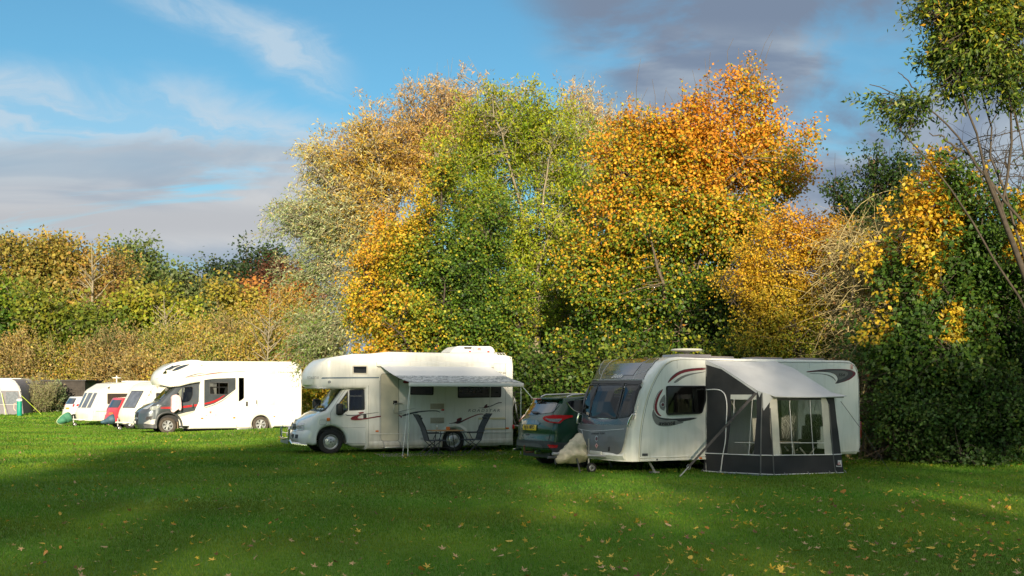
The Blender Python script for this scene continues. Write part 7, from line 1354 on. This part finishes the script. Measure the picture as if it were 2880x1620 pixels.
# purple tent behind the second caravan
def tent_wedge():
    X, Z = at('A', 2420, 640, 60.); o = empty('tent', (X, 60., float(H(np.array(X), np.array(60.)))), R(27), 'mauve tent top showing between the white caravan and the grey motorhome', 'tent'); m = MB()
    m.add([(-1.2, -.2, 0), (3.2, -.2, 0), (3.4, 2.4, 0), (-1.2, 2.4, 0), (.1, .6, 2.3), (2.4, .6, 2.3)], [(0, 1, 5, 4), (1, 2, 5), (2, 3, 4, 5), (3, 0, 4)]); m.build('canopy', mat('mauve_canvas', (.34, .22, .32), .8, var=.1), o, 0); m = MB(); m.tube([(-1.2, -.2, .02), (3.2, -.2, .02)], .03, 5); m.build('hem', TRIM, o)
tent_wedge()
# grey air awning with its own caravan behind, far left
def left_awning():
    Y = 73.; X0, _ = at('A', -420, 1065, Y); o = empty('awning', (X0, Y, float(H(np.array(-33.), np.array(Y)))), R(8), 'grey and white air awning cut off by the left edge of the photo', 'awning'); z0 = o.location.z
    fr = Frame(X0, Y, z0, 8); q = fr.side('A', [(-420, 1062), (370, 1062), (355, 900), (335, 700), (300, 590), (240, 510), (180, 480), (-420, 480)]); up = fr.side('A', [(-420, 480), (180, 480), (240, 510), (300, 590), (330, 665), (-420, 660)])
    GW = mat('grey_awning_cloth', (.20, .19, .21), .8, var=.1, bump=.2, bscale=3); WW = mat('white_awning_cloth', (.52, .52, .51), .8, bump=.2, bscale=3); TW = mat('tinted_awning_sheet', (.13, .15, .18), .25, var=.2)
    m = MB(); patch(resample(q, .3), lambda a, b: (a, 0, b), (), .4, m); k = len(m.v); rq = resample(q, .3); m.v += [(a, 0, b) for a, b in rq] + [(a, 2.8, b + .05) for a, b in rq]; n = len(rq); m.f += [(k + i, k + (i + 1) % n, k + n + (i + 1) % n, k + n + i) for i in range(n)]; m.build('wall', GW, o, 50)
    patch(resample(up, .3), lambda a, b: (a, -.012, b), (), .4).build('upper_panel', WW, o, 0)
    patch(roundpoly(fr.side('A', [(90, 680), (280, 680), (290, 880), (100, 880)]), .06), lambda a, b: (a, -.012, b), (), .4).build('window', TW, o, 0); patch(roundpoly(fr.side('A', [(-300, 680), (20, 680), (30, 880), (-300, 880)]), .06), lambda a, b: (a, -.012, b), (), .4).build('window', TW, o, 0)
    m = MB(); p_ = fr.side('A', [(165, 485), (230, 520), (270, 570), (300, 640), (330, 760)]); m.tube([(a, -.06, b) for a, b in p_], .05, 8); p_ = fr.side('A', [(-10, 600), (30, 720), (70, 900), (90, 1060)]); m.tube([(a, -.06, b) for a, b in p_], .03, 6); m.tube([(-2, -.03, fr.side('A', [(0, 880)])[0][1]), (fr.side('A', [(290, 885)])[0][0], -.03, fr.side('A', [(0, 882)])[0][1])], .02, 5); m.build('pole', WW, o)
    m = MB(); a = fr.side('A', [(335, 738)])[0]; b = fr.side('A', [(650, 1068)], -.9)[0]; m.tube([(a[0], 0, a[1]), (b[0], -.9, 0.02)], .014, 5); a = fr.side('A', [(30, 700)])[0]; b = fr.side('A', [(98, 1062)], -.5)[0]; m.tube([(a[0], -.05, a[1]), (b[0], -.5, .02)], .014, 5); m.build('guy_line', mat('lime_cord', (.55, .72, .05), .6), o)
    cv = empty('caravan', (X0, Y + 2.9, z0), R(8), 'white caravan edge showing round behind the grey air awning', 'caravan'); q2 = fr.side('A', [(-420, 1050), (290, 1050), (288, 540), (270, 495), (225, 466), (-420, 462)], 2.9); shell(slab([tuple(p) for p in offset_poly(q2, -.05)], 2.1, .05, None, (), ny=4, grid=.5), 'body', WHO, cv); m = MB(); m.box(0, 1.5, -.02, 2.0, .1, .35); m.build('skirt', TRIM, cv)
    # waste bin
    X, Z = at('A', 306, 1065, 71.5); b = empty('water_barrel', (X, 71.5, float(H(np.array(X), np.array(71.5)))), 0, 'teal green plastic water barrel with white lid beside the air awning', 'barrel')
    m = MB(); m.lathe([(.0001, 0), (.14, 0), (.155, .03), (.155, .40), (.165, .41), (.165, .46), (.155, .47), (.155, 1.0), (.0001, 1.02)], (0, 0, 0), 'z', 24); m.build('barrel_body', mat('teal_plastic', (.01, .28, .20), .35), b); m = MB(); m.lathe([(.175, .98), (.175, 1.08), (.14, 1.12), (.0001, 1.13)], (0, 0, 0), 'z', 24); m.build('lid', WHT3, b); m = MB(); m.tube([(-.14, -.1, .85), (-.3, -.1, .8), (-.33, -.1, .5), (-.2, -.1, .35)], .03, 6); m.build('hose', mat('pink_hose', (.7, .45, .38), .5), b)
left_awning()
# black timber shed
def shed():
    Y = 79.; X0, _ = at('A', 300, 1065, Y); z0 = float(H(np.array(-30.), np.array(Y))); fr = Frame(X0, Y, z0, 4); o = fr.root('shed', 'long black boarded timber shed behind the air awning and bushes', 'shed')
    WD = mat('black_stained_boards', (.050, .042, .036), .8, var=.45, vscale=3, bump=.3); q = lambda p: fr.side('A', p); pts = q([(330, 530), (640, 530), (640, 515), (1335, 498), (1335, 1070), (330, 1070)]); x1 = pts[3][0]; zt = pts[3][1]; xm = pts[1][0]; zl = pts[0][1]; zmid = q([(900, 655)])[0][1]
    m = MB(); m.box(0 + pts[0][0], x1, .0, 4., 0.0, zmid); m.build('wall', WD, o, 0)
    m = MB(); n = int((x1 - xm) / .17)
    for i in range(int(-pts[0][0] / .17) * 0 + int((x1 - pts[0][0]) / .19)):
        xx = pts[0][0] + i * .19; g = random.Random(i).uniform(-.008, .012); m.box(xx + .006, xx + .184, -.03 + g, .0, .02, zmid)
    m.build('vertical_board', WD, o, 0)
    m = MB(); k = 6
    for i in range(k): z_ = lerp(zmid, zt - .06, i / k); z2 = lerp(zmid, zt - .06, (i + 1) / k); m.box(pts[0][0] + .4, x1, -.05 - .0 * i, .02, z_ + .006, z2)
    m.build('horizontal_board', WD, o, 0); m = MB(); m.box(pts[0][0] + .4, x1, .02, 4., zmid, zt - .05); m.build('upper_wall', WD, o, 0)
    RF = mat('roof_felt', (.06, .058, .06), .8, var=.3); m = MB(); m.box(xm, x1 + .1, -.15, 4.1, zt - .05, zt + .03); m.build('roof', RF, o, 0); m = MB(); m.box(pts[0][0], xm, -.3, 4.1, zl - .12, zl + .03); m.build('porch_roof', RF, o, 0)
    X, Z = at('A', 1400, 1065, 82.); b = empty('green_container', (X, 82., z0), 0, 'bright green container with grey lid at the right end of the black shed', 'container'); zt_ = EYE + (HY - px('A', 0, 575)[1]) / F * 82. - z0; MB().rbox(-1.1, 1.3, 0, 1.8, 0, zt_, .05).build('container_body', mat('bright_green_paint', (.03, .42, .08), .4), b); MB().rbox(-1.0, 1.35, -.05, 1.85, zt_, zt_ + .12, .04).build('lid', mat('grey_lid', (.12, .13, .12), .6), b)
    m = MB(); m.add([(0, -.02, 0), (.08, -.02, -.12), (.2, -.02, .1), (.3, -.02, -.12), (.4, -.02, 0)], [(0, 1, 2), (2, 3, 4)]); m.build('marking', WPL, b, 0, fn=lambda p: (p[0] - .9, p[1], p[2] * 1.2 + zt_ - .5))
shed()

def mauve_skirt():
    fr = GMF; o = fr.root('awning', 'mauve awning skirt glimpsed beneath the white motorhome with the grey cab', 'awning'); m = MB(); m.rbox(1.1, 3.4, 2.5, 2.54, 0, .42, .01); m.build('skirt', mat('mauve_skirt', (.22, .15, .30), .8), o); m = MB(); m.rbox(1.1, 3.4, 2.49, 2.55, .42, .46, .01); m.build('hem', TRIM, o)
mauve_skirt()
# bushes by the shed, fallen leaves (after the trees)
tree('broom_bush', 'feathery grey green bush in front of the black shed', 'bush', 76, [(88, 1005, 22, 22), (98, 1020, 24, 20), (80, 1025, 20, 18), (105, 1000, 14, 16)], (wx(92, 76), 76.2), [(.20, .24, .08), (.30, .31, .13), (.38, .36, .18)], nclus=150, twigs=5, tlen=.55, leaves=10,
     lsize=(.16, .03), jit=.05, up=1.4, ramp=(.5, .3, .2, .2), gap=.02, trunk_r=.04, limb=5, bark=BARKP, seed=201, twr=.01)
tree('buddleia_bush', 'small leafy shrub with a dry orange side behind the feathery bush', 'bush', 77.5, [(118, 990, 17, 12), (128, 1000, 12, 10), (112, 984, 12, 8), (124, 1015, 8, 20)], (wx(118, 77.5), 77.7), [(.10, .15, .06), (.2, .26, .12), (.36, .2, .1)], nclus=90, twigs=3, tlen=.3, leaves=12,
     lsize=(.18, .08), jit=.1, up=.4, ramp=(.45, .1, .2, .2), gap=.02, trunk_r=.04, limb=5, bark=BARKP, seed=202)
def leaf_shape(seed, lobed=True):
    g = np.random.default_rng(seed); n = 5; pts = []
    if lobed:
        for k, (a, L_) in enumerate(((-130, .62), (-62, .9), (0, 1.0), (62, .9), (130, .62))):
            a0 = R(a + 90); L_ *= g.uniform(.85, 1.1); pts += [(.42 * L_ * math.cos(a0 - .34), .42 * L_ * math.sin(a0 - .34)), (.72 * L_ * math.cos(a0 - .2), .72 * L_ * math.sin(a0 - .2)), (L_ * math.cos(a0), L_ * math.sin(a0)), (.72 * L_ * math.cos(a0 + .2), .72 * L_ * math.sin(a0 + .2)), (.42 * L_ * math.cos(a0 + .34), .42 * L_ * math.sin(a0 + .34))]
    else:
        pts = [(.45 * math.sin(t) * (1 - .3 * math.cos(t)), -math.cos(t)) for t in np.linspace(0, 2 * math.pi, 14)[:-1]]
    c1, c2, c3 = g.uniform(-.5, .5), g.uniform(.1, .55), g.uniform(-.4, .4); z = lambda x, y: c2 * (x * x + .6 * y * y) * .8 + c1 * x * y + c3 * .3 * y
    V = [(0, 0, z(0, 0))] + [(x, y, z(x, y)) for x, y in pts]; m = len(pts); F_ = [(0, 1 + i, 1 + (i + 1) % m) for i in range(m)]
    s0 = len(V); V += [(.015, -.35, z(0, -.4)), (-.015, -.35, z(0, -.4)), (.02, -1.1, .15), (-.01, -1.1, .15)]; F_ += [(s0, s0 + 1, s0 + 3, s0 + 2)] if lobed else []
    return np.array(V), F_
def fallen():
    g = np.random.default_rng(77); cols = [('yellow', (.66, .44, .05)), ('tan', (.50, .33, .16)), ('orange', (.58, .25, .04)), ('brown', (.20, .085, .04))]; ms = []
    for n_, c in cols: m = mat('fallen_leaf_' + n_, c, .6, var=.35, vscale=18); ms.append(m)
    base = []
    for k in range(10):
        V, F_ = leaf_shape(300 + k, k < 9); me = bpy.data.meshes.new('fallen_leaf'); s = .5; me.from_pydata([tuple(v * .06) for v in V], [], F_); me.update(); base.append((V, F_, me))
    n = 8200; Y = 9.8 + 34 * g.random(n) ** 1.25; u = g.uniform(-.56, .56, n); X = u * Y
    dens = np.clip(.30 + .7 * np.clip((X / Y + .1) / .4, 0, 1), 0, 1) * np.where(Y < 24, 1, .8); k = g.random(n) < dens * .75; X, Y = X[k], Y[k]
    blocked = (Y > 19.5 + 4 * (X < 1)) & (X > -1) & (X < 12) & (Y < 27) & (g.random(len(X)) < .8)
    X, Y = X[~blocked], Y[~blocked]; size = g.uniform(.45, 1.0, len(X)); o_ = np.argsort(Y / size); big = o_[:300]; rest = o_[300:]
    lab = {'yellow': 'bright yellow leaf fallen on the shaded lawn', 'tan': 'dry tan leaf fallen on the shaded lawn', 'orange': 'orange leaf fallen on the shaded lawn', 'brown': 'dark brown curled leaf fallen on the shaded lawn'}; cache = {}
    for i in big:
        c = int(g.choice(4, p=(.42, .28, .18, .12))); b = int(g.integers(0, 10))
        if (b, c) not in cache: me = base[b][2].copy(); me.materials.append(ms[c]); cache[(b, c)] = me
        o = bpy.data.objects.new('fallen_leaf', cache[(b, c)]); C.objects.link(o); o.location = (X[i], Y[i], float(H(X[i], Y[i])) + .028); o.rotation_euler = (g.normal(0, .35), g.normal(0, .35), g.uniform(0, 6.28)); s = size[i]; o.scale = (s, s, s); tag(o, lab[cols[c][0]], 'leaf', 'fallen leaves, ' + cols[c][0])
    VV = []; FF = []; CC = []; nv = 0; pal = np.array([c for _, c in cols])
    for i in rest:
        V, F_, _ = base[int(g.integers(0, 10))]; a = g.uniform(0, 6.28); t1, t2 = g.normal(0, .4, 2); s = .055 * size[i] * (1 + .35 * (Y[i] > 25)); x, y, z = V[:, 0] * s, V[:, 1] * s, V[:, 2] * s; z = z + t1 * x + t2 * y; xr_, yr_ = x * math.cos(a) - y * math.sin(a), x * math.sin(a) + y * math.cos(a)
        VV.append(np.c_[xr_ + X[i], yr_ + Y[i], z + float(H(X[i], Y[i])) + .03]); FF += [tuple(nv + j for j in f[:3]) for f in F_]; nv += len(V); CC.append(np.repeat(pal[int(g.choice(4, p=(.42, .28, .18, .12)))][None] * g.uniform(.7, 1.2), len(V), 0))
    tag(mesh_np('leaf_litter', np.concatenate(VV), np.array(FF), LEAF, col=np.concatenate(CC), nv=3), kind='stuff')
fallen()
